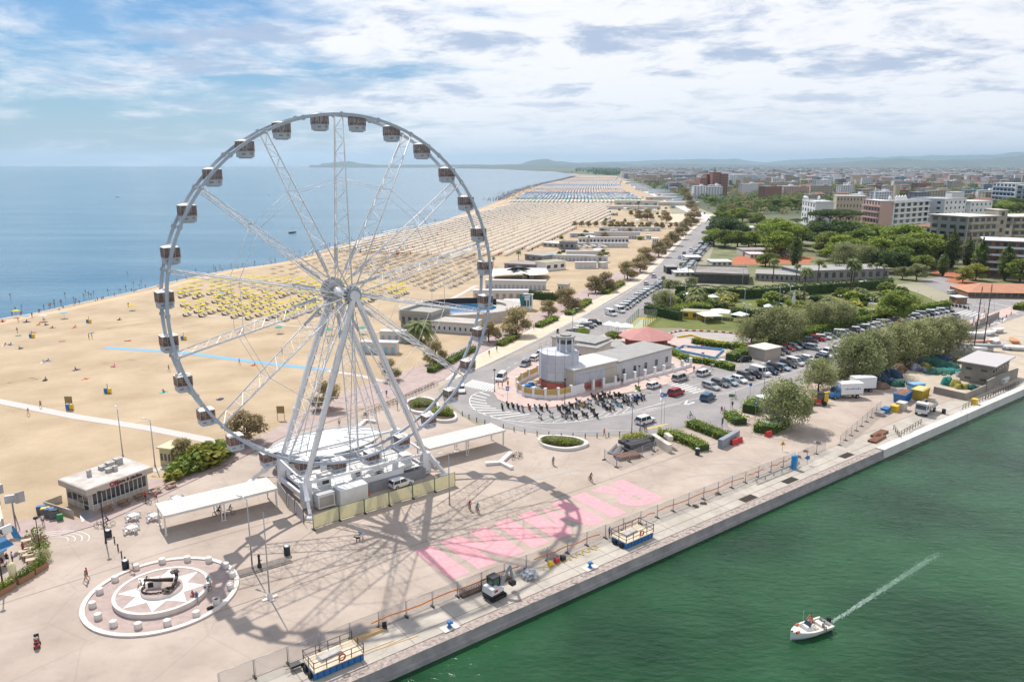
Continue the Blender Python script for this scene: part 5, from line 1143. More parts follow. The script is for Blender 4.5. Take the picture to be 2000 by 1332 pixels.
# ---- cabin kiosk, trucks, forklift, skips
t = thing('site_cabin', 'white site cabin half hidden behind the willow tree', 'cabin', g(1508, 800), QA - .25); m = MB(); m.box(0, 0, .3, 6.5, 2.6, 2.6); obj('walls', m, mat('cabin_pale', (.5, .56, .62), .6), t); m = MB(); m.box(0, 0, 2.9, 6.9, 3.0, .2); obj('roof', m, WHITE, t); m = MB(); m.box(-1.8, -1.32, 1.0, 1.1, .05, 1.5); obj('window', m, GLASS, t); m = MB(); m.box(.6, -1.32, 1.6, 2.4, .04, .7); obj('sign', m, mat('sign_navy', (.05, .12, .35), .5), t)
def box_truck(p, rz, cabm, label, L=5.2, wheels=True):
    t = thing('box_truck', label, 'truck', p, rz); m = MB(); m.box(-.7, 0, .95, L, 2.3, 2.5); bx_ = obj('cargo_box', m, WHITE, t); obj('doors', MB().box(-.7-L/2-.02, .56, 1.1, .05, 1.0, 2.2).box(-.7-L/2-.02, -.56, 1.1, .05, 1.0, 2.2), mat('door_grey', (.6, .6, .62), .5), bx_)
    x0 = -.7 + L/2; m = MB(); m.add([(x0+.1,-1.05,.5),(x0+2.2,-1.05,.5),(x0+2.2,-1.05,1.2),(x0+1.5,-1.05,1.45),(x0+.9,-1.05,2.3),(x0+.1,-1.05,2.35),(x0+.1,1.05,.5),(x0+2.2,1.05,.5),(x0+2.2,1.05,1.2),(x0+1.5,1.05,1.45),(x0+.9,1.05,2.3),(x0+.1,1.05,2.35)], [(0,1,2,3,4,5),(11,10,9,8,7,6),(1,0,6,7),(2,1,7,8),(3,2,8,9),(4,3,9,10),(5,4,10,11),(0,5,11,6)]); cb = obj('cab', m, cabm, t)
    m = MB(); m.add([(x0+1.48,-.9,1.5),(x0+1.48,.9,1.5),(x0+.95,.9,2.25),(x0+.95,-.9,2.25)], [(0,1,2,3)]); m.box(x0+.75, -1.06, 1.45, .8, .03, .65); m.box(x0+.75, 1.06, 1.45, .8, .03, .65); m.xf(Matrix.Translation((.03, 0, .02))); obj('window', m, GLASS, cb)
    for x in (-.7-L/2+1.2, x0+1.3):
        for y in (-.95, .95): m = MB(); m.tube((x, y-.15, .42), (x, y+.15, .42), .42, n=12); m.tube((x, y-.17, .42), (x, y+.17, .42), .2, n=8, m=1); obj('wheel', m, [BLACK, STEEL], t)
    obj('chassis', MB().box(0, 0, .6, L+1.5, 1.2, .3), DARK, t); return bx_
bx1 = box_truck(g(1652, 776), radians(188), mat('truck_blue', (.03, .2, .5), .35), 'white box truck with a blue cab parked by the wall, nearer of two'); sign_text('SURGELATI', .62, mat('truck_decal_blue', (.03, .2, .42), .5), bx1, (-.7, 1.17, 2.4), (pi/2, 0, pi), bold=.015) if False else None
m = MB()
for i in range(9): m.box(.9 - i*.42, 1.165, 2.1, .26, .02, .24 + .12*(i % 3 == 1))
obj('lettering', m, mat('truck_decal_blue', (.03, .2, .42), .5), bx1)
box_truck(g(1678, 764), radians(188), WHITE, 'plain white box truck parked by the wall, farther of two')
t = thing('forklift', 'red and yellow telehandler parked left of the white box trucks', 'forklift', g(1597, 790), radians(-5)); m = MB(); m.box(-.6, 0, .5, 2.4, 1.7, .9, 0, 0, (.85, .9)); obj('body', m, RED, t); m = MB(); m.box(.3, 0, 1.3, 1.4, 1.3, 1.2); obj('cab_glass', m, GLASS, t); m = MB()
for a_, b_ in ((-.4,-.65),(-.4,.65),(1,-.65),(1,.65)): m.box(a_, b_, 1.2, .1, .1, 1.4)
m.box(.3, 0, 2.55, 1.7, 1.5, .15); obj('cab_frame', m, DARK, t); m = MB(); m.bar((-.8, .9, 1.6), (2.6, .9, 2.6), .4, .4); m.box(1.8, .6, .3, .9, .5, 1.8); m.bar((2.3, .2, .3), (3.4, .2, .3), .12); obj('mast', m, YEL, t)
for a_, b_ in ((-1.2,-.9),(-1.2,.9),(1.1,-.9),(1.1,.9)): m = MB(); m.tube((a_, b_-.2, .5), (a_, b_+.2, .5), .5, n=12); obj('wheel', m, BLACK, t)
m = MB(); m.box(0, 0, .6, 3.6, 2.2, .25); m.box(-.2, 0, .9, 3.4, 2.1, 1.9, 0, 1); m.tube((-1, -1, .4), (-1, 1, .4), .4, n=10, m=2); m.tube((1, -1, .4), (1, 1, .4), .4, n=10, m=2); obj('trailer', m, [YEL, WHITE, BLACK], None, 'white trailer on a yellow chassis behind the willow tree', 'trailer', loc=(*g(1566, 800), 0), rz=QA-.1)
def skip_(p, rz, c, label, L=4, W=2.2, H=1.8, top=None):
    t = thing('skip', label, 'skip', p, rz); m = MB(); m.box(0, 0, .1, L*.85, W*.9, H, 0, 0, (1.18, 1.1)); m.box(0, 0, H-.02, L*1.02, W*1.02, .14)
    for i in range(6): m.box(-L*.36 + i*L*.145, -W*.5, .2, .1, .12, H-.3)
    obj('hull', m, c, t); obj('load', MB().box(0, 0, H+.13, L*.9, W*.86, .12, 0, 0, (.9, .8)), top or RUST, t)
skip_(g(1762, 783), QA + .15, BLUE, 'large blue skip beside the yellow container', 5.2, 2.4, 1.9); skip_(g(1796, 778), QA + .1, mat('ochre_paint', (.5, .36, .05), .6, var=.1, vs=1), 'ochre yellow container beside the blue skip', 4.4, 2.5, 2.2, mat('ochre_lid', (.66, .53, .22), .6))
m = MB(); m.box(0, 0, 2.3, 3.4, 2.0, .1); m.box(0, 0, 0, 3.2, 1.8, 2.3); obj('tool_shed', m, [mat('sky_blue_sheet', (.2, .42, .7), .5)], None, 'low shed with a sky-blue sheet roof behind the blue skip', 'shed', loc=(*g(1788, 768), 0), rz=QA-.4)
t = thing('tipper_lorry', 'white-cabbed open tipper lorry parked at the right end of the quay', 'lorry', g(1806, 807), QA + .12 + pi); m = MB(); m.box(1.9, 0, .7, 1.7, 2.3, 2.0, 0, 0, (.85, .96)); cb = obj('cab', m, mat('lorry_white', (.68, .7, .72), .35), t); m = MB(); m.box(2.72, 0, 1.45, .08, 1.9, .85); m.box(2.1, -1.14, 1.5, .9, .05, .75); m.box(2.1, 1.14, 1.5, .9, .05, .75); obj('window', m, GLASS, cb)
m = MB(); m.box(-1.4, 0, 1.1, 4.6, 2.4, .15); 
for y in (-1.2, 1.2): m.box(-1.4, y, 1.2, 4.6, .1, .8)
for x in (-3.7, .85): m.box(x, 0, 1.2, .1, 2.4, .8)
obj('bed', m, mat('bed_grey', (.4, .4, .42), .5), t); obj('sand_load', MB().box(-1.4, 0, 1.25, 4.3, 2.1, .45, 0, 0, (.7, .7)), SAND, t); obj('chassis', MB().box(-.4, 0, .65, 6, 1.1, .4).bar((.7, .2, 1.2), (.4, .2, 2.9), .3), DARK, t)
for x in (-2.6, 1.9):
    for y in (-1, 1): m = MB(); m.tube((x, y-.16, .5), (x, y+.16, .5), .5, n=12); m.tube((x, y-.18, .5), (x, y+.18, .5), .25, n=8, m=1); obj('wheel', m, [BLACK, STEEL], t)
for i, (x, y, c, nm, a_, b_, h) in enumerate(((1719,811,STEEL,'grey tool chest beside the blue one',1.8,1.2,.8),(1729,805,BLUE,'bright blue generator beside the grey chest',2.2,1.2,1.0),(1747,803,YEL,'yellow-brown crate beside the pallet stack',1.6,1.3,1.3),(1760,800,CONC,'pallet stacked with pale slabs left of the lorry',2.0,1.6,1.7),(1903,790,YEL,'yellow crate near the right quay edge',1.3,1.0,1.3),(1843,808,DARK,'small dark bin right of the lorry',.6,.6,1.0))):
    m = MB(); m.box(0, 0, 0, a_, b_, h*.9, 0, 0); m.box(0, 0, h*.9, a_*1.06, b_*1.06, h*.1); m.box(0, -b_*.52, h*.2, a_*.8, .04, h*.1); obj('site_box', m, c, None, nm, 'site box', loc=(*g(x, y), 0), rz=QA+.1)
for i, (a, b) in enumerate((((1745,840),(1758,858)), ((1760,852),(1800,828)), ((1880,800),(1990,752)), ((1925,780),(1985,752)))):
    t = thing('handrail', ['rusty handrail at the left end of the quay stair opening', 'dark handrail along the quay stair opening', 'long dark handrail on the right quay wall, nearer the water', 'long dark handrail on the right quay wall, farther from the water'][i], 'handrail'); P = [(*p, 0) for p in walk(gl([a, b]), 1.4)]; p, r_ = g(*a), g(*b); m = MB(); t.location = (p[0], p[1], 0)
    for h in (.55, 1.05): m.bar((0, 0, h), (r_[0]-p[0], r_[1]-p[1], h), .07)
    for pp_ in P: m.box(pp_[0]-p[0], pp_[1]-p[1], 0, .08, .08, 1.1)
    obj('rail', m, RAIL, t)
# ---- motor boat with crew and wake
BT = g(1580, 1236, WZ); bz = ang(g(1626, 1218, WZ), g(1540, 1250, WZ)); WK = ang(g(1625, 1215, WZ), g(1856, 1066, WZ)) ; HW = mat('hull_white', (.78, .78, .76), .25); DKW = mat('boat_deck_cream', (.72, .68, .6), .6)
t = thing('motor_boat', 'small white open motor boat under way in the green channel', 'boat', (*BT, WZ), bz); L = 5.6
m = MB(); st_ = []
for i in range(12):
    f = i/11; x = -L/2 + f*L; wv = 1.12*(1 - max(0, f-.45)**2.2*3.2)*(1 if f > .08 else .96); wv = max(wv, .12); sh = .72 + .35*f*f
    st_.append([(x, -wv, sh), (x, -wv*.96, .35), (x, -wv*.55, -.12 + .25*max(0, f-.7)), (x, wv*.55, -.12 + .25*max(0, f-.7)), (x, wv*.96, .35), (x, wv, sh)])
vs = [v for s_ in st_ for v in s_]; m.add(vs, [(i*6+j, (i+1)*6+j, (i+1)*6+j+1, i*6+j+1) for i in range(11) for j in range(5)], 0, True); m.add(st_[0], [(0,1,2,3,4,5)]); m.add(st_[-1], [(5,4,3,2,1,0)])
obj('hull', m, HW, t)
m = MB(); r1 = [(s_[0][0], s_[0][1], s_[0][2]) for s_ in st_]; r2 = [(s_[5][0], s_[5][1], s_[5][2]) for s_ in st_]
i1 = [(x*.93, y*.8, z+.02) for x, y, z in r1]; i2 = [(x*.93, y*.8, z+.02) for x, y, z in r2]; m.strip(r1, i1); m.strip(r2, i2); n = 12
d1 = [(x, y, .30) for x, y, z in i1]; d2 = [(x, y, .30) for x, y, z in i2]; m.strip(i1, d1); m.strip(i2, d2); m.strip(d1, d2); m.strip([(x, y, z) for x, y, z in i1[8:]], [(x, y, z) for x, y, z in i2[8:]]); m.add([i1[8], i2[8], d2[8], d1[8]], [(0,1,2,3)])
obj('deck', m, DKW, t)
m = MB(); m.box(.35, 0, .3, 1.2, 1.0, .85, 0, 0, (.7, .8)); obj('console', m, HW, t); m = MB(); m.add([(.55,-.5,1.1),(.55,.5,1.1),(.15,.42,1.5),(.15,-.42,1.5),(.5,-.5,1.1),(.5,.5,1.1),(.1,.42,1.5),(.1,-.42,1.5)], [(0,1,2,3),(7,6,5,4),(0,4,5,1),(3,2,6,7)]); obj('windscreen', m, GLASS, t)
m = MB(); m.box(-L/2-.25, 0, .35, .4, .4, .75, 0, 0, (.8, .8)); m.box(-L/2-.25, 0, -.2, .15, .15, .6); obj('outboard_motor', m, BLACK, t); m = MB(); m.box(-1.9, 0, .3, .6, 1.5, .35); m.box(-.75, 0, .3, .5, 1.0, .4); obj('bench', m, DKW, t)
m = MB(); m.tube((-.1, -1.05, 1.0), (-.1, -1.05, 2.2), .015, n=4); obj('antenna', m, WHITE, t)
for i, (x, y) in enumerate(((2.0, .35), (1.0, -.75))): m = MB(); m.tube((x, y, 1.0), (x+.5, y+.1, 1.05), .14, n=8); obj('fender', m, mat('fender_orange', (.6, .15, .08), .6), t)
def onb(x, y): return (BT[0] + x*cos(bz) - y*sin(bz), BT[1] + x*sin(bz) + y*cos(bz))
person('scoot', 'skin', 'red', onb(-.75, -.35), bz, 'bare-chested person in red shorts standing at the boat console', z=WZ + .25); person('scoot', 'skin', 'navy', onb(-1.1, -.75), bz, 'bare-chested person at the seaward side of the boat', z=WZ + .25); person('sit', 'white', 'navy', onb(-1.3, .75), bz + 1.3, 'person in a white top sitting on the boat side', z=WZ + .5)
m = MB(); r_ = random.Random(5)
for i in range(1100):
    f = r_.random()**1.2; px_ = .3 + f*27; wid = .30 + f*.75; yy = r_.gauss(0, .5)*wid*.7; sz = (.07 - .03*f)*r_.uniform(.4, 1.1); a = r_.random()*3
    m.add([(px_ + sz*cos(a+k*1.57)*1.8, yy + sz*sin(a+k*1.57)*.7, .03) for k in range(4)], [(0,1,2,3)])
m.strip([(k*1.9, .16 + k*.02, .012) for k in range(13)] + [(25, 0, .012)], [(k*1.9, -.16 - k*.02, .012) for k in range(13)] + [(25, 0, .012)], .012, 1); obj('wake_foam', m, [mat('wake_white', (.42, .54, .48), .5), mat('wake_pale', (.03, .11, .05), .3)], kind='stuff', loc=(*g(1622, 1217, WZ), WZ), rz=WK)
# ================================================================ road markings
mk = MB(); R_ = .024
for i in range(11):                                   # crossing at the left of the tower
    a, b = lerp(g(905,754), g(960,765), i/10), lerp(g(925,742), g(972,752), i/10); mk.line([a, b], .5, R_)
arc_o = smooth(gl([(958,762),(930,768),(918,778),(920,792),(938,806),(970,817),(1010,823),(1060,826),(1110,825),(1160,818),(1220,807),(1300,785)]), 4)
arc_i = smooth(gl([(965,768),(950,778),(950,786),(960,795),(985,801),(1010,806),(1060,810),(1110,808),(1150,803),(1200,796),(1250,786)]), 4)
mk.line(arc_o, .22, R_)
wo_, wi_ = walk(arc_o, 2.3, 3), walk(arc_i, 2.0, 2)
for i in range(min(len(wi_), 10)): mk.line([wo_[i][:2], wi_[i][:2]], .4, R_)
for i in range(10, min(len(wi_), len(wo_)), 1): mk.line([wo_[i][:2], lerp(wo_[i], wi_[i], .72)], .14, R_)
mid_ = [lerp(wo_[i], wi_[i], .72) for i in range(10, min(len(wi_), len(wo_)))]; mk.line(mid_, .14, R_)
for i in range(9): a, b = lerp(g(1297,748), g(1352,768), i/8), lerp(g(1316,742), g(1376,762), i/8); mk.line([a, b], .5, R_)
for i in range(8): a, b = lerp(g(1340,756), g(1378,776), i/7), lerp(g(1352,752), g(1400,770), i/7)
for pts, w_ in (([(1210,812),(1300,793),(1345,781),(1420,768)], .14), ([(1255,806),(1330,788)], .14), ([(1342,790),(1356,786),(1342,782),(1338,790)], .5), ([(1262,800),(1290,795)], .15), ([(1370,765),(1345,755),(1440,730),(1540,707),(1640,684)], .14), ([(1290,760),(1291,782)], .15), ([(1235,765),(1290,760)], .12), ([(1240,775),(1288,770)], .12), ([(1440,803),(1500,779),(1560,752),(1645,715),(1770,668),(1860,634)], .16), ([(1420,768),(1460,755),(1560,722),(1660,682),(1800,640)], .14), ([(915,795),(960,815),(1020,832),(1080,840),(1140,842),(1230,840)], .1)): mk.line(gl(pts), w_, R_)
for a, b in (((1345,752),(1365,763)), ((1470,690),(1540,673)), ((1440,716),(1470,705))):
    for x, y, th_ in walk(gl([a, b]), 3.2): mk.line([(x, y), (x + 1.5*cos(th_), y + 1.5*sin(th_))], .14, R_)
for x, y, th_ in walk(smooth(gl([(960,740),(1010,708),(1060,682),(1160,626),(1240,590),(1320,510),(1380,445)]), 4), 5): mk.line([(x, y), (x + 2*cos(th_), y + 2*sin(th_))], .15, R_)
mk.line(r_left[6:], .16, R_)
for i in range(9): a, b = lerp(g(1118,629), g(1158,634), i/8), lerp(g(1137,621), g(1172,626), i/8); mk.line([a, b], .5, R_)
for i in range(10): a, b = lerp(g(1868,612), g(1950,632), i/9), lerp(g(1890,606), g(1965,622), i/9); mk.line([a, b], .6, R_)
for pts in ([(1900,596),(1960,604),(1990,615)], [(1905,640),(1960,628)], [(1880,575),(2000,590)], [(1930,590),(1975,600)]): mk.line(gl(pts), .4, R_)
obj('road_marking', mk, MARK, kind='structure')
mk = MB()
for pts, w_ in (([(1262,838),(1304,828)], .5), ([(957,716),(1020,686),(1140,628)], .18), ([(1240,748),(1290,758)], .15), ([(1435,715),(1470,695),(1480,712)], .2), ([(1020,690),(1100,655),(1180,612)], .12)): mk.line(gl(pts), w_, R_)
obj('yellow_road_marking', mk, MARKY, kind='structure')
tk = MB()
for r_, o_ in (((1400,905),0), ((1430,900),0)):
    pass
for pts in ([(1380,905),(1440,905),(1475,912),(1490,930)], [(1390,898),(1450,896),(1490,905),(1505,925)], [(1340,930),(1420,925),(1460,935)], [(880,905),(1000,940),(1130,915)]): tk.line(smooth(gl(pts), 5), .5, .007)
obj('tyre_track', tk, mat('tyre_track_pale', (.42, .37, .335), .9), kind='structure')
# ================================================================ scaffolded tower compound
NETW = mat('scaffold_net_white', (.60, .62, .68), .8, var=.07, vs=.6, trans=.12); NETR = mat('red_safety_net', (.42, .12, .09), .85, var=.25, vs=1.4); GREYR = mat('grey_roofing', (.33, .32, .31), .85, var=.1, vs=.5); CREAMW = mat('cream_render', (.55, .50, .42), .8, var=.06, vs=.4)
TC = g(1091, 753); TR = 4.55
t = thing('round_tower', 'round harbour tower wrapped in white scaffold netting with a turret on top', 'tower', TC)
m = MB(); disc(m, TR-.5, 0, 7.4, 0, 0, 32); obj('wall', m, CREAMW, t)
m = MB(); m.lathe([(TR, 2.3), (TR, 8.2)], n=14, smooth=False); obj('white_netting', m, NETW, t)
m = MB(); m.lathe([(TR+.02, 0), (TR+.02, 1.7)], n=14, smooth=False); obj('red_netting', m, NETR, t)
m = MB()
for i in range(14): a = 2*pi*i/14; m.tube((TR*cos(a), TR*sin(a), 0), (TR*cos(a), TR*sin(a), 9.8), .045, n=4)
for h in (2.1, 4.2, 6.2, 8.2, 9.2):
    for i in range(14): a, b = 2*pi*i/14, 2*pi*(i+1)/14; m.tube((TR*cos(a), TR*sin(a), h), (TR*cos(b), TR*sin(b), h), .03, n=4)
obj('scaffold', m, STEEL, t); m = MB(); disc(m, TR-.6, 7.4, 7.5, 0, 0, 32); obj('terrace', m, mat('terrace_white', (.7, .7, .7), .7), t)
u = (1.5, .6); m = MB(); disc(m, 1.9, 7.5, 11.4, 0, 0, 8, u); tb = obj('turret', m, mat('turret_grey', (.42, .45, .5), .7), t); m = MB(); disc(m, 1.95, 10.1, 11.0, 0, 0, 8, u); obj('window', m, GLASS, tb); m = MB(); disc(m, 2.25, 11.4, 11.75, 0, 0, 8, u); disc(m, 1.3, 11.75, 12.1, 0, 0, 8, u); obj('roof', m, GREYR, tb)
for i in range(8): a = 2*pi*(i)/8; m = MB(); m.box(u[0] + 1.93*cos(a), u[1] + 1.93*sin(a), 7.5, .25, .25, 3.9, a); obj('post', m, WHITE, tb)
def ztop(p, py):
    v = (py - 666)/FPX; s, c = sin(TH), cos(TH); return CH - p[1]*(s + v*c)/(c - v*s)
def house(label, A, B, ytop, depth, wall, roof, rows=0, cols=0, scols=0, cat='building', name='building', par=0, over=.3, win=None, winw=.45, winh=.5, balc=None, side='auto', group=None, parts=True, z0=0.0, flatroof=True, bands=None):
    """block building: A,B photo pixels of its visible front foot line, ytop pixel height of the roof edge above A"""
    a, b = (g(*A), g(*B)) if max(A) > 0 and len(A) == 2 and not isinstance(A, Vector) else (A, B)
    H = ztop(a, ytop) if ytop > 60 else ytop; L = dist(a, b); th_ = ang(a, b); t = thing(name, label, cat, (*a, z0), th_, group); win = win or GLASS
    obj('wall', MB().box(L/2, depth/2, 0, L, depth, H), wall, t)
    m = MB()
    if flatroof:
        m.box(L/2, depth/2, H, L+over*2, depth+over*2, .25)
        if par: m.wall([(0,0),(L,0),(L,depth),(0,depth),(0,0)], H+.25, H+.25+par, .25)
    else:
        o = over; m.add([(-o,-o,H),(L+o,-o,H),(L+o,depth+o,H),(-o,depth+o,H),(min(depth/2,L*.4),depth/2,H+par),(L-min(depth/2,L*.4),depth/2,H+par)], [(0,1,5,4),(1,2,5),(2,3,4,5),(3,0,4),(3,2,1,0)])
    obj('roof', m, roof, t)
    wr = L/max(cols, 1); fh = H/max(rows, 1); sgn = -1 if (a[0]*sin(th_) if False else True) and (a[0] > 0) else 1
    if parts:
        for r in range(rows):
            for c in range(cols): obj('window', MB().box((c+.5)*wr, -.03, r*fh + fh*.3, wr*winw, .1, fh*winh), win, t)
            for c in range(scols): sw = depth/scols; obj('window', MB().box(0 if a[0] > 0 else L, (c+.5)*sw, r*fh + fh*.3, .1, sw*winw, fh*winh), win, t)
            if balc and r: 
                m = MB(); m.box(L/2, -.75, r*fh-.05, L*.94, 1.5, .15); m.box(L/2, -1.5, r*fh-.05, L*.94, .1, 1.0); obj('balcony', m, balc, t)
    return t
WRF = mat('roof_white', (.62, .62, .63), .7, var=.06, vs=.3)
house('low tower wing with a white roof and scaffold netting along its front', (1120,768), (1204,747), 724, 8, CREAMW, WRF, 0, 0, name='tower_wing', parts=False)
nt_ = MB(); pts = gl([(1121,766.5),(1205,745.5)]); a_, b_ = offs(pts, -.35); L = dist(a_, b_)
t2 = thing('scaffold_screen', 'scaffold with white net screen in front of the low tower wing', 'scaffold', a_, ang(a_, b_)); obj('net', MB().box(L/2, 0, 1.9, L, .05, 2.7), NETW, t2); obj('red_net', MB().box(L/2, 0, .05, L, .05, 1.7), NETR, t2); m = MB()
for i in range(9): m.tube((L*i/8, 0, 0), (L*i/8, 0, 5.6), .04, n=4); m.tube((L*i/8, -1, 0), (L*i/8, -1, 4.4), .04, n=4)
for h in (1.8, 4.3, 5.3): m.tube((0, 0, h), (L, 0, h), .035, n=4); m.tube((0, -1, min(h, 4.3)), (L, -1, min(h, 4.3)), .035, n=4)
obj('scaffold', m, STEEL, t2)
house('long white harbour building with square windows and a grey flat roof', (1206,746), (1311,715), 708, 9, mat('harbour_white', (.55, .55, .57), .8, var=.05, vs=.4), GREYR, 1, 5, 0, winw=.22, winh=.3)
house('cream block with a grey roof behind the low tower wing', (1122,712), (1165,718), 676, 9, CREAMW, GREYR, 1, 2, 0, winw=.15, winh=.3)
house('taller cream block with a slanted grey roof behind the tower', (1160,712), (1190,700), 672, 13, CREAMW, GREYR, 1, 1, 0, winw=.3, winh=.2)
house('small cream annex between the harbour buildings', (1190,702), (1225,700), 680, 8, CREAMW, GREYR, 1, 3, 0, winw=.2, winh=.4)
# compound wall with pillars and cream panels
cw = [(963,740),(960,756),(972,770),(995,779),(1016,784),(1040,784),(1064,781),(1092,775),(1112,770),(1140,765)]
PNL = mat('straw_panel', (.50, .36, .13), .8, var=.1, vs=3)
cwp = gl([(1010,712),(993,722),(978,733),(1012,745)]) if False else gl([(1050,733),(1032,741),(1018,748),(1009,757),(1011,767),(1022,774),(1042,778),(1065,780),(1090,779),(1115,774),(1142,766)])
t = thing('compound_wall', 'low white wall with pillars and straw coloured panels round the tower yard', 'wall', cwp[0]); ox, oy = cwp[0]
for i in range(len(cwp)-1):
    a, b = [(p[0]-ox, p[1]-oy) for p in cwp[i:i+2]]; obj('low_wall', MB().wall([a, b], .1, .95, .3), WHITE, t); th_ = ang(a, b); L = dist(a, b); c_ = lerp(a, b, .5)
    obj('panel', MB().box(c_[0], c_[1], .95, L-.55, .12, 1.25, th_), PNL if i not in (9,) else WHITE, t); obj('pillar', MB().box(*a, .1, .5, .5, 2.35, th_).box(*a, 2.45, .6, .6, .12, th_), WHITE, t)
t = thing('pillared_wall', 'long low white wall with square pillars in front of the harbour building', 'wall', g(1158, 762)); pw = gl([(1158,762),(1178,758),(1201,754),(1219,750),(1239,745),(1259,741),(1278,736),(1296,732),(1313,727),(1332,722),(1348,717)]); ox, oy = pw[0]
for i, p in enumerate(pw):
    a = (p[0]-ox, p[1]-oy); obj('pillar', MB().box(*a, .1, .6, .6, 2.2, .5).box(*a, 2.3, .7, .7, .12, .5), WHITE, t)
    if i < len(pw)-1 and i not in (0,): b = (pw[i+1][0]-ox, pw[i+1][1]-oy); obj('low_wall', MB().wall([a, b], .1, .9, .3), WHITE, t)
for i, (x, y, c, nm) in enumerate(((1030,757,BLUE,'blue tarpaulin heap'),(1046,762,STEEL,'grey sheet heap'),(1040,752,CREAM,'pale board heap'))):
    m = MB(); m.box(0, 0, 0, 3, 2, .8, .4, 0, (.5, .7)); m.box(.8, .6, 0, 1.5, 1.8, 1.1, 1, 0, (.6, .4)); obj('material_heap', m, c, None, nm + ' inside the tower yard', 'materials', loc=(*g(x, y), 0))
# ================================================================ cars
CARM = {}
def carm(n):
    C = dict(white=(.74,.74,.74), silver=(.40,.41,.43), grey=(.13,.135,.145), black=(.015,.015,.018), blue=(.015,.035,.10), red=(.42,.02,.02), teal=(.02,.12,.24), beige=(.46,.44,.41), lightblue=(.32,.42,.5))
    return mat('car_' + n, C[n], .22, .25 if n not in ('white',) else 0, spec=.6)
LAMPR = mat('tail_lamp', (.35, .01, .01), .3); LAMPW = mat('head_lamp', (.7, .7, .72), .15)
def car_geo(kind, far=False):
    L, W, H = {'hatch': (4.0,1.74,1.5), 'suv': (4.5,1.86,1.68), 'wagon': (4.6,1.8,1.48), 'van': (5.2,2.0,2.2), 'mpv': (4.7,1.88,1.85)}[kind]
    x0, x1 = -L/2, L/2; bel = .92 if kind != 'van' else 1.15; hd = {'hatch': .78, 'suv': .98, 'wagon': .82, 'van': 1.1, 'mpv': 1.0}[kind]
    rf = {'hatch': (-L*.44, L*.10), 'suv': (-L*.43, L*.12), 'wagon': (-L*.46, L*.08), 'van': (-L*.49, L*.22), 'mpv': (-L*.47, L*.16)}[kind]
    wsx = x1 - L*(.30 if kind not in ('van', 'mpv') else .18)
    prof = [(x0+.05,.32),(x0,.6),(x0+.03,bel),(wsx,bel),(x1-.25,hd*.9),(x1-.03,hd*.72),(x1,.42),(x1-.1,.28)]
    def loft(pr, w0, w1, zsplit, m, mi=0):
        k = len(pr)
        for s_ in (-1, 1):
            pass
        A = [(x, -(w0 if z < zsplit else w1)/2, z) for x, z in pr]; B = [(x, (w0 if z < zsplit else w1)/2, z) for x, z in pr]
        m.add(A + B, [tuple(range(k)), tuple(range(2*k-1, k-1, -1))] + [((i+1) % k, i, k+i, k+(i+1) % k) for i in range(k)], mi)
    body_ = MB(); loft(prof, W, W*.97, .5, body_)
    gh = MB(); g0 = [(x0+.08, bel-.02), (rf[0]+.04, H-.07), (rf[1], H-.07), (wsx+.05, bel-.02)]
    wl_, wt = W*.93, W*.76 if kind != 'van' else W*.86
    A = [(g0[0][0], -wl_/2, g0[0][1]), (g0[1][0], -wt/2, g0[1][1]), (g0[2][0], -wt/2, g0[2][1]), (g0[3][0], -wl_/2, g0[3][1])]; B = [(x, -y, z) for x, y, z in A]
    gh.add(A + B, [(0,3,2,1),(4,5,6,7),(0,1,5,4),(1,2,6,5),(2,3,7,6)])
    rm = MB(); rm.box((rf[0]+rf[1])/2, 0, H-.08, rf[1]-rf[0]+.05, wt+.04, .08, 0, 0, (.94, .9))
    for s_ in (-1, 1):
        for (p, q_) in (((g0[0][0], s_*wl_/2, g0[0][1]), (g0[1][0], s_*wt/2, g0[1][1])), ((g0[3][0], s_*wl_/2, g0[3][1]), (g0[2][0], s_*wt/2, g0[2][1]))): rm.bar(p, q_, .09)
        xm = (rf[0]+wsx)/2-.1; rm.bar((xm, s_*wl_/2, bel), (xm, s_*wt/2, H-.07), .09)
        if kind in ('van',): rm.add([(x0+.1, s_*(wl_/2+.01), bel), (rf[1]-.9, s_*(wl_/2+.01), bel), (rf[1]-.9, s_*(wt/2+.02), H-.07), (rf[0]+.02, s_*(wt/2+.02), H-.07)], [(0,1,2,3)])
    return L, W, H, bel, hd, body_, gh, rm
CARP = {}
def make_car(kind, col):
    L, W, H, bel, hd, bo, gh, rm = car_geo(kind); cm = carm(col); t = thing('parked_car', 'car', 'car')
    obj('body', bo, cm, t); obj('windows', gh, GLASS, t); obj('roof', rm, cm, t)
    for x in (-L*.31, L*.31):
        for y in (-W*.45, W*.45): m = MB(); m.tube((x, y-.1, .33), (x, y+.1, .33), .33, n=10); m.tube((x, y-.12, .33), (x, y+.12, .33), .2, n=8, m=1); obj('wheel', m, [BLACK, STEEL], t)
    for y in (-W*.36, W*.36): obj('headlight', MB().box(L/2-.08, y, hd*.62, .2, .34, .16), LAMPW, t); obj('taillight', MB().box(-L/2+.03, y*1.1, .68, .12, .2, .32), LAMPR, t)
    return t
FARP = {}
def far_car(kind, col):
    if (kind, col) not in FARP:
        L, W, H, bel, hd, bo, gh, rm = car_geo(kind); m = MB()
        for s_, mi in ((bo, 0), (gh, 1), (rm, 0)): m.add(s_.v, s_.f, mi)
        for x in (-L*.31, L*.31): m.tube((x, -W*.5, .32), (x, W*.5, .32), .32, n=8, m=2)
        FARP[(kind, col)] = m.mesh('parked_car', [carm(col), GLASS, BLACK])
    return FARP[(kind, col)]
KN = {'hatch': 'hatchback', 'suv': 'SUV', 'wagon': 'estate car', 'van': 'van', 'mpv': 'minivan'}
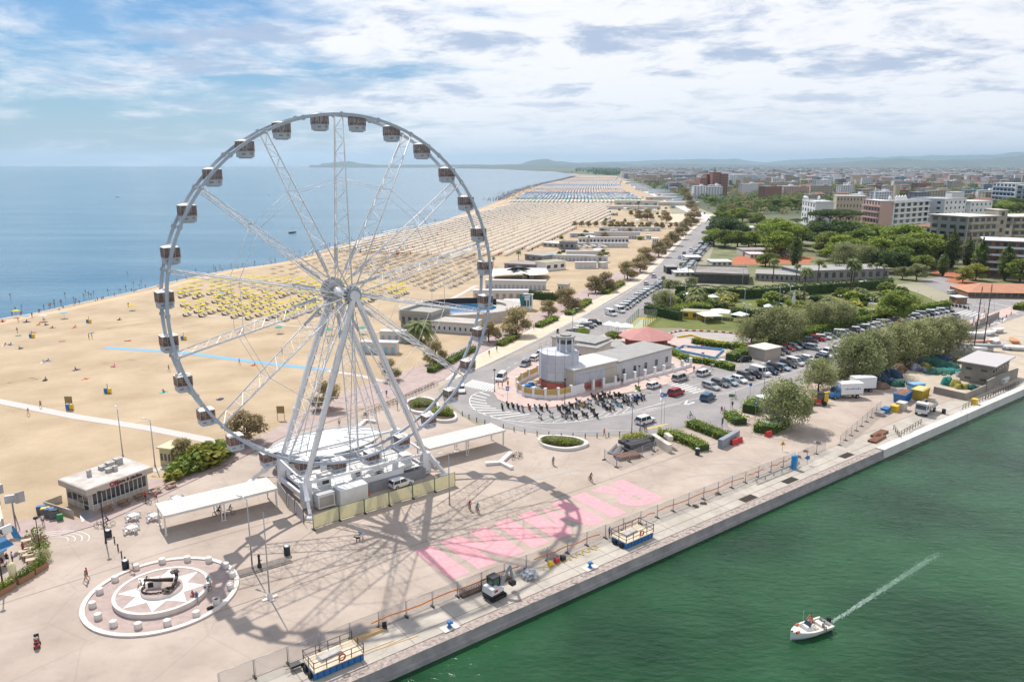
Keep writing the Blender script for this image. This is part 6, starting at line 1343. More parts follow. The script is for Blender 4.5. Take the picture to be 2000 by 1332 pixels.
def car(kind, col, px, py, rz, label, group=None, near=True):
    if near:
        if (kind, col) not in CARP: CARP[(kind, col)] = make_car(kind, col)
        return dup(CARP[(kind, col)], g(px, py), rz, label, group)
    return obj('parked_car', far_car(kind, col), None, None, label, 'car', group, loc=(*g(px, py), 0), rz=rz)
def hd_(x0, y0, x1, y1): return ang(g(x0, y0), g(x1, y1))
up = hd_(1250, 765, 1300, 748)
for k, c, x, y, r_, lb in (('hatch','white',1277,757,up,'white hatchback parked beside the pedestrian crossing near the harbour building'), ('mpv','beige',1328,743,up,'small beige car parked between the white hatchback and the white SUV'), ('suv','white',1374,733,up,'white SUV parked by the blue signs at the end of the pillared wall'), ('hatch','white',1402,714,up+pi-.5,'white hatchback parked by the hedge of the empty pool'), ('suv','red',1320,771,up,'red SUV driving towards the pedestrian crossing'), ('suv','teal',1382,781,up+.1,'blue SUV at the mouth of the port road'), ('suv','white',1260,826,up-.1,'white SUV driving past the bollards at the plaza edge'), ('hatch','black',1452,706,up+pi-.55,'black hatchback parked alone beside the beige utility hut'), ('mpv','white',979,742,hd_(979,745,1000,725)+pi,'white van-like car stopped at the left corner of the tower'), ('hatch','white',901,765,hd_(901,770,899,755)+pi,'white hatchback driving between the wheel and the crossing'), ('hatch','grey',1026,715,hd_(1020,720,1040,708)+pi,'grey car with yellow stickers parked left of the tower'), ('wagon','white',1046,703,hd_(1020,720,1040,708),'white trailer-towing estate car left of the tower'), ('hatch','white',1058,693,hd_(1020,720,1040,708),'white hatchback hidden behind the round tower'), ('hatch','white',783,949,WA+.1,'tiny white and black city car parked behind the cream fence'), ('hatch','silver',1866,620,up,'silver hatchback driving away at the far end of the port road'), ('van','white',1858,640,up,'white van on the port road behind the willows'), ('wagon','white',1861,574,up-.4,'white police-style estate car at the corner restaurant')): car(k, c, x, y, r_, lb)
slant = hd_(1372, 752, 1410, 764)
row1 = [('wagon','silver',1389,759),('wagon','grey',1407,753),('hatch','lightblue',1426,751),('hatch','white',1444,746),('suv','grey',1456,739),('suv','black',1471,736),('van','white',1484,732),('suv','blue',1503,729),('suv','black',1512,723),('hatch','lightblue',1529,722),('wagon','black',1540,716),('mpv','white',1553,712),('hatch','blue',1566,708),('hatch','white',1579,705),('suv','blue',1609,704),('hatch','white',1613,698),('mpv','white',1624,694),('wagon','white',1642,688)]
n_ = len(row1)
for i, (k, c, x, y) in enumerate(row1): car(k, c, x, y, slant, '%s %s in the slanted row along the port road, %s from its near end' % (c.replace('lightblue','light blue'), KN[k], od(i)), 'cars in the slanted row')
row2 = [('hatch','grey',1518,692),('suv','grey',1528,689),('hatch','red',1538,684),('hatch','beige',1551,681),('hatch','blue',1564,679),('suv','silver',1588,683)]
for i, (k, c, x, y) in enumerate(row2): car(k, c, x, y, slant + .12, '%s %s beside the beige utility hut, %s to the right of it' % (c, KN[k], od(i)), 'cars beside the utility hut')
cl_ = ['grey','red','white','silver','blue','white','silver','black','white','black','white','silver','white','silver','white','red','white','silver','white','grey','white','silver','black','white','silver','white']
ks_ = ['hatch','suv','wagon','hatch','hatch','mpv','wagon','suv']
P = walk(gl([(1583,668),(1640,656),(1700,641),(1760,627),(1810,616),(1850,609)]), 3.1)
for i, (x, y, a) in enumerate(P[:34]):
    o = car(ks_[i % 8], cl_[i % 26], 1000, 900, a - 1.1, '%s %s in the upper row along the garden hedge, %s from its left end' % (cl_[i % 26], KN[ks_[i % 8]], od(i)), 'cars along the garden hedge', i < 12); o.location = (x, y, 0)
P = walk(gl([(1118,653),(1133,647),(1165,632)]), 3.4); sl2 = hd_(1196, 612, 1214, 606)
for i, (x, y, a) in enumerate(P): o = car(ks_[(i*3) % 8], ['blue','white','white','grey','white','black','white'][i % 7], 1000, 900, a - 1.0, '%s %s parked just behind the round tower, %s from the left' % (['blue','white','white','grey','white','black','white'][i % 7], KN[ks_[(i*3) % 8]], od(i)), 'cars behind the tower'); o.location = (x, y, 0)
car('van','white',1193,616,hd_(1180,612,1205,620),'white panel van parked beside the yellow and blue sports court, nearer of two'); car('van','white',1210,610,hd_(1180,612,1205,620),'white motorhome van parked beside the sports court, farther of two')
P = walk(gl([(1218,605),(1240,589),(1262,574),(1286,561),(1296,550)]), 3.0); c2 = ['white','white','silver','white','lightblue','white','grey','white','silver','white','blue','white','silver']
for i, (x, y, a) in enumerate(P): o = car(ks_[(i*5) % 8], c2[i % 13], 1000, 900, a - 1.05, '%s %s in the seafront row past the sports court, %s from its near end' % (c2[i % 13].replace('lightblue','light blue'), KN[ks_[(i*5) % 8]], od(i)), 'cars in the seafront row', False); o.location = (x, y, 0)
for j, ln in enumerate(([(1330,527),(1352,500),(1374,476),(1390,458)], [(1344,530),(1366,500),(1384,480),(1396,463)])):
    for i, (x, y, a) in enumerate(walk(gl(ln), 3.3)): c = (c2 + ['black'])[(i*3 + j*5) % 14]; o = car(ks_[(i+j) % 8], c, 1000, 900, a - 1.0, '%s %s in the far seafront car park, %s of the %s row' % (c.replace('lightblue','light blue'), KN[ks_[(i+j) % 8]], od(i), 'road-side' if j == 0 else 'inner'), 'cars in the far seafront car park', False); o.location = (x, y, 0)
for i, (k, c, x, y, d) in enumerate((('suv','white',1277,542,0),('hatch','white',1262,556,0),('hatch','lightblue',1327,505,1),('mpv','grey',1336,498,1),('suv','white',1349,490,1),('hatch','white',1378,437,1),('hatch','grey',1384,430,0),('hatch','white',1368,415,0),('hatch','black',1376,418,0),('mpv','white',1362,405,1),('hatch','grey',1384,408,1))):
    car(k, c, x, y, hd_(1330,505,1350,480) + (pi if d else 0), '%s %s driving on the seafront road, %s counting from the near end' % (c.replace('lightblue','light blue'), KN[k], od([1,0,2,3,4,5,6,8,7,10,9][i])), 'cars driving on the seafront road', False)
person('scoot', 'navy', 'black', g(1089, 651), radians(-110), 'motorcyclist in dark clothes on the seafront road', z=.0); s_ = dup(SCT['black'], g(1089, 651), radians(-110), 'black scooter ridden on the seafront road', 'moving scooters'); s_.name = 'ridden_scooter'
for i, (x, y) in enumerate(((1858,598),(1864,600),(1871,601),(1879,602),(1888,604))): s_ = dup(SCT['black'], g(x, y), -1, 'black scooter parked at the far junction, %s from the hedge corner' % od(i), 'scooters at the far junction'); s_.name = 'parked_scooter'
# ================================================================ cafe terrace at the left edge
t = thing('cafe', 'beach cafe with blue awning at the left edge of the plaza', 'building', (*g(-60, 1100), 0), radians(38)); o = t.location; r0 = Matrix.Rotation(-radians(38), 4, 'Z')
def cl(px, py, z=0): return (r0 @ (Vector((*g(px, py, z), z)) - Vector((o.x, o.y, 0))))
A, B, C = cl(-60, 1085), cl(14, 1046), cl(2, 1000)
m = MB(); m.prism([cl(-120,1110).xy, cl(14,1060).xy, cl(6,1020).xy, cl(-120,1050).xy], 0, 3.6); obj('walls', m, CREAMW, t)
m = MB(); m.bar(cl(-90,1077,4), cl(22,1030,4), .25, 1.1); obj('sign_board', m, WHITE, t)
Pm = cl(6, 1036, 4); tx = sign_text('GELATERIA BRENNER', 1.0, mat('sign_brown', (.07, .03, .03), .6), t, (0, 0, 0), (0, 0, 0), bold=.03); dv = cl(22,1030,4) - cl(-90,1077,4)
tx.rotation_euler = (pi/2, 0, atan2(dv.y, dv.x)); tx.location = (cl(22,1030,4) - dv.normalized()*6.0 + Vector((dv.y, -dv.x, 0)).normalized()*.16); tx.location.z = 3.95
m = MB(); m.add([cl(-80,1085,3), cl(8,1048,3), cl(28,1063,2.3), cl(-60,1112,2.3)], [(0,1,2,3)]); m.add([cl(16,1030,3.4), cl(26,1026,3.4), cl(44,1053,1.2), cl(26,1050,1.6)], [(0,1,2,3)]); obj('awning', m, mat('awning_blue', (.04, .2, .42), .7, trans=.2), t)
m = MB(); m.prism([cl(-100,1060,4.2).xy, cl(2,1018,4.2).xy, cl(-4,990,4.2).xy, cl(-100,1020,4.2).xy], 3.6, 4.3); obj('roof', m, WHITE, t)
for i, (a, b) in enumerate((((90,1106),(66,1122)), ((64,1124),(34,1141)), ((28,1146),(-5,1165)))):
    pa, pb = g(*a), g(*b); L = dist(pa, pb); t3 = thing('flower_box', 'terracotta flower box at the cafe edge, %s from the beach end' % od(i), 'planter box', pb, ang(pb, pa)); obj('box', MB().box(L/2, 0, 0, L, .8, .75), mat('terracotta', (.32, .17, .09), .8), t3)
    m = MB()
    for k in range(4): leaves(m, (L*(k+.5)/4, 0, 1.1), (L/7, .5, .6), 130, .12, 0, .3)
    obj('plants', m, LF['green' if i != 2 else 'bright'], t3)
for i, (x, y, lf, s_) in enumerate(((76,1068,'flower',1.1),(80,1082,'green',1.3),(68,1052,'green',1.2),(84,1094,'olive',1.2))): obj('shrub', shrub_mesh('shrub', (s_, s_, s_*1.3), 300, .14, lf, 4, seed=50+i), None, None, '%s shrub at the cafe terrace corner, %s from the beach' % (['pink flowering','dark green','rounded green','grey-green'][i], od([1,2,0,3][i])), 'shrub', loc=(*g(x, y), 0))
WT = mat('pale_wood_table', (.52, .42, .3), .7)
for i, (x, y) in enumerate(((52,1064),(58,1080),(66,1088),(56,1092),(62,1102),(48,1085))):
    t3 = thing('cafe_table', 'pale wooden cafe table on the left terrace, %s from the beach' % od(i), 'table', g(x, y), .5, 'cafe tables'); obj('table_top', MB().box(0, 0, .7, 1.2, .8, .06), WT, t3); m = MB()
    for a_, b_ in ((.5,.3),(-.5,.3),(.5,-.3),(-.5,-.3)): m.box(a_, b_, 0, .06, .06, .7)
    obj('legs', m, WT, t3)
    for k in (-1, 1): m = MB(); m.box(0, k*.75, .42, .5, .45, .05); m.box(0, k*.97, .45, .5, .05, .45); m.box(.2, k*.75, 0, .05, .4, .42); m.box(-.2, k*.75, 0, .05, .4, .42); obj('cafe_chair', m, WT, None, 'wooden chair at the %s cafe table from the beach, %s side' % (od(i), 'plaza' if k < 0 else 'beach'), 'chair', 'cafe chairs', loc=(*g(x, y), 0), rz=.5)
for i, (c, b, x, y) in enumerate((('red','navy',46,1080),('white','navy',25,1100),('black','black',14,1098),('black','red',6,1106),('white','black',12,1112))): person('stand' if i < 2 else 'sit', c, b, g(x, y), i, 'person in %s at the cafe terrace, %s from the beach side' % (c, od(i)), z=0 if i < 2 else .1)
m = MB(); m.lathe([(.05, 0), (.05, 3), (.5, 2.6), (.35, .9), (.06, .8)], n=8); obj('closed_parasol', m, CREAM, None, 'closed cream parasol standing among the cafe flower boxes', 'parasol', loc=(*g(28, 1140), 0))
lamp_post(g(8, 1156), 6.5, 'black lamp post at the near flower box of the cafe', 'lantern'); lamp_post(g(80, 1083), 5.0, 'black lamp post behind the cafe tables', 'lantern')
m = MB(); m.bar((0,0,0), (0,0,5.2), .15); m.box(0, 0, 4.2, 1.6, .5, 1.1, .4); m.box(.9, .4, 4.0, 1.2, .12, 1.6, .9); m.bar((.5,0,0), (0,0,3), .1); obj('floodlight_rig', m, STEEL, None, 'steel rig of square floodlights behind the cafe', 'floodlight', loc=(*g(32, 1035), 0)); m = MB(); m.bar((0,0,0), (0,0,5.5), .12); m.box(0, 0, 4.6, 1.1, .8, 1.3, 1.0); obj('floodlight_rig', m, STEEL, None, 'dark floodlight box on a pole behind the cafe, at the photo edge', 'floodlight', loc=(*g(6, 1022), 0))
cw_ = MB(); cp = g(125, 1052)
for r in (1.4, 2.1, 2.8, 3.5): cw_.line([(cp[0] - 1 + r*1.3*cos(a*.2), cp[1] - .6 + r*.85*sin(a*.2)) for a in range(0, 13)], .12, .014)
obj('pavement_arcs', cw_, MARK, kind='structure')
# ================================================================ trees
def tree_mesh(kind, seed):
    r_ = random.Random(seed); m = MB(); cr = []
    if kind in ('round', 'willow', 'tamarisk', 'dark'):
        H = {'round': 10, 'willow': 10.5, 'tamarisk': 6, 'dark': 9}[kind]; Wd = {'round': 4.2, 'willow': 5.4, 'tamarisk': 2.6, 'dark': 4.8}[kind]; nl = {'round': 15, 'willow': 22, 'tamarisk': 13, 'dark': 16}[kind]; ls = {'round': .27, 'willow': .24, 'tamarisk': .2, 'dark': .28}[kind]
        th = H*.22; m.tube((0,0,-.1), (.1,.1,th), H*.032, H*.024, n=7, m=1)
        for i in range(nl):
            a = i*2.4 + r_.random()*.8; rr = Wd*(.25 + .55*sqrt((i+.5)/nl)); z = H*((.27 if kind in ('tamarisk', 'round') else .36) + .5*r_.random()) if i > nl*.25 else H*(.74 + .13*r_.random())
            if i <= nl*.25: rr *= .5
            c = (rr*cos(a), rr*sin(a), z); s_ = Wd*(.34 + .18*r_.random()); cr.append((c, s_))
            mid_ = Vector((c[0]*.45, c[1]*.45, th + (c[2]-th)*.55)); m.tube((.1,.1,th*.9), mid_, H*.013, H*.009, n=5, m=1); m.tube(mid_, c, H*.009, H*.004, n=4, m=1)
        nq = {'round': 330, 'willow': 300, 'tamarisk': 260, 'dark': 330}[kind]
        for c, s_ in cr:
            leaves(m, c, (s_, s_, s_*(.8 if kind != 'willow' else .95)), nq, ls, 0, .45, r_=r_)
            if kind == 'willow': leaves(m, (c[0]*1.06, c[1]*1.06, c[2]-s_*.9), (s_*.8, s_*.8, s_*.9), int(nq*.4), ls*.9, 0, .3, r_=r_, droop=2.5)
            if kind == 'tamarisk': leaves(m, c, (s_*1.25, s_*1.25, s_*1.2), 60, ls*.8, 0, .75, r_=r_)
        if kind != 'dark': m.sm = [False]*len(m.sm)
    elif kind == 'poplar':
        H = 16; m.tube((0,0,0), (0,0,H*.8), .3, .06, n=6, m=1)
        for i in range(26): f = (i+.5)/26; w_ = 2.4*sin(pi*min(1, f*1.05+.05))**.6; a = i*2.4; leaves(m, (w_*.45*cos(a), w_*.45*sin(a), H*(.1 + .86*f)), (w_*.6, w_*.6, 1.5), 190, .26, 0, .4, r_=r_)
    elif kind == 'pine':
        H = 13; m.tube((0,0,0), (.5,.2,H*.72), .33, .2, n=7, m=1)
        for i in range(16): a = i*2.4; rr = 5.2*sqrt((i+.5)/16); c = (rr*cos(a), rr*sin(a), H*(.90 - .05*(rr/5)**2)); m.tube((.5,.2,H*.66), c, .12, .05, n=4, m=1); leaves(m, c, (1.9, 1.9, .75), 260, .24, 0, .4, r_=r_)
    elif kind in ('palm', 'fan'):
        H = 9.5 if kind == 'palm' else 3.2; R0 = 2.1 if kind == 'palm' else 3.4; pv_ = (0,0,0)
        for i in range(1, 6): p = (.15*sin(i*.8), .1*cos(i*.6)*i*.2, H*i/5); m.tube(pv_, p, (.24 if kind == 'palm' else .42), (.2 if kind == 'palm' else .4), n=7, m=1); pv_ = p
        if kind == 'palm': leaves(m, (pv_[0], pv_[1], H-.6), (.55, .55, 1.0), 90, .22, 2, .3, r_=r_, droop=1.5)
        for i in range(34):
            a = i*2.4; el = .9 - 1.5*(i/34); P0 = Vector(pv_); ln = R0*(.85 + .3*r_.random()); last = P0
            for k in range(1, 6):
                t_ = k/5; dp = P0 + Vector((cos(a), sin(a), 0))*(ln*t_*cos(el*.8)) + UP*(ln*(sin(el)*t_ - .75*t_*t_)); sd2 = Vector((-sin(a), cos(a), 0))*(.42*sin(pi*min(1, t_*.9 + .12)) + .05); dr = UP*-.16
                if k > 1: m.add([last, last - sdl + dr, dp - sd2 + dr, dp], [(0,1,2,3)]); m.add([last, last + sdl + dr, dp + sd2 + dr, dp], [(3,2,1,0)])
                last = dp; sdl = sd2
    return m
LEAFOF = {'round': 'green', 'willow': 'olive', 'tamarisk': 'tamarisk', 'dark': 'dark', 'poplar': 'poplar', 'pine': 'pine', 'palm': 'palm', 'fan': 'palm'}
TH_ = {'round': 10, 'willow': 10.8, 'tamarisk': 6.4, 'dark': 9.2, 'poplar': 16, 'pine': 12.6, 'palm': 10.3, 'fan': 4.6}
TP = {}
def tproto(kind, leaf, seed):
    k = (kind, leaf, seed)
    if k not in TP:
        src = TP.get(('geo', kind, seed))
        if src is None:
            mb = tree_mesh(kind, seed + len(kind)); ft, fc = [i for i, x in enumerate(mb.m) if x == 1], [i for i, x in enumerate(mb.m) if x != 1]
            def sub(ids):
                o = MB(); mp_ = {}
                for i in ids:
                    f = []
                    for v in mb.f[i]:
                        if v not in mp_: mp_[v] = len(o.v); o.v.append(mb.v[v])
                        f.append(mp_[v])
                    o.f.append(f); o.m.append(0 if mb.m[i] == 1 else (1 if mb.m[i] == 2 else 0)); o.sm.append(False)
                return o
            src = TP[('geo', kind, seed)] = (sub(ft), sub(fc))
        TP[k] = (src[0].mesh('trunk', BARK), src[1].mesh('crown', [LF[leaf], BARK]))
    return TP[k]
def tree(kind, px, py, ptop, label, leaf=None, group=None, seed=None, wf=1.0, at_=None, H=None):
    leaf = leaf or LEAFOF[kind]; seed = rnd.randrange(3) if seed is None else seed; tr, cr = tproto(kind, leaf, seed % (3 if kind in ('round', 'willow', 'tamarisk') else 2))
    p = at_ or g(px, py); h = H or max(1.5, ztop(p, ptop)); s_ = h/TH_[kind]
    t = thing({'palm': 'palm_tree', 'fan': 'palm_tree', 'pine': 'pine_tree', 'poplar': 'poplar_tree', 'willow': 'willow_tree'}.get(kind, 'tree'), label, 'palm tree' if kind in ('palm', 'fan') else 'tree', p, rnd.random()*6.28, group); t.scale = (s_*wf, s_*wf, s_)
    obj('trunk', tr, None, t); obj('crown', cr, None, t); return t
NW = {}
def nth(k): NW[k] = NW.get(k, -1) + 1; return od(NW[k])
for x, y, tp_, wf in ((362,905,850,1),(482,866,797,1.25),(636,800,742,1.1),(762,742,697,1),(850,712,662,1.1),(955,668,620,1.1),(1008,655,597,1.25),(1072,618,582,1.1),(1110,605,558,1.2),(1163,572,536,1.2),(1183,568,528,1.2),(1226,546,507,1.2),(1250,532,496,1.2),(1262,515,480,1.2),(1286,502,468,1.2),(1300,490,462,1.1),(1313,480,450,1.2),(1325,468,440,1.2),(1333,458,434,1.2),(1340,448,424,1.2),(1350,440,412,1.2),(1356,428,402,1.2),(1350,412,388,1.2),(1343,396,375,1.2),(1338,385,366,1.2),(1330,376,360,1.1)):
    tree('tamarisk', x, y, tp_, 'brownish tamarisk tree lining the promenade, %s counting from the snack building' % nth('tam'), group='promenade tamarisks', wf=wf)
for x, y, tp_ in ((1122,443,431),(1136,443,430),(1150,444,430),(1164,443,431),(1180,443,430),(1193,446,429),(1205,447,431),(1216,447,430),(1227,447,432),(1235,448,432),(1253,448,432),(1264,448,432),(1282,446,433),(1293,447,433),(1309,446,434),(1320,445,433),(1248,430,408),(1264,431,405),(1301,436,410)):
    tree('tamarisk', x, y, tp_, 'small brown tamarisk among the beach buildings, %s from the left' % nth('tamb'), group='tamarisks among the beach buildings', wf=1.0)
for x, y, tp_, wf in ((1535,834,738,1),(1598,764,698,.95),(1668,745,652,1),(1700,728,642,1),(1748,712,632,1.05),(1782,702,622,1),(1812,696,618,1),(1848,690,616,1),(1467,672,618,1.1),(1512,671,597,1.1),(1540,660,600,1),(1598,640,588,1.25),(1640,636,586,1.2),(1296,605,566,1.2),(1350,560,540,1.2),(1690,528,478,1),(1650,522,472,1.1)):
    tree('willow', x, y, tp_, 'silvery olive willow-like tree, %s counting from the quay dumpsters up into the gardens' % nth('wil'), group='silvery willow-like trees', wf=wf)
greens = [(1199,668,645,'bright'),(1137,660,640,'bright'),(1391,402,383,'bright'),(1410,420,400,0),(1428,418,398,1),(1445,414,394,0),(1462,414,393,1),(1480,412,391,0),(1500,410,389,1),(1515,411,387,0),(1532,411,388,0),(1546,410,387,0),(1560,410,389,1),(1402,433,412,0),(1418,434,412,'bright'),(1434,433,408,'bright'),(1450,434,405,'bright'),(1478,442,415,0),(1410,464,425,3),(1425,470,428,3),(1442,462,432,0),(1394,480,446,'bright'),(1415,484,448,0),(1440,483,449,0),(1462,484,452,'bright'),(1475,480,455,0),(1500,470,428,0),(1512,482,426,'bright'),(1532,486,432,'bright'),(1552,478,437,0),(1566,480,440,0),(1525,502,447,'bright'),(1495,520,492,'bright'),(1503,521,494,0),(1652,480,428,0),(1632,492,432,3),(1668,465,430,'bright'),(1715,515,460,'bright'),(1682,502,442,0),(1700,494,442,0),(1735,505,452,'bright'),(1750,512,455,0),(1766,505,436,'bright'),(1782,522,455,0),(1800,520,452,'bright'),(1818,512,456,0),(1640,510,455,'bright'),(1665,515,468,0),(1618,500,452,0),(1760,528,478,0),(1730,532,490,3),(1800,535,498,0),(1992,552,505,0),(1940,520,470,0),(1700,470,436,0),(1720,465,440,0),(1600,455,425,0),(1620,452,425,0),(1585,470,440,'bright'),(1840,400,378,0),(1870,395,375,1),(1960,425,392,'bright'),(1985,430,395,0),(1940,420,398,0),(1975,410,385,0),(1750,395,372,0),(1780,392,370,0)]
for i, (x, y, tp_, v) in enumerate(greens):
    lf = {0: 'green', 1: 'tamarisk', 3: 'dark'}.get(v, v); tree('dark' if v == 3 else 'round', x, y, tp_, '%s tree between the sea-front road and the hotels, %s from the near left' % ({'green': 'mid green', 'tamarisk': 'brownish', 'dark': 'dark green', 'bright': 'bright green'}[lf], od(i)), lf, 'broad green trees before the hotels', wf=1.6)
for x, y, tp_, lf, lb in ((1750,628,566,'green','huge round dark olive tree at the garden corner by the car park'),(1790,548,514,'olive','brownish round tree at the junction beside the gardens'),(1762,546,520,'olive','smaller brownish round tree left of the junction tree'),(1905,548,515,'yellowgreen','yellow-green tree in front of the poplars'),(1880,552,522,'yellowgreen','second yellow-green tree, left of the other one before the poplars'),(1640,580,560,'green','round clipped tree in the garden')): tree('round', x, y, tp_, lb, lf, wf=1.35)
for x, y, tp_ in ((1552,522,458),(1838,522,455),(1856,524,446),(1888,525,462),(1912,540,466),(1962,548,474),(1840,540,490)): tree('poplar', x, y, tp_, 'tall dark poplar near the apartment blocks, %s from the left' % nth('pop'), group='tall poplars', wf=1.6)
for x, y, tp_ in ((1600,468,412),(1618,470,408),(1640,466,408),(1656,462,412),(1578,450,424),(1555,452,427)): tree('pine', x, y, tp_, 'umbrella pine in front of the cream hotel, %s in its row' % nth('pin'), group='umbrella pines', wf=1.1)
for x, y, tp_ in ((1013,518,489),(964,521,502),(1150,474,460),(1509,552,503),(1597,552,504),(1555,553,514),(1570,590,520),(1608,543,516),(1659,579,502),(1665,580,510),(1631,539,507),(1638,539,508),(1697,543,513),(1710,545,512),(1725,547,515),(1329,536,513),(1294,565,538),(1345,540,520),(1247,412,392),(1231,408,395),(1255,392,384),(1272,396,387),(1285,420,405)): tree('palm', x, y, tp_, 'tall palm tree with a bare trunk, %s counting from the beach inland' % nth('plm'), group='tall palm trees')
for x, y, tp_ in ((820,668,618),(1357,592,556),(1359,600,572),(1380,590,570),(1306,562,542),(1320,560,545),(1185,500,490),(1122,500,492),(1345,575,560)): tree('fan', x, y, tp_, 'short bushy palm with arching fronds, %s in the row from the pool' % nth('fan'), group='short bushy palms')
# ---- gardens, courts, hedges
GRASS = mat('lawn', (.09, .12, .025), .95, vs=.12, col2=(.19, .20, .05), det=8); CLAY = mat('clay_court', (.42, .14, .07), .95, var=.12, vs=.1); GRAV = mat('gravel_path', (.42, .37, .31), .95, vs=.3, col2=(.52, .47, .4))
obj('lawn', MB().flat(gl([(1268,602),(1300,575),(1400,562),(1560,562),(1745,556),(1800,575),(1858,603),(1700,635),(1585,662),(1505,672),(1420,658),(1330,640),(1262,640)]), .02), GRASS, kind='structure')
obj('park_ground', MB().flat(gl([(1410,560),(1380,520),(1395,480),(1385,430),(1560,400),(2000,440),(2300,520),(2000,560),(1850,545),(1740,556),(1560,562)]), .0), mat('park_earth', (.09, .12, .035), .95, vs=.08, col2=(.26, .24, .14), det=8), kind='structure')
obj('clay_court', MB().flat(gl([(1415,518),(1580,515),(1590,502),(1440,500)]), .03).flat(gl([(1818,534),(1866,544),(1880,536),(1830,524)]), .03).flat(gl([(1845,550),(1905,562),(1915,553),(1860,543)]), .03).flat(gl([(1700,503),(1735,503),(1738,498),(1705,497)]), .03), CLAY, kind='structure')
kt = gl([(1300,672),(1292,660),(1325,648),(1370,648),(1430,652),(1460,660),(1470,672),(1440,680),(1390,676),(1330,680)])
obj('kart_track', MB().flat(smooth(kt + [kt[0]], 5)[:-1], .03), mat('track_asphalt', (.36, .33, .31), .9, vs=.3, col2=(.44, .41, .38)), kind='structure')
t = thing('kart_kerb', 'red and white tyre kerb round the small kart track', 'track kerb', kt[0]); W2, R2_ = MB(), MB()
for i, (x, y, a) in enumerate(walk(smooth(kt + [kt[0]], 5), 1.1)): (W2 if i % 2 else R2_).box(x-kt[0][0], y-kt[0][1], 0, .95, .45, .45, a)
obj('red_tyres', R2_, RED, t); obj('white_tyres', W2, WHITE, t)
m = MB()
for ln in ([(1325,660),(1350,656),(1375,664),(1405,668)], [(1375,671),(1400,668),(1422,670)]):
    for x, y, a in walk(gl(ln), .9): m.box(x, y, 0, .7, .5, .5, a)
obj('yellow_tyre_row', m, YEL, None, 'yellow tyre islands inside the kart track', 'tyre row')
pc = gl([(1318,686),(1334,678.5),(1413,686),(1396,702)]); m = MB(); obj('empty_pool_floor', MB().flat(pc, .05), mat('pool_floor_white', (.72, .74, .76), .7), kind='structure')
m = MB(); cx_ = sum(p[0] for p in pc)/4; cy__ = sum(p[1] for p in pc)/4; L_ = [(p[0]-cx_, p[1]-cy__) for p in pc]; m.wall(L_ + [L_[0]], 0, .75, .35); obj('pool_rim', m, mat('pool_rim_blue', (.12, .38, .62), .5), None, 'light blue rim of the empty white children pool', 'pool rim', loc=(cx_, cy__, 0))
sc_ = gl([(1224,642),(1247,620),(1283,622),(1256,642)]); obj('sports_court', MB().flat(sc_, .03), mat('court_yellow', (.6, .42, .03), .8), kind='structure'); m = MB()
for i in range(5): f = .12 + i*.17; a, b = lerp(sc_[0], sc_[1], f), lerp(sc_[3], sc_[2], f); m.line([lerp(a, b, .1), lerp(a, b, .9)], 1.6, .045)
obj('court_lanes', m, mat('court_blue', (.25, .45, .5), .8), kind='structure')
t = thing('court_fence', 'high wire fence with green posts round the yellow court', 'fence', sc_[0]); 
for a, b in ((0,1),(1,2),(2,3)):
    A, B = [(sc_[k][0]-sc_[0][0], sc_[k][1]-sc_[0][1]) for k in (a, b)]; obj('wire_mesh', MB().wall([A, B], 0, 3, .03), FMESH, t)
    for x, y, _ in walk([A, B], 3): obj('post', MB().box(x, y, 0, .12, .12, 3.1), GREEN, t)
t = thing('red_roof_pavilion', 'bar pavilion with a wide salmon red hipped roof', 'pavilion', g(1262,676)); m = MB(); disc(m, 6, 0, 3, 0, 0, 8); obj('wall', m, mat('dark_red_wall', (.2, .05, .04), .7), t); m = MB(); m.lathe([(7.9, 2.9), (8, 3.1), (.3, 5.6), (0, 5.7)], n=8, smooth=False); obj('roof', m, mat('salmon_roof', (.46, .21, .19), .75, var=.06, vs=.5), t)
for i, (x, y, s_) in enumerate(((1205,650,3),(1222,652,3.4),(1190,648,2.6),(1392,592,2.6),(1500,612,2.4),(1444,628,3.5),(1385,628,5),(1405,622,5),(1345,588,3),(1688,562,3))):
    t = thing('white_gazebo', 'white square gazebo in the gardens, %s from the seafront side' % od([1,2,0,5,8,7,4,6,3,9][i]), 'gazebo', g(x, y), .5+i, 'white gazebos'); m = MB(); m.box(0, 0, 2.4, s_*1.3, s_*1.3, .9, 0, 0, (.1, .1)); m.box(0, 0, 2.3, s_*1.3, s_*1.3, .1); obj('canopy', m, WHITE, t)
    for a_, b_ in ((1,1),(1,-1),(-1,1),(-1,-1)): obj('post', MB().box(a_*s_*.6, b_*s_*.6, 0, .08, .08, 2.3), WHITE, t)
house('beige windowless utility hut in the car park', (1461,698), (1493,706), 677, 6.5, mat('beige_render', (.5, .43, .36), .8, var=.04, vs=.4), mat('hut_roof', (.6, .55, .5), .8), 0, 0, name='utility_hut')
house('low garden bar with a yellow front and cream awning', (1330,622), (1385,625), 608, 4, YEL, CREAM, 1, 3, 0, winw=.5)
house('wide flat dark-roofed beach club building with grey skylights', (1355,552), (1462,556), 535, 26, mat('club_wall', (.08, .075, .07), .8), mat('club_roof', (.20, .18, .17), .85, vs=.12, col2=(.36, .33, .30)), 1, 8, 0, par=.5, winw=.5)
house('long grey low building behind the palms', (1475,548), (1560,552), 535, 14, GREYR, GREYR, 1, 9, 0); house('long low flat building right of the palms', (1562,550), (1735,545), 530, 16, mat('flat_grey', (.25, .24, .25), .8), GREYR, 1, 12, 0)
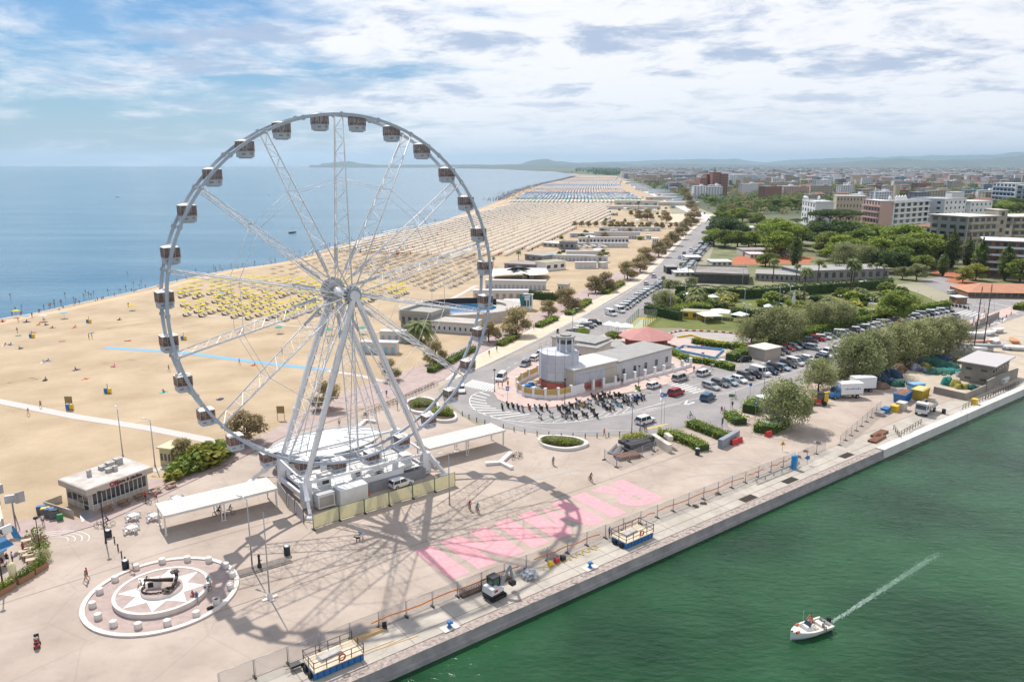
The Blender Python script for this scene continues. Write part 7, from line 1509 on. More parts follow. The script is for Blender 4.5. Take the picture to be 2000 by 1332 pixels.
house('low club house with pale roof behind the clay court', (1450,500), (1545,500), 489, 12, CREAMW, mat('mauve_roof', (.33, .28, .27), .85), 1, 10, 0); house('red-brown roofed restaurant at the far junction', (1890,582), (2060,585), 571, 16, WOOD, mat('tile_roof', (.48, .23, .14), .85, var=.1, vs=.3), 1, 12, 0, par=2.5, flatroof=False, win=GLASS, winw=.8, winh=.6)
house('small dark kiosk with white top at the junction', (1853,590), (1868,594), 578, 4, WOOD, WRF, 1, 1, 1); house('grey flat hut beside the seafront car park', (1302,535), (1322,535), 522, 8, DARK, GREYR)
for i, (x, y, w_, d, tp_) in enumerate(((1318,540,40,14,533),(1340,510,30,10,503),(1402,470,26,12,463),(1440,455,40,14,445),(1465,505,30,10,497),(1470,470,32,10,460),(1390,520,40,10,512))): house('low pale garden building in the park, %s from the seafront' % od([0,1,3,4,6,5,2][i]), (x, y), (x+w_, y), tp_, d, CREAMW, WRF, 1, 4, 0, group='low garden buildings')
DH = [([(1318,576),(1350,577),(1400,583),(1480,583),(1560,576),(1640,570),(1740,563)], 2.5, 4.2, 'tall dark green hedge behind the mini-golf garden', 'dark'), ([(1505,676),(1560,662),(1588,655),(1610,648),(1680,634),(1760,616),(1852,600)], 2.2, 2.3, 'long clipped hedge along the upper side of the car park', 'bright'), ([(1312,692),(1340,706),(1390,713),(1432,724)], 1.8, 1.5, 'low hedge in front of the empty children pool', 'bright'), ([(1425,705),(1460,692)], 3, 2.2, 'hedge right of the empty children pool', 'bright'), ([(1355,671),(1380,676),(1410,680),(1455,682)], 2, 1.6, 'low clipped hedge between the pool and the kart track', 'bright'), ([(1320,618),(1345,610),(1390,611)], 4, 3.2, 'thick bright hedge above the garden bar', 'bright'), ([(1430,618),(1475,622),(1540,622),(1590,630)], 3, 3, 'dark hedge behind the playground', 'dark'), ([(1262,612),(1300,620),(1328,626)], 3, 3.4, 'dark hedge behind the sports court', 'dark'), ([(1032,582),(1065,586),(1098,588)], 2, 3.0, 'dark hedge beside the beach pool', 'dark'), ([(840,728),(880,708),(925,684)], 2.2, 1.4, 'low hedge along the promenade by the wheel', 'green'), ([(975,676),(1010,660)], 2.2, 1.2, 'low hedge under the promenade tamarisk pair', 'green'), ([(1050,640),(1085,624)], 2.4, 1.2, 'low hedge along the promenade beside the pool', 'bright'), ([(1110,616),(1150,590)], 3, 1.3, 'low hedge along the promenade past the pool', 'bright'), ([(1180,575),(1215,555)], 3, 1.5, 'low promenade hedge near the second tamarisk group', 'bright'), ([(1100,492),(1100,493.5)], 2, 1, 'small hedge stump by the beach bar', 'green'), ([(1985,606),(2060,590)], 3, 2, 'hedge at the right edge above the boat yard', 'bright')]
for P_, w_, h_, lb, lf in DH: hedge(gl(P_), w_, h_, lb, lf, size=.34 if P_[0][1] < 700 else .22, dens=16)
SM = {lf: [shrub_mesh('shrub', (1.4, 1.4, 1.7), 380, .3, lf, 5, 20+i) for i in range(2)] for lf in ('green', 'bright', 'olive', 'yellowgreen', 'dark')}
gp = gl([(1275,600),(1310,580),(1400,586),(1560,580),(1740,568),(1795,580),(1850,602),(1700,630),(1585,655),(1500,640),(1400,610),(1300,615)]); r_ = random.Random(3); k = 0; xs, ys = [p[0] for p in gp], [p[1] for p in gp]
while k < 85:
    p = (r_.uniform(min(xs), max(xs)), r_.uniform(min(ys), max(ys)))
    if not inside(p, gp): continue
    lf = r_.choice(list(SM)); o = obj('shrub', SM[lf][k % 2], None, None, '%s shrub in the mini-golf garden' % {'green': 'mid green', 'bright': 'bright green', 'olive': 'grey-green', 'yellowgreen': 'yellow-green', 'dark': 'dark green'}[lf], 'shrub', {'green': 'mid green', 'bright': 'bright green', 'olive': 'grey-green', 'yellowgreen': 'yellow-green', 'dark': 'dark green'}[lf] + ' shrubs in the mini-golf garden', loc=(*p, 0), rz=r_.random()*6); s_ = r_.uniform(.7, 2.1); o.scale = (s_*1.2, s_*1.2, s_*r_.uniform(.7, 1.1)); k += 1
for i, (x, y, s_) in enumerate(((342,936,1.1),(356,926,1.5),(376,916,1.9),(398,908,2.2),(416,900,2.1),(434,892,1.7),(385,900,1.6))): o = obj('shrub', SM['green' if i % 3 else 'yellowgreen'][i % 2], None, None, 'wild green bush beside the yellow hut, %s from the snack building' % od([0,1,2,4,5,6,3][i]), 'shrub', 'wild bushes beside the yellow hut', loc=(*g(x, y), 0), rz=i); o.scale = (s_*1.15, s_, s_*.85)
gp2 = MB()
for i in range(12): p = g(1330 + i*34, 592 + 14*sin(i*1.9)); gp2.line(smooth([p, (p[0]+6, p[1]+3), (p[0]+10, p[1]-2)], 3), 1.6, .028)
obj('golf_path', gp2, GRAV, kind='structure')
for i, (x, y) in enumerate(((1405,572),(1434,588),(1432,596),(1515,585),(1530,583),(1560,578),(1565,588),(1704,562),(1792,580),(1818,592),(1700,600),(1706,585),(1662,632),(1695,620))): lamp_post(g(x, y), 2.4, 'short white globe lamp in the mini-golf garden', 'globe', group='white globe lamps in the mini-golf garden')
m = MB()
for i in range(260):
    a = r_.random()*6.28; h = r_.random(); rr = .15 + (.9*h*(1-h)*1.6); m.box(rr*cos(a), rr*sin(a), 6.5*h*(1-.15*r_.random()), .12, .12, .3)
obj('fountain', m, mat('water_spray', (.75, .78, .8), .4), None, 'white water jet of the garden fountain', 'fountain', loc=(*g(1549, 606), 0))
# ---- fishing yard and boat yard on the right
YB = gl([(1690,722),(1760,704),(1870,662),(1990,620),(2150,570),(2150,720),(1985,745),(1890,770),(1855,765),(1740,748)]); obj('yard_ground', MB().flat(YB, .02), mat('yard_sand', (.42, .35, .27), .95, vs=.2, col2=(.52, .45, .36)), kind='structure')
CONB = mat('old_concrete_wall', (.30, .27, .23), .9, var=.15, vs=.5)
for lb, P_, h_ in (('long concrete wall behind the box trucks and the net yard', [(1590,748),(1640,736),(1700,724),(1760,702),(1830,675),(1870,655),(1950,620)], 2.0), ('low concrete yard wall at the quay corner', [(1823,768),(1884,782),(1930,762)], 1.6), ('tall concrete wall below the grey hut of the boat yard', [(1925,765),(1950,752),(1985,740)], 2.6)): m = MB(); P2 = gl(P_); m.wall([(p[0]-P2[0][0], p[1]-P2[0][1]) for p in P2], 0, h_, .3); obj('yard_wall', m, CONB, None, lb, 'wall', loc=(*P2[0], 0))
NETM = {c: mat('fishing_net_' + c, v, .95, vs=.8, col2=tuple(x*1.8 for x in v)) for c, v in dict(green=(.02,.08,.06), teal=(.02,.17,.15), yellow=(.2,.18,.04), navy=(.02,.04,.07), brown=(.14,.09,.06), grey=(.2,.2,.22)).items()}
yn = [('green',1790,700,6,1.8),('green',1810,705,7,1.6),('navy',1785,708,6,2),('green',1840,712,8,1.3),('teal',1853,722,4,.5),('green',1835,728,7,.6),('teal',1852,752,2.6,2),('yellow',1866,755,2.4,1.8),('yellow',1875,758,2.5,1.2),('brown',1770,715,4,1.5),('yellow',1872,708,3,1.5),('navy',1730,735,7,1.8),('navy',1712,738,5,1.6),('grey',1787,722,3,1.6),('brown',1758,727,3,2.2),('grey',1746,726,3,1.4),('green',1756,752,4,1.3),('brown',1710,755,5,1.2),('navy',1845,706,6,1.8),('yellow',1808,718,3,1.2),('grey',1800,725,3,1.0),('teal',1880,730,2.5,1.3),('grey',1886,738,3,1.6),('brown',1852,715,4,1.0),('green',1900,760,3,1),('navy',1735,750,3.5,1.5)]
for i, (c, x, y, w_, h_) in enumerate(yn):
    m = MB(); rr = random.Random(i)
    for k in range(5): m.lathe([(w_*.34, 0), (w_*.3, h_*.4), (w_*.16, h_*.85), (.02, h_)], rr.uniform(-.3, .3)*w_, rr.uniform(-.3, .3)*w_, 8)
    leaves(m, (0, 0, h_*.4), (w_*.5, w_*.45, h_*.5), 130, .3, 0, .7, r_=rr)
    obj('net_heap', m, NETM[c], None, '%s heap of fishing net or gear in the quay yard, %s from the upper left' % (c, od(i)), 'net heap', 'heaps of fishing gear', loc=(*g(x, y), 0))
house('grey boat-yard hut with a slanted pale roof and small square windows', (1934,754), (1968,734), 716, 6.5, CONB, mat('pale_tin_roof', (.5, .47, .47), .6), 2, 6, 2, over=.9, winw=.4, winh=.25)
def hull(L, W, H, z=.5):
    m = MB(); S = []
    for i in range(9): f = i/8; wv = W/2*(1 - max(0, f-.4)**2*2.6); wv = max(wv, .05); S.append([(f*L-L/2, -wv, z+H), (f*L-L/2, -wv*.7, z+.2*f), (f*L-L/2, wv*.7, z+.2*f), (f*L-L/2, wv, z+H)])
    vs = [v for s_ in S for v in s_]; m.add(vs, [(i*4+j, (i+1)*4+j, (i+1)*4+(j+1) % 4, i*4+(j+1) % 4) for i in range(8) for j in range(4)], 0, False); m.add(S[0], [(0,1,2,3)]); m.box(0, 0, 0, L*.6, W*.5, z+.1, 0, 1); return m
for i, (x, y, L, W, H, z, a, c, lb) in enumerate(((1905,665,9,2.4,.8,1.6,.1,'w','white rowing shell on the upper rack of the boat yard'),(1908,672,9.5,2.2,.7,.4,.1,'r','long salmon-bottomed boat on the lower rack of the boat yard'),(1935,655,5,2,.8,.6,.5,'w','white inflatable boat stacked behind the racks, left one'),(1950,650,5,2,.8,.6,.4,'w','white inflatable boat stacked behind the racks, right one'),(1942,668,6,2.4,.7,.2,.9,'w','grey-white inflatable dinghy in front of the racks'),(1962,680,6,2.4,.7,.2,1.1,'g','pale grey inflatable dinghy with orange details'),(1978,668,6,2.3,.7,.2,1.2,'o','orange and grey inflatable dinghy in the boat yard'),(1995,685,8,2.4,.8,.4,-.3,'w','white sailing dinghy lying at the right edge of the boat yard'),(1880,692,12,2.8,.9,1.2,-.15,'w','long narrow white boat on stilts beside the net yard'),(1910,685,12,2.6,1.0,.9,-.2,'g','long grey two-masted boat on trestles'),(1960,748,4.5,2.2,1.2,.2,QA,'w','small white boat under the concrete wall at the quay'))):
    m = hull(L, W, H, z); obj('boat', m, [{'w': WHITE, 'r': mat('salmon_paint', (.5, .26, .2), .5), 'g': mat('boat_grey', (.32, .34, .37), .5), 'o': mat('boat_orange', (.55, .25, .1), .5)}[c], STEEL], None, lb, 'boat', loc=(*g(x, y), 0), rz=a)
for i, (x, y, tp_) in enumerate(((1901,690,560),(1920,682,555))): p = g(x, y); h = ztop(p, tp_); m = MB(); m.tube((0,0,.5), (0,0,h), .16, .1, n=6); m.box(0, 0, h*.5, 1.2, .12, .12); m.box(0, 0, h*.75, .9, .12, .12); m.tube((0,0,h), (4,0,1.5), .02, n=3); m.tube((0,0,h), (-4,0,1.5), .02, n=3); obj('mast', m, DARK, None, 'tall black mast standing in the boat yard, %s of two' % ['left', 'right'][i], 'mast', loc=(*p, 0))
for i, (x, y) in enumerate(((1898,644),(1908,640),(1922,636))): t = thing('feather_flag', 'red and white feather flag by the boat yard, %s from the left' % od(i), 'flag', g(x, y)); obj('pole', MB().tube((0,0,0), (0,0,4.2), .04, n=4), STEEL, t); obj('cloth', MB().box(.35, 0, 1.2, .6, .03, 2.9).box(.1, 0, 1.2, .2, .05, 2.9, 0, 1), [WHITE, RED], t)
for i, (ps, c, b, x, y) in enumerate((('walk','red','navy',1659,740),('walk','black','navy',1666,739),('walk','blue','black',1957,630),('walk','black','red',1965,624),('stand','navy','black',1974,618),('walk','red','navy',1932,640),('walk','teal','navy',1950,628))): person(ps, c, b, g(x, y), 2+i, 'person in %s walking on the port pavement, %s from the left' % (c, od([0,1,4,5,6,2,3][i])))
# ================================================================ beach
def pix(x, y, z=0.0):
    h = CH - z; zc = y*cos(TH) + h*sin(TH); return (1000 + FPX*x/zc, 666 + FPX*(h*cos(TH) - y*sin(TH))/zc)
def grid(poly, a_, da, db, seed, drop=.06, jit=.25):
    """points of a rotated grid whose photo position falls inside the pixel polygon"""
    r_ = random.Random(seed); W = gl(poly); x0, x1 = min(p[0] for p in W), max(p[0] for p in W); y0, y1 = min(p[1] for p in W), max(p[1] for p in W); cx_, cy__ = (x0+x1)/2, (y0+y1)/2; R = hypot(x1-x0, y1-y0)/2; out = []
    for i in range(-int(R/da)-1, int(R/da)+2):
        for j in range(-int(R/db)-1, int(R/db)+2):
            u, v = i*da, j*db; x = cx_ + u*cos(a_) - v*sin(a_); y = cy__ + u*sin(a_) + v*cos(a_)
            if inside((x, y), W) and r_.random() > drop: out.append((x + r_.uniform(-jit, jit), y + r_.uniform(-jit, jit)))
    return out
UM = {n: mat('parasol_' + n, c, .8, trans=.15) for n, c in dict(yellow=(.72,.60,.03), white=(.66,.62,.56), thatch=(.34,.24,.12), teal=(.03,.42,.36), blue=(.03,.20,.48), orange=(.62,.25,.10), sky=(.25,.5,.68)).items()}
PALE = mat('parasol_pole_white', (.6, .6, .6), .5)
def parasol(c, r=1.25, h=2.3):
    t = thing('beach_umbrella', 'x', 'beach umbrella'); m = MB(); m.lathe([(r, h-.42), (r*.5, h-.12), (.02, h)], n=8, smooth=False); m.lathe([(r*.98, h-.5), (r, h-.42)], n=8, smooth=False); obj('canopy', m, UM[c], t); m = MB(); m.tube((0,0,0), (0,0,h+.1), .035, n=4); obj('pole', m, PALE, t); return t
YU, TU, WU, GU, BU = parasol('yellow'), parasol('thatch', 1.5, 2.5), parasol('white', 1.45), parasol('teal'), parasol('sky')
def lounger_geo(m, x, y, a_, mi=0, s=1.0):
    ca, sa = cos(a_), sin(a_); f = lambda u, v, z: (x + (u*ca - v*sa)*s, y + (u*sa + v*ca)*s, z*s)
    m.add([f(-.9,-.33,.3), f(.35,-.33,.3), f(.35,.33,.3), f(-.9,.33,.3), f(.95,-.33,.72), f(.95,.33,.72), f(-.9,-.33,.2), f(.35,-.33,.2), f(.35,.33,.2), f(-.9,.33,.2)], [(0,1,2,3), (1,4,5,2), (6,7,1,0), (3,2,8,9), (0,3,9,6)], mi)
LGN, LGY = mat('lounger_green', (.05,.09,.05), .8), mat('lounger_grey', (.22,.24,.28), .8)
LMESH = {}
for n, c in (('green', LGN), ('grey', LGY)):
    m = MB(); lounger_geo(m, 0, 0, 0)
    for u in (-.75, .3):
        for v in (-.28, .28): m.box(u, v, 0, .06, .06, .25)
    LMESH[n] = m.mesh('sun_lounger', c)
RA = radians(76)
yp = grid([(345,575),(375,553),(450,545),(560,548),(640,550),(700,556),(812,560),(800,575),(740,592),(690,600),(600,632),(560,632),(500,628),(430,625),(345,617),(352,595)], RA, 5.0, 6.2, 1, .15, .6)
yp.sort(key=lambda p: p[1]); nl_ = 0
for x, y in yp:
    dup(YU, (x, y), rnd.random(), 'yellow beach umbrella in the yellow block seen through the wheel', 'yellow beach umbrellas')
    for s_ in (-1.3, 1.3):
        if nl_ < 190 or True: obj('sun_lounger', LMESH['green'], None, None, 'dark green sun lounger beside a yellow beach umbrella', 'sun lounger', 'loungers under the yellow umbrellas', loc=(x + s_*cos(RA) + .4, y + s_*sin(RA), 0), rz=2.6); nl_ += 1
    if nl_ > 222: break
for x, y in yp[112:]: dup(YU, (x, y), rnd.random(), 'yellow beach umbrella in the yellow block seen through the wheel', 'yellow beach umbrellas')
tp = grid([(520,533),(600,505),(680,482),(780,478),(800,490),(760,520),(700,535),(560,542)], RA, 8, 9, 2, .15, .8)
for x, y in tp: dup(TU, (x, y), rnd.random(), 'straw-coloured beach umbrella between the yellow block and the sea', 'straw beach umbrellas')
for i, (x, y) in enumerate(((258,600),(32,612))): dup(YU, g(x, y+6), 0, 'lone yellow beach umbrella near the waterline, %s one' % ['right', 'left'][i], 'lone yellow umbrellas')
for i, (x, y, u) in enumerate(((85,628,WU),(52,628,BU),(126,622,BU),(545,721-70,GU),(643,655,GU),(708,652,GU),(433,582,BU))): dup(u, g(x, y), 0, ['lone white beach umbrella close to the waterline', 'light blue beach umbrella on the sand near the left edge', 'light blue beach umbrella right of the lone white one', 'teal beach umbrella below the yellow block, left', 'teal beach umbrella below the yellow block, beside the wheel leg', 'teal beach umbrella right of the wheel hub foot', 'light blue beach umbrella among the yellow ones'][i], 'lone umbrellas')
# rows of grey loungers and white parasols further on, too many to set out singly
wp_ = grid([(640,492),(700,474),(760,455),(860,436),(1000,398),(1190,398),(1190,436),(1130,440),(1100,462),(1060,480),(1000,500),(940,503),(880,506),(800,500),(740,498)], RA, 3.0, 6.3, 4, .05, .15)
wp_.sort(key=lambda p: p[1])
for x, y in wp_[:8]: dup(WU, (x, y), rnd.random(), 'white beach umbrella in the nearest rows of the white field', 'white beach umbrellas')
um = MB(); lo = MB()
def cone(m, x, y, r, h, mi, n=6):
    b = len(m.v); m.v += [(x + r*cos(2*pi*i/n), y + r*sin(2*pi*i/n), h-.4) for i in range(n)] + [(x, y, h)]; m.f += [[b+i, b+(i+1) % n, b+n] for i in range(n)]; m.m += [mi]*n; m.sm += [False]*n
for x, y in wp_[8:]: cone(um, x, y, 1.45, 2.3, 0)
for x, y in wp_: lounger_geo(lo, x + 1.5, y - .8, 2.6, 1 if rnd.random() < .6 else 0)
gp_ = grid([(700,512),(760,498),(880,503),(945,505),(960,535),(900,560),(850,572),(812,560),(740,545),(690,530)], RA, 2.6, 5.4, 5, .12, .3); gp_.sort(key=lambda p: p[1])
for x, y in gp_[:70]: obj('sun_lounger', LMESH['grey'], None, None, 'grey sun lounger in the grey rows beyond the yellow block', 'sun lounger', 'grey loungers beyond the yellow block', loc=(x, y, 0), rz=2.6)
for x, y in gp_[70:]: lounger_geo(lo, x, y, 2.6, 0)
for x, y in gp_[::4]: cone(um, x, y + 1, 1.2, 2.3, 5)
crow = MB(); r_ = random.Random(11)
far = walk([p for p in coast if 850 < p[1] < 3500], 4.6)
for k, (x, y, a) in enumerate(far):
    py = pix(x, y)[1]; wdt = 190 if y < 2600 else 170
    for j in range(int(wdt/5.2)):
        o = 26 + j*5.2 + (wdt-40)*.0; X, Y = x + sin(a)*o, y - cos(a)*o; py = pix(X, Y)[1]
        if Y < 960 and inside((X, Y), gl([(1000,398),(1190,398),(1190,440),(900,440)])): continue
        if py > 397 or r_.random() < .08: continue
        if (int(Y/46)) % 5 == 4 and r_.random() < .75: continue
        c = 0
        if 389 < py <= 393: c = 1 if r_.random() < .7 else 0
        elif 384 < py <= 389: c = 2 if r_.random() < .4 else 0
        elif 377 < py <= 384: c = 2 if r_.random() < .65 else 0
        elif 373 < py <= 377: c = 3 if r_.random() < .5 else 0
        elif 366 < py <= 373: c = 2 if (int(Y/20) % 4 == 1) else 0
        elif py <= 366: c = [0, 5, 0, 0, 3, 0, 2][int(Y/70) % 7]
        cone(um, X, Y, 2.1, 2.4, c, 5)
        if Y < 2000 or j % 2: lounger_geo(lo, X + 2, Y, 2.6, 0, 1.7)
obj('umbrella_field', um, [UM['white'], UM['teal'], UM['blue'], UM['orange'], UM['yellow'], UM['thatch']], None, kind='stuff')
obj('lounger_field', lo, [LGY, mat('lounger_white', (.5, .48, .45), .8)], None, kind='stuff')
# bathers: single people near, one mass of tiny ones far off
bc = ['red','navy','black','teal','blue','orange','black','white','pink','olive']; cw2 = [p for p in coast if 215 < p[1] < 1300]; nbp = 0
near_px = [(40,612),(42,610),(76,607),(78,606),(96,595),(99,594),(106,592),(118,587),(120,588),(127,573),(124,600),(147,590),(155,589),(163,575),(173,572),(178,575),(187,588),(191,587),(199,582),(202,581),(249,531),(257,565),(262,567),(266,566),(291,568),(296,567),(309,559),(365,543),(371,540),(20,575)]
for i, (x, y) in enumerate(near_px):
    inl_ = pix(*g(x, y))[0]; z = -1.5 if True else 0; person(['stand','walk'][i % 2], 'skin', bc[i % 10], g(x, y+4, -1.4), r_.random()*6, 'bather in %s swimwear at the waterline, %s counting from the left' % (bc[i % 10], od([29]and i)), 'bathers at the waterline', z=-1.75)
for i, (x, y, a) in enumerate(walk(cw2[6:], 7.0)):
    if i > 70: break
    for k in range(2):
        o = r_.uniform(-14, 9); person(['stand','walk'][(i+k) % 2], 'skin' if r_.random() < .8 else 'white', bc[(i*3+k) % 10], (x + sin(a)*o + r_.uniform(-3, 3), y - cos(a)*o + r_.uniform(-3, 3)), r_.random()*6, 'distant bather in the shallows beyond the wheel rim', 'distant bathers in the shallows', z=-1.75 if o < 2 else -1.1)
m = MB()
for x, y, a in walk([p for p in coast if 1100 < p[1] < 3600], 3.0):
    for k in range(4): o = r_.gauss(8, 14); m.box(x + sin(a)*o, y - cos(a)*o, -1.6, .5, .5, 1.7 + (.6 if o > 10 else 0), 0, r_.randrange(2))
for x, y in [p for p in wp_ if r_.random() < .22]: m.box(x + 2.6, y + r_.uniform(-1, 1), 0, .5, .5, 1.5, 0, r_.randrange(3))
obj('beach_crowd', m, [SKIN, mat('crowd_dark', (.05, .05, .07), .8), CLO['red']], None, kind='stuff')
bt = [('beach',5,628),('walk',36,630),('beach',52,629),('stand',63,620),('beach',86,625),('beach',76,635),('beach',90,635),('beach',102,641),('walk',34,650),('lie',36,656),('lie',64,650),('beach',10,675),('beach',20,674),('beach',40,681),('lie',122,667),('beach',146,640),('stand',174,663),('stand',180,662),('beach',233,625),('lie',178,651),('lie',250,666),('beach',86,708),('beach',93,706),('beach',149,723),('beach',222,717),('lie',168,740),('beach',88,743),('walk',330,725),('walk',80,797),('beach',320,766),('stand',251,600),('walk',56,812),('beach',470,650),('lie',430,780),('walk',468,712),('beach',496,714),('walk',551,690),('beach',430,600),('walk',640,672),('walk',655,735)]
for i, (ps, x, y) in enumerate(bt):
    c = bc[(i*7) % 10]; person(ps, 'skin' if i % 3 else c, c, g(x, y), r_.random()*6, '%s beachgoer with %s clothes on the open sand, %s from the sea side' % ({'beach': 'seated', 'lie': 'lying', 'walk': 'walking', 'stand': 'standing'}[ps], c, od(i)), 'people on the open sand')
    if ps in ('beach', 'lie'): obj('beach_towel', MB().box(.1, 0, .01, 1.9, 1.0, .03), [CLO[c]], None, '%s beach towel under a beachgoer, %s from the sea side' % (c, od(i)), 'towel', 'beach towels', loc=(*g(x, y), 0), rz=r_.random()*6)
for i, (x, y) in enumerate(((63,660),(174,631),(211,768),(359,664),(137,800))):
    t = thing('beach_bin_stand', 'blue and yellow beach bin stand, %s counting from the sea' % od([1,0,4,2,3][i]), 'bin', g(x, y)); obj('blue_bin', MB().box(-.4, 0, .15, .7, .6, 1.0), BLUE, t); obj('yellow_bin', MB().box(.4, 0, .15, .7, .6, 1.0), YEL, t); obj('post', MB().box(0, 0, 0, .08, .08, 2.2), DARK, t)
for i, (x, y) in enumerate(((136,800),(549,820))): t = thing('notice_board', 'brown notice board standing on the sand, %s one' % ['left', 'right'][i], 'sign', g(x, y)); obj('board', MB().box(0, 0, 1.4, 1.5, .08, 1.5), mat('board_brown', (.3, .22, .1), .8), t); obj('posts', MB().box(-.7, 0, 0, .08, .08, 2.9).box(.7, 0, 0, .08, .08, 2.9), WOOD, t)
bl_ = MB(); bl_.line(gl([(205,679),(360,689),(500,707),(640,723)]), 2.1, .03); obj('blue_walkway', bl_, mat('blue_mat', (.16, .38, .66), .8, var=.05, vs=1), kind='structure')
bl_ = MB(); bl_.line(gl([(-80,768),(0,784),(150,814),(290,836),(400,858),(440,872)]), 2.4, .03); bl_.line(gl([(640,724),(700,733),(750,745)]), 1.6, .03); bl_.line(gl([(345,614),(470,621),(560,636),(760,650)]), 1.0, .03); bl_.line(gl([(880,585),(905,572),(930,558)]), 2, .03); bl_.line(gl([(300,920),(360,900),(420,880)]), 1.6, .03); obj('concrete_walkway', bl_, mat('walkway_grey', (.55, .5, .47), .85), kind='structure')
# tracks and small mounds worn into the sand
m = MB()
for i in range(16): x0, y0 = r_.uniform(-150, -50), r_.uniform(130, 260); a = r_.uniform(.2, 1.3); m.line(smooth([(x0, y0), (x0+20*cos(a), y0+20*sin(a)+3), (x0+45*cos(a), y0+45*sin(a))], 4), .35, .012); m.line(smooth([(x0+1.6, y0-1), (x0+20*cos(a)+1.6, y0+20*sin(a)+2), (x0+45*cos(a)+1.6, y0+45*sin(a)-1)], 4), .35, .012)
obj('sand_track', m, mat('sand_track', (.42, .29, .165), .95), kind='structure')
# huts, shrubs and tamarisks scattered through the strip of beach clubs
st_ = gl([(1000,560),(1120,565),(1190,505),(1250,470),(1300,440),(1325,400),(1215,400),(1170,440),(1080,470),(1000,520)]); k = 0
while k < 64:
    p = (r_.uniform(0, 190), r_.uniform(310, 930))
    if not inside(p, st_): continue
    n_ = k % 4; Y = p[1]
    if n_ == 0: m = MB(); m.box(0, 0, 0, 4 + 3*r_.random(), 3, 2.5); m.box(0, 0, 2.5, 6, 4, .2, 0, 1); m.box(0, -1.52, .2, .9, .08, 1.9, 0, 2); obj('beach_hut', m, [CREAMW, [WRF, UM['sky'], CREAM, GREYR][k % 3], GLASS], None, 'small beach club hut, %s counted along the strip behind the parasols' % od(k//4), 'hut', 'small beach club huts', loc=(*p, 0), rz=r_.uniform(-.2, .2))
    elif n_ == 1: tree('tamarisk', 0, 0, 0, 'small tree among the beach clubs, %s counted along the strip' % od(k//4), ['tamarisk', 'green'][k % 3 == 1], 'small trees among the beach clubs', at_=p, H=r_.uniform(3.5, 6))
    elif n_ == 2: o = obj('shrub', SM[['green', 'olive', 'bright'][k % 3]][k % 2], None, None, 'round shrub among the beach clubs, %s counted along the strip' % od(k//4), 'shrub', 'shrubs among the beach clubs', loc=(*p, 0)); o.scale = (1.3, 1.3, 1.1)
    else: t = thing('terrace_tent', 'flat white terrace tent among the beach clubs, %s counted along the strip' % od(k//4), 'tent', p, r_.random(), 'flat terrace tents'); obj('canopy', MB().box(0, 0, 2.6, 6, 4.5, .15).box(0, 0, 2.75, 6, 4.5, .7, 0, 0, (.2, .2)), [WHITE, CREAM][k % 8 == 3], t); [obj('post', MB().box(a_*2.8, b_*2.1, 0, .1, .1, 2.6), WHITE, t) for a_ in (-1, 1) for b_ in (-1, 1)]
    k += 1
for i in range(38):
    f = (i + .5)/38; a = walk(gl([(880,735),(1000,672),(1120,600),(1235,545),(1330,465)]), 9)[int(f*40)] if i % 2 else walk(gl([(900,728),(1010,664),(1130,592),(1230,540),(1325,462)]), 9)[int(f*40)]
    person(['walk','stand','walk'][i % 3], bc[(i*3) % 10], bc[(i*7+2) % 10], a[:2], a[2] + (pi if i % 4 < 2 else 0), '%s-topped passer-by on the seafront promenade, %s counting outward from the wheel' % (bc[(i*3) % 10], od(i)), 'people on the promenade')
# pool building
PO = g(900, 618); t = thing('round_pool', 'round raised open-air pool building on the beach with a blue basin', 'pool building', PO); a0 = .35
def ell(rx, ry, z, n=40): return [(rx*cos(2*pi*i/n)*cos(a0) - ry*sin(2*pi*i/n)*sin(a0), rx*cos(2*pi*i/n)*sin(a0) + ry*sin(2*pi*i/n)*cos(a0)) for i in range(n)]
PB = mat('pool_beige', (.46, .42, .38), .8, var=.1, vs=.3)
m = MB(); E0, E1, E2 = ell(21, 15, 0), ell(16, 11, 0), ell(12.5, 8.3, 0); n = 40
m.add([(*p, 0) for p in E0] + [(*p, 3.4) for p in E0] + [(*p, 3.4) for p in E1] + [(*p, 2.6) for p in E1] + [(*p, 2.6) for p in E2], [(i+k*n, (i+1) % n+k*n, (i+1) % n+(k+1)*n, i+(k+1)*n) for k in range(4) for i in range(n)]); obj('drum', m, PB, t)
obj('basin', MB().flat(ell(12.5, 8.3, 0), 2.5), mat('pool_blue', (.01, .14, .34), .15), t); m = MB()
for k, z in ((0, 3.9), (0, 4.4)): m.line(ell(20.8, 14.8, 0) + [ell(20.8, 14.8, 0)[0]], .08, z)
for p in ell(20.8, 14.8, 0): m.box(*p, 3.4, .08, .08, 1.0)
obj('railing', m, WHITE, t); m = MB(); m.wall(ell(14.4, 9.6, 0)[2:20], 2.6, 4.6, .2); obj('dark_windbreak', m, DARK, t)
house('white pool annex with small dark windows facing the wheel', (843,648), (925,654), 628, 7, mat('annex_white', (.6, .6, .62), .8), PB, 1, 8, 0, winw=.3, winh=.3)
house('grey terrace wing left of the round pool', (783,640), (843,646), 612, 12, mat('terrace_grey', (.3, .3, .29), .85), mat('terrace_deck', (.36, .35, .32), .85), 1, 5, 0, par=.9)
def cabins(a, b, tp_, label, n, door=None, d=2.6, roof=None):
    t = house(label, a, b, tp_, d, mat('cabin_white', (.6, .58, .56), .75), roof or WRF, name='beach_cabins', cat='beach cabins', parts=False, over=.15); A, B = g(*a), g(*b); L = dist(A, B)
    for i in range(n): obj('door', MB().box(L*(i+.5)/n, -.03, .05, L/n*.45, .08, 1.95), door or mat('door_grey_blue', (.33, .38, .44), .6), t)
LBD = mat('door_light_blue', (.3, .5, .62), .6)
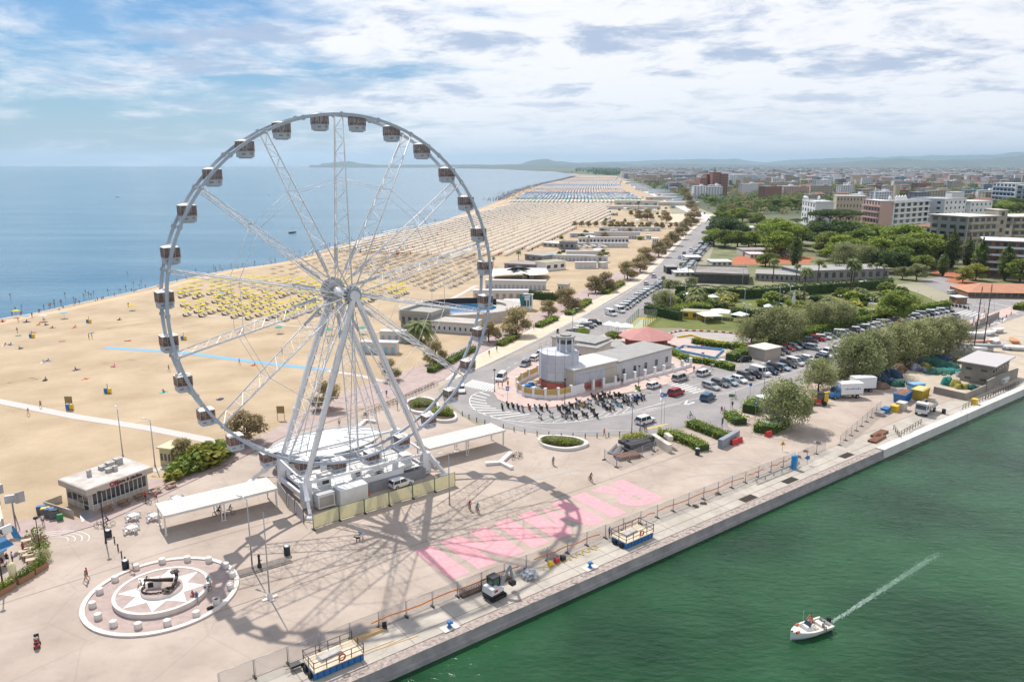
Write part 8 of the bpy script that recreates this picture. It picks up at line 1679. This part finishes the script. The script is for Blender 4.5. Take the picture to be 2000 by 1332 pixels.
for a, b, tp_, lb, n, dr in (((948,565),(1066,567),548,'long row of white beach cabins behind the pool hedge',14,None),((924,584),(1032,584),568,'row of beige beach cabins right behind the round pool',8,mat('door_tan', (.36, .27, .18), .7)),((742,668),(820,670),648,'row of white beach cabins left of the palm by the pool',6,None),((705,690),(775,692),669,'row of small blue-doored cabins nearest the wheel',5,LBD),((1058,509),(1147,511),498,'row of white beach cabins below the beach bar',12,None),((1147,512),(1186,513),500,'short beige wall of cabins beside the beach bar row',4,None),((1106,502),(1170,502),491,'long low white hut behind the bar cabins',1,WRF),((1123,525),(1165,525),513,'plain white store row on the sand, left half',4,WRF),((1173,525),(1187,524),514,'plain white store row on the sand, right half',2,WRF),((1128,484),(1226,484),475,'long pale wall of cabins behind the white parasol terrace',10,WRF),((1130,474),(1228,474),464,'row of cabins with dark blue doors',14,mat('door_dark_blue', (.03, .06, .15), .6)),((1160,466),(1250,467),453,'row of grey-white cabins beside the pale yard',16,None),((1113,464),(1176,464),456,'long white-roofed beach club hall',5,None),((1170,452),(1290,452),445,'far row of white cabins behind the tamarisk line',14,None),((1185,409),(1290,409),403,'far white wall before the striped umbrellas',6,WRF),((1200,400),(1290,401),392,'teal fronted beach pool building far along the shore',5,UM['teal'])): cabins(a, b, tp_, lb, n, dr)
for lb, a, b, tp_, d, w_, rf in (('small beige beach hut at the end of the cabin row',(1089,570),(1108,571),556,4,CREAMW,GREYR),('yellow wooden hut with a pale door behind the bushes',(314,908),(336,911),875,3,mat('hut_yellow', (.55, .5, .3), .7),mat('hut_roof_yellow', (.6, .55, .35), .7)),('grey-roofed beach bar with dark terrace',(1025,508),(1060,512),497,9,GP,GREYR),('dark-roofed beach bar behind the palm',(1092,487),(1122,488),473,8,GP,mat('bar_dark_roof', (.1, .1, .11), .7)),('low grey-roofed restaurant behind the white sails',(985,524),(1070,528),515,12,GP,mat('mauve_roof', (.33, .28, .27), .85)),('white beach restaurant beside the sails',(1065,530),(1105,526),514,8,WHITE,CREAM),('white block with a green picture panel beside the pool',(1018,606),(1034,607),578,4,WHITE,WRF),('low white wing linking the pool and the picture block',(985,606),(1018,606),592,7,WHITE,WRF),('white terrace roofs at the beach bar',(1060,482),(1090,484),474,10,CREAMW,WHITE),('small white kiosk on the sand, left one',(1262,468),(1272,468),460,4,WHITE,WHITE),('small white kiosk on the sand, right one',(1274,475),(1286,475),466,4,WHITE,WHITE)): house(lb, a, b, tp_, d, w_, rf, 1, 3, 0, winw=.5, winh=.4)
p = g(1026, 606); obj('picture_panel', MB().box(0, -.1, 0, 4.2, .1, 4.2), mat('picture_green', (.03, .2, .2), .5), None, 'green and blue picture panel on the white block by the pool', 'panel', loc=(p[0]+.1, p[1]-.25, 1.6), rz=0)
t = thing('sail_tent', 'white tensile sail roofs over the beach restaurant terrace', 'tent', g(1010, 538)); o = g(1010, 538); m = MB(); zt = [(958,540,2.2),(985,536,3.6),(1002,536,2.4),(1022,534,5.2),(1036,538,2.4),(1060,536,3.4),(1072,532,2.2),(1066,524,3.0),(1040,526,2.6),(1012,520,6.5),(985,528,2.4),(962,526,3.0)]; V = [(g(x, y, z)[0]-o[0], g(x, y, z)[1]-o[1], z) for x, y, z in zt]; c = (0, 3, 3.2)
m.add(V + [c], [(i, (i+1) % 12, 12) for i in range(12)]); obj('canopy', m, WHITE, t); obj('masts', MB().tube((V[3][0], V[3][1], 0), V[3], .1).tube((V[9][0], V[9][1], 0), V[9], .1), STEEL, t)
for i, (x, y) in enumerate(grid([(1130,482),(1180,480),(1195,488),(1125,490)], .3, 5, 5, 8, 0, .5)): dup(WU, (x, y), 0, 'white terrace parasol beside the long cabin wall', 'white terrace parasols')
for i in range(46):                                 # low club houses far along the shore
    Y = 980 + i*52 + r_.uniform(-10, 10); xl = [p for p in coast if p[1] > Y][0][0] + 215 + r_.uniform(0, 40); L = r_.uniform(25, 60); house('low white beach club building far along the shore, %s counting outward' % od(i), Vector((xl, Y)), Vector((xl + L, Y + r_.uniform(-3, 3))), r_.uniform(3, 4.5), 9, WHITE if i % 3 else CREAMW, [WRF, GREYR, UM['sky']][i % 3], 1, 4, 0, parts=False, group='far beach club buildings')
# ================================================================ town, hotels, far land and hills
TG = mat('town_ground', (.05, .075, .03), .95, vs=.006, col2=(.16, .16, .10), det=9)
obj('town_ground', MB().flat([(178, 690), (205, 690), (330, 690), (600, 560), (1400, 560), (9000, 4200), (9000, 12000), (-1500, 15000), (-1200, 12600), (-90, 9050), (320, 6000), (352, 4300), (480, 3600), (372, 2400), (290, 1600), (240, 1100), (214, 850), (205, 706)], .06), TG, kind='structure')
obj('far_fields', MB().flat([(9000, 4200), (30000, 9000), (40000, 30000), (-6000, 30000), (-5000, 17600), (-1200, 12600), (-1500, 15000), (9000, 12000)], .1), mat('far_fields', (.09, .12, .05), .95, vs=.0012, col2=(.33, .30, .17), det=8), kind='structure')
HM = {n: mat('render_' + n, c, .85, var=.05, vs=.1) for n, c in dict(white=(.70,.70,.72), cream=(.48,.41,.31), pink=(.60,.40,.35), grey=(.24,.25,.28), terra=(.30,.14,.10), beige=(.44,.38,.31), blue=(.20,.30,.42)).items()}
TILE = mat('roof_terracotta', (.24,.13,.095), .9, var=.25, vs=.05); WIN = mat('far_window', (.06,.075,.10), .3)
def turrets(t, pts, r, h, mt):
    H = max(v.co.z for v in KIDS[t.as_pointer()][0].data.vertices)
    for x, y in pts: m = MB(); m.lathe([(r, H), (r, H+h*.5), (r*1.2, H+h*.55), (r*.8, H+h*.8), (.05, H+h)], x, y, 8); obj('turret', m, mt, t)
turrets(house('white ornate grand hotel with small roof turrets', (1563,446), (1588,455), 392, 13, HM['white'], WRF, 5, 5, 5, par=1, winw=.4, winh=.55), [(1, 1), (4, 1), (7, 1), (10, 1), (2, 12)], 1.1, 4, WHITE)
house('cream hotel block with dark shuttered windows', (1629,446), (1686,447), 383, 16, HM['cream'], WRF, 5, 9, 0, winw=.28, winh=.42); house('pink hotel with rows of little balconies', (1680,456), (1713,462), 390, 10, HM['pink'], WRF, 6, 6, 0, winw=.4, winh=.5, balc=HM['pink'])
turrets(house('large white hotel with projecting top floor and balcony bays', (1739,462), (1809,455), 397, 10, HM['white'], WRF, 6, 6, 3, par=1.4, winw=.55, winh=.62, over=1.4, balc=WHITE), [(3, 5), (14, 6), (18, 6), (22, 6), (26, 6)], 1.2, 5, WHITE); house('white tower hotel with a stepped roof', (1838,456), (1880,452), 391, 26, HM['white'], WRF, 6, 5, 3, par=.8, winw=.3, winh=.4); house('white roof lantern block on the tower hotel', (1852,440), (1876,440), 376, 10, HM['white'], WRF, 1, 2, 1); house('smaller white hotel right of the tower hotel', (1889,452), (1931,450), 394, 20, HM['white'], WRF, 5, 5, 2, winw=.3, winh=.4)
house('beige terraced apartment block with long balconies', (1880,510), (1938,506), 424, 22, HM['beige'], CONC, 6, 5, 4, winw=.6, winh=.5, balc=HM['cream'], over=1.2); house('beige apartment wing at the right edge with dark loggias', (1968,500), (2050,498), 424, 20, HM['beige'], CONC, 6, 5, 2, winw=.7, winh=.5, balc=HM['cream'], over=1.2); house('stair tower between the two beige apartment blocks', (1938,505), (1956,505), 411, 12, HM['beige'], CONC, 6, 1, 0, winw=.3)
house('brick-red apartment block with white balconies', (1916,540), (2060,548), 470, 18, HM['terra'], WRF, 5, 9, 3, winw=.5, winh=.5, balc=WHITE, over=1.0); house('cream villa with tiled roof before the white hotel', (1815,492), (1850,490), 444, 14, HM['cream'], TILE, 3, 3, 3, par=2, flatroof=False)
house('blue-white slab hotel at the upper right', (1934,400), (1978,404), 357, 18, HM['white'], WRF, 5, 6, 2, winw=.7, winh=.5, balc=HM['blue']); house('blue-white hotel at the right edge', (1980,410), (2040,412), 362, 18, HM['white'], WRF, 5, 5, 2, winw=.7, winh=.5, balc=HM['blue'])
for i, (x, w_, yb, tp_, c) in enumerate(((1366,14,382,348,'terra'),(1378,12,381,341,'terra'),(1390,16,382,337,'terra'),(1404,16,382,340,'terra'))): house('pinkish brick tower block of the skyline cluster, %s from the left' % od(i), (x, yb), (x+w_, yb), tp_, 26, HM['terra'], TILE, 8, 4, 0, winw=.4, group='brick tower cluster')
p = g(1394, 372); m = MB(); H = ztop(p, 325); m.box(0, 0, 0, 7, 7, H*.72); m.box(0, 0, H*.72, 6, 6, H*.28, 0, 0, (.05, .05)); obj('church_spire', m, HM['grey'], None, 'dark pointed church spire above the brick tower cluster', 'spire', loc=(*p, 0))
p = g(1745, 430); obj('chimney', MB().box(0, 0, 0, 4, 4, ztop(p, 362)), HM['cream'], None, 'tall square cream chimney behind the large white hotel', 'chimney', loc=(*p, 0)); 
p = g(1704, 430); obj('obelisk', MB().box(0, 0, 0, 3.4, 3.4, ztop(p, 366), 0, 0, (.2, .2)), WHITE, None, 'white obelisk-like pinnacle behind the pink hotel', 'pinnacle', loc=(*p, 0))
FB = {}
def far_block(w_, d, fl, c, tile):
    k = (w_, d, fl, c, tile)
    if k not in FB:
        m = MB(); H = fl*3.1; m.box(0, 0, 0, w_, d, H); 
        if tile: o = .6; m.add([(-w_/2-o,-d/2-o,H),(w_/2+o,-d/2-o,H),(w_/2+o,d/2+o,H),(-w_/2-o,d/2+o,H),(-w_*.28,0,H+2.6),(w_*.28,0,H+2.6)], [(0,1,5,4),(1,2,5),(2,3,4,5),(3,0,4)], 1)
        else: m.box(0, 0, H, w_+.5, d+.5, .5, 0, 1); m.box(w_*.2, 0, H+.5, w_*.22, d*.4, 2.4, 0, 0)
        for r in range(fl):
            if c in ('white', 'blue', 'grey') and (w_ + fl) % 2: m.box(0, -d/2-.05, r*3.1+1.1, w_*.9, .1, 1.5, 0, 2); m.box(0, -d/2-.8, r*3.1+.3, w_*.94, .15, .9, 0, 0)
            else:
                n = int(w_/4)
                for j in range(n): m.box(-w_/2 + (j+.5)*w_/n, -d/2-.04, r*3.1+1.0, 1.6, .1, 1.6, 0, 2)
            for j in range(max(1, int(d/5))): m.box(-w_/2-.04, -d/2 + (j+.5)*d/max(1, int(d/5)), r*3.1+1.0, .1, 1.5, 1.5, 0, 2)
        FB[k] = m.mesh('town_building', [HM[c], TILE if tile else (GREYR if c != 'white' else WRF), WIN])
    return FB[k]
cs = ['white','cream','white','grey','pink','beige','white','cream','terra','blue','cream','white']; nb_ = 0; taken = []
def clear(x, y, d): return all(abs(x-a) > d + e or abs(y-b) > d*.6 + e for a, b, e in taken)
tries = 0
while nb_ < 205 and tries < 9000:
    tries += 1; Y = 900 + 1500*r_.random()**1.4; px = r_.uniform(1300, 2080); X = (px-1000)/FPX*(Y*cos(TH) + CH*sin(TH)); py = pix(X, Y)[1]
    lim = 215 + (Y-700)*.07
    if X < lim + 15: continue
    if 1100 < X < 0: continue
    if py > 396 - max(0, (1560 - px))*.03 and px < 1600 and py > 384: continue
    if Y < 1100 and px < 1560: continue
    w_ = r_.choice([14, 18, 24, 32, 44]); fl = r_.choice([3, 4, 5, 5, 6, 7, 8]) if px < 1560 else r_.choice([2, 3, 3, 4, 5, 6])
    if not clear(X, Y, w_*.75): continue
    taken.append((X, Y, w_*.5)); c = r_.choice(cs); tile = fl <= 4 and r_.random() < .6 and c not in ('blue',)
    obj('town_building', far_block(w_, r_.choice([11, 14]), fl, c, tile), None, None, '%s %d-storey town building with %s roof, %s counting inland from the seafront hotels' % ({'terra': 'brick-red', 'blue': 'bluish'}.get(c, c), fl, 'tiled' if tile else 'flat', od(nb_)), 'building', 'blocks of the distant town', loc=(X, Y, 0), rz=r_.uniform(-.35, .45)); nb_ += 1
dt = MB()
for i in range(4200):
    Y = 2000 + 6500*r_.random()**1.3; px = r_.uniform(1215, 2080); X = (px-1000)/FPX*(Y*cos(TH) + CH*sin(TH))
    if X < 345 + max(0, (Y-2000))*.09 or not clear(X, Y, 16): continue
    w_, d, h = r_.uniform(10, 34), r_.uniform(10, 20), r_.choice([6, 8, 9, 12, 12, 18, 24]); mi = r_.choice([0, 1, 2, 3, 4, 0, 1]); dt.box(X, Y, 0, w_, d, h, r_.uniform(-.5, .5), mi); dt.box(X, Y, h, w_*1.04, d*1.04, 1.6, 0, 5 if h < 13 and r_.random() < .7 else 3, (.8, .5))
obj('distant_town', dt, [HM['white'], HM['cream'], HM['pink'], HM['grey'], HM['beige'], TILE], None, kind='stuff')
wd_ = [MB(), MB(), MB()]
for i in range(5200):
    Y = 620 + 3800*r_.random()**1.7; px = r_.uniform(1240, 2080); X = (px-1000)/FPX*(Y*cos(TH) + CH*sin(TH)); s_ = r_.uniform(3.5, 7)
    if X < 225 + (Y-700)*.075: continue
    if Y < 800 and (X < 330 or X > 420 and r_.random() < .5): continue
    if any(abs(X-a) < e + s_ and abs(Y-b) < e*.5 + s_ for a, b, e in taken): continue
    wq_ = wd_[0 if r_.random() < .5 else (1 if r_.random() < .75 else 2)]; z = s_*.9; leaves(wq_, (X, Y, z), (s_*1.2, s_, s_*.75), 56 if Y < 1500 else 26, 1.1 if Y < 1500 else 2.1, 0, .75, r_=r_)
for k, n in enumerate(('green', 'dark', 'tamarisk')): obj('distant_woods', wd_[k], LF[n], None, kind='stuff')
m = MB()
for i in range(2200):
    Y = 3800 + 9000*r_.random()**1.3; px = r_.uniform(1130, 2100); X = (px-1000)/FPX*(Y*cos(TH) + CH*sin(TH))
    if X < 480 + (3600-Y)*.08: continue
    s_ = r_.uniform(15, 45); leaves(m, (X, Y, 5), (s_*1.6, s_, 7), 12, 8, 0, .6, r_=r_)
obj('far_woods', m, LF['dark'], None, kind='stuff')
# hills: ridges of real height beyond the plain and the headland across the bay
HL = mat('hill_cover', (.03, .06, .05), .95, vs=.0022, col2=(.12, .14, .10), det=9)
def ridge(Y, prof, name, depth=2600, seed=0):
    P = []; n = 150; x0, x1 = prof[0][0], prof[-1][0]; rows = 9; m = MB(); vs = []
    for r in range(rows):
        f = r/(rows-1); env = sin(pi*min(1, f*.62 + .0))**1.0 if f < .81 else max(0, 1-(f-.81)*3)
        for i in range(n):
            px = x0 + (x1-x0)*i/(n-1); k = 0
            while k < len(prof)-2 and px > prof[k+1][0]: k += 1
            a, b = prof[k], prof[k+1]; t_ = (px-a[0])/(b[0]-a[0]); t_ = t_*t_*(3-2*t_); py = a[1] + (b[1]-a[1])*t_; Yr = Y + (f-.62)*depth; X = (px-1000)/FPX*Y*1.0; H = max(0, (321 - py))*Y/FPX + 48
            H *= env*(1 + .16*noise.noise(Vector((px*.02, f*2.2, seed))) + .08*noise.noise(Vector((px*.07, f*5, seed)))) ; vs.append((X*(Yr/Y)*cos(TH)*1.0 + X*(1-cos(TH)), Yr, max(-3, H - 3*(f == 0))))
    m.add(vs, [(r*n+i, r*n+i+1, (r+1)*n+i+1, (r+1)*n+i) for r in range(rows-1) for i in range(n-1)], 0, True); obj(name, m, HL, None, kind='structure')
ridge(15500, [(615,327),(628,325),(640,318),(668,316),(690,314),(715,318),(760,322),(800,325),(860,326),(905,323),(960,324)], 'headland', 2000, 3)
ridge(17500, [(880,325),(960,321),(1010,320),(1045,312),(1065,309),(1085,313),(1130,318),(1200,317),(1260,322),(1330,322)], 'hill', 3000, 1)
ridge(13500, [(900,327),(1000,324),(1100,323),(1200,324),(1300,319),(1380,320),(1450,321),(1520,323),(1600,318),(1680,313),(1740,309),(1800,312),(1850,309),(1900,311),(1950,306),(1985,297),(2030,300),(2150,305)], 'foothills', 4200, 5)
ridge(24000, [(1100,318),(1200,315),(1300,311),(1360,309),(1420,311),(1480,316),(1540,311),(1640,309),(1700,305),(1740,303),(1850,302),(1900,300),(1990,298),(2100,294)], 'far_hill', 3500, 9)
for i, (x, y) in enumerate(((230,385),(572,455),(525,380),(915,345),(490,437))): m = hull(7, 2.4, .9, 0); m.tube((0,0,.5), (0,0,6 if i else 2), .06, n=4); obj('small_boat', m, [DARK if i % 2 else WHITE, STEEL], None, 'tiny boat far out on the sea, %s from the left' % od([0,3,2,4,1][i]), 'boat', loc=(*g(x, y, WZ), WZ), rz=i)
# unused patterns are moved out: none are left unplaced
for o in list(COL.objects):
    if o.get('label') == 'x' or o.get('label') in ('scooter', 'bicycle', 'car'):
        for k in KIDS.get(o.as_pointer(), []): bpy.data.objects.remove(k)
        bpy.data.objects.remove(o)
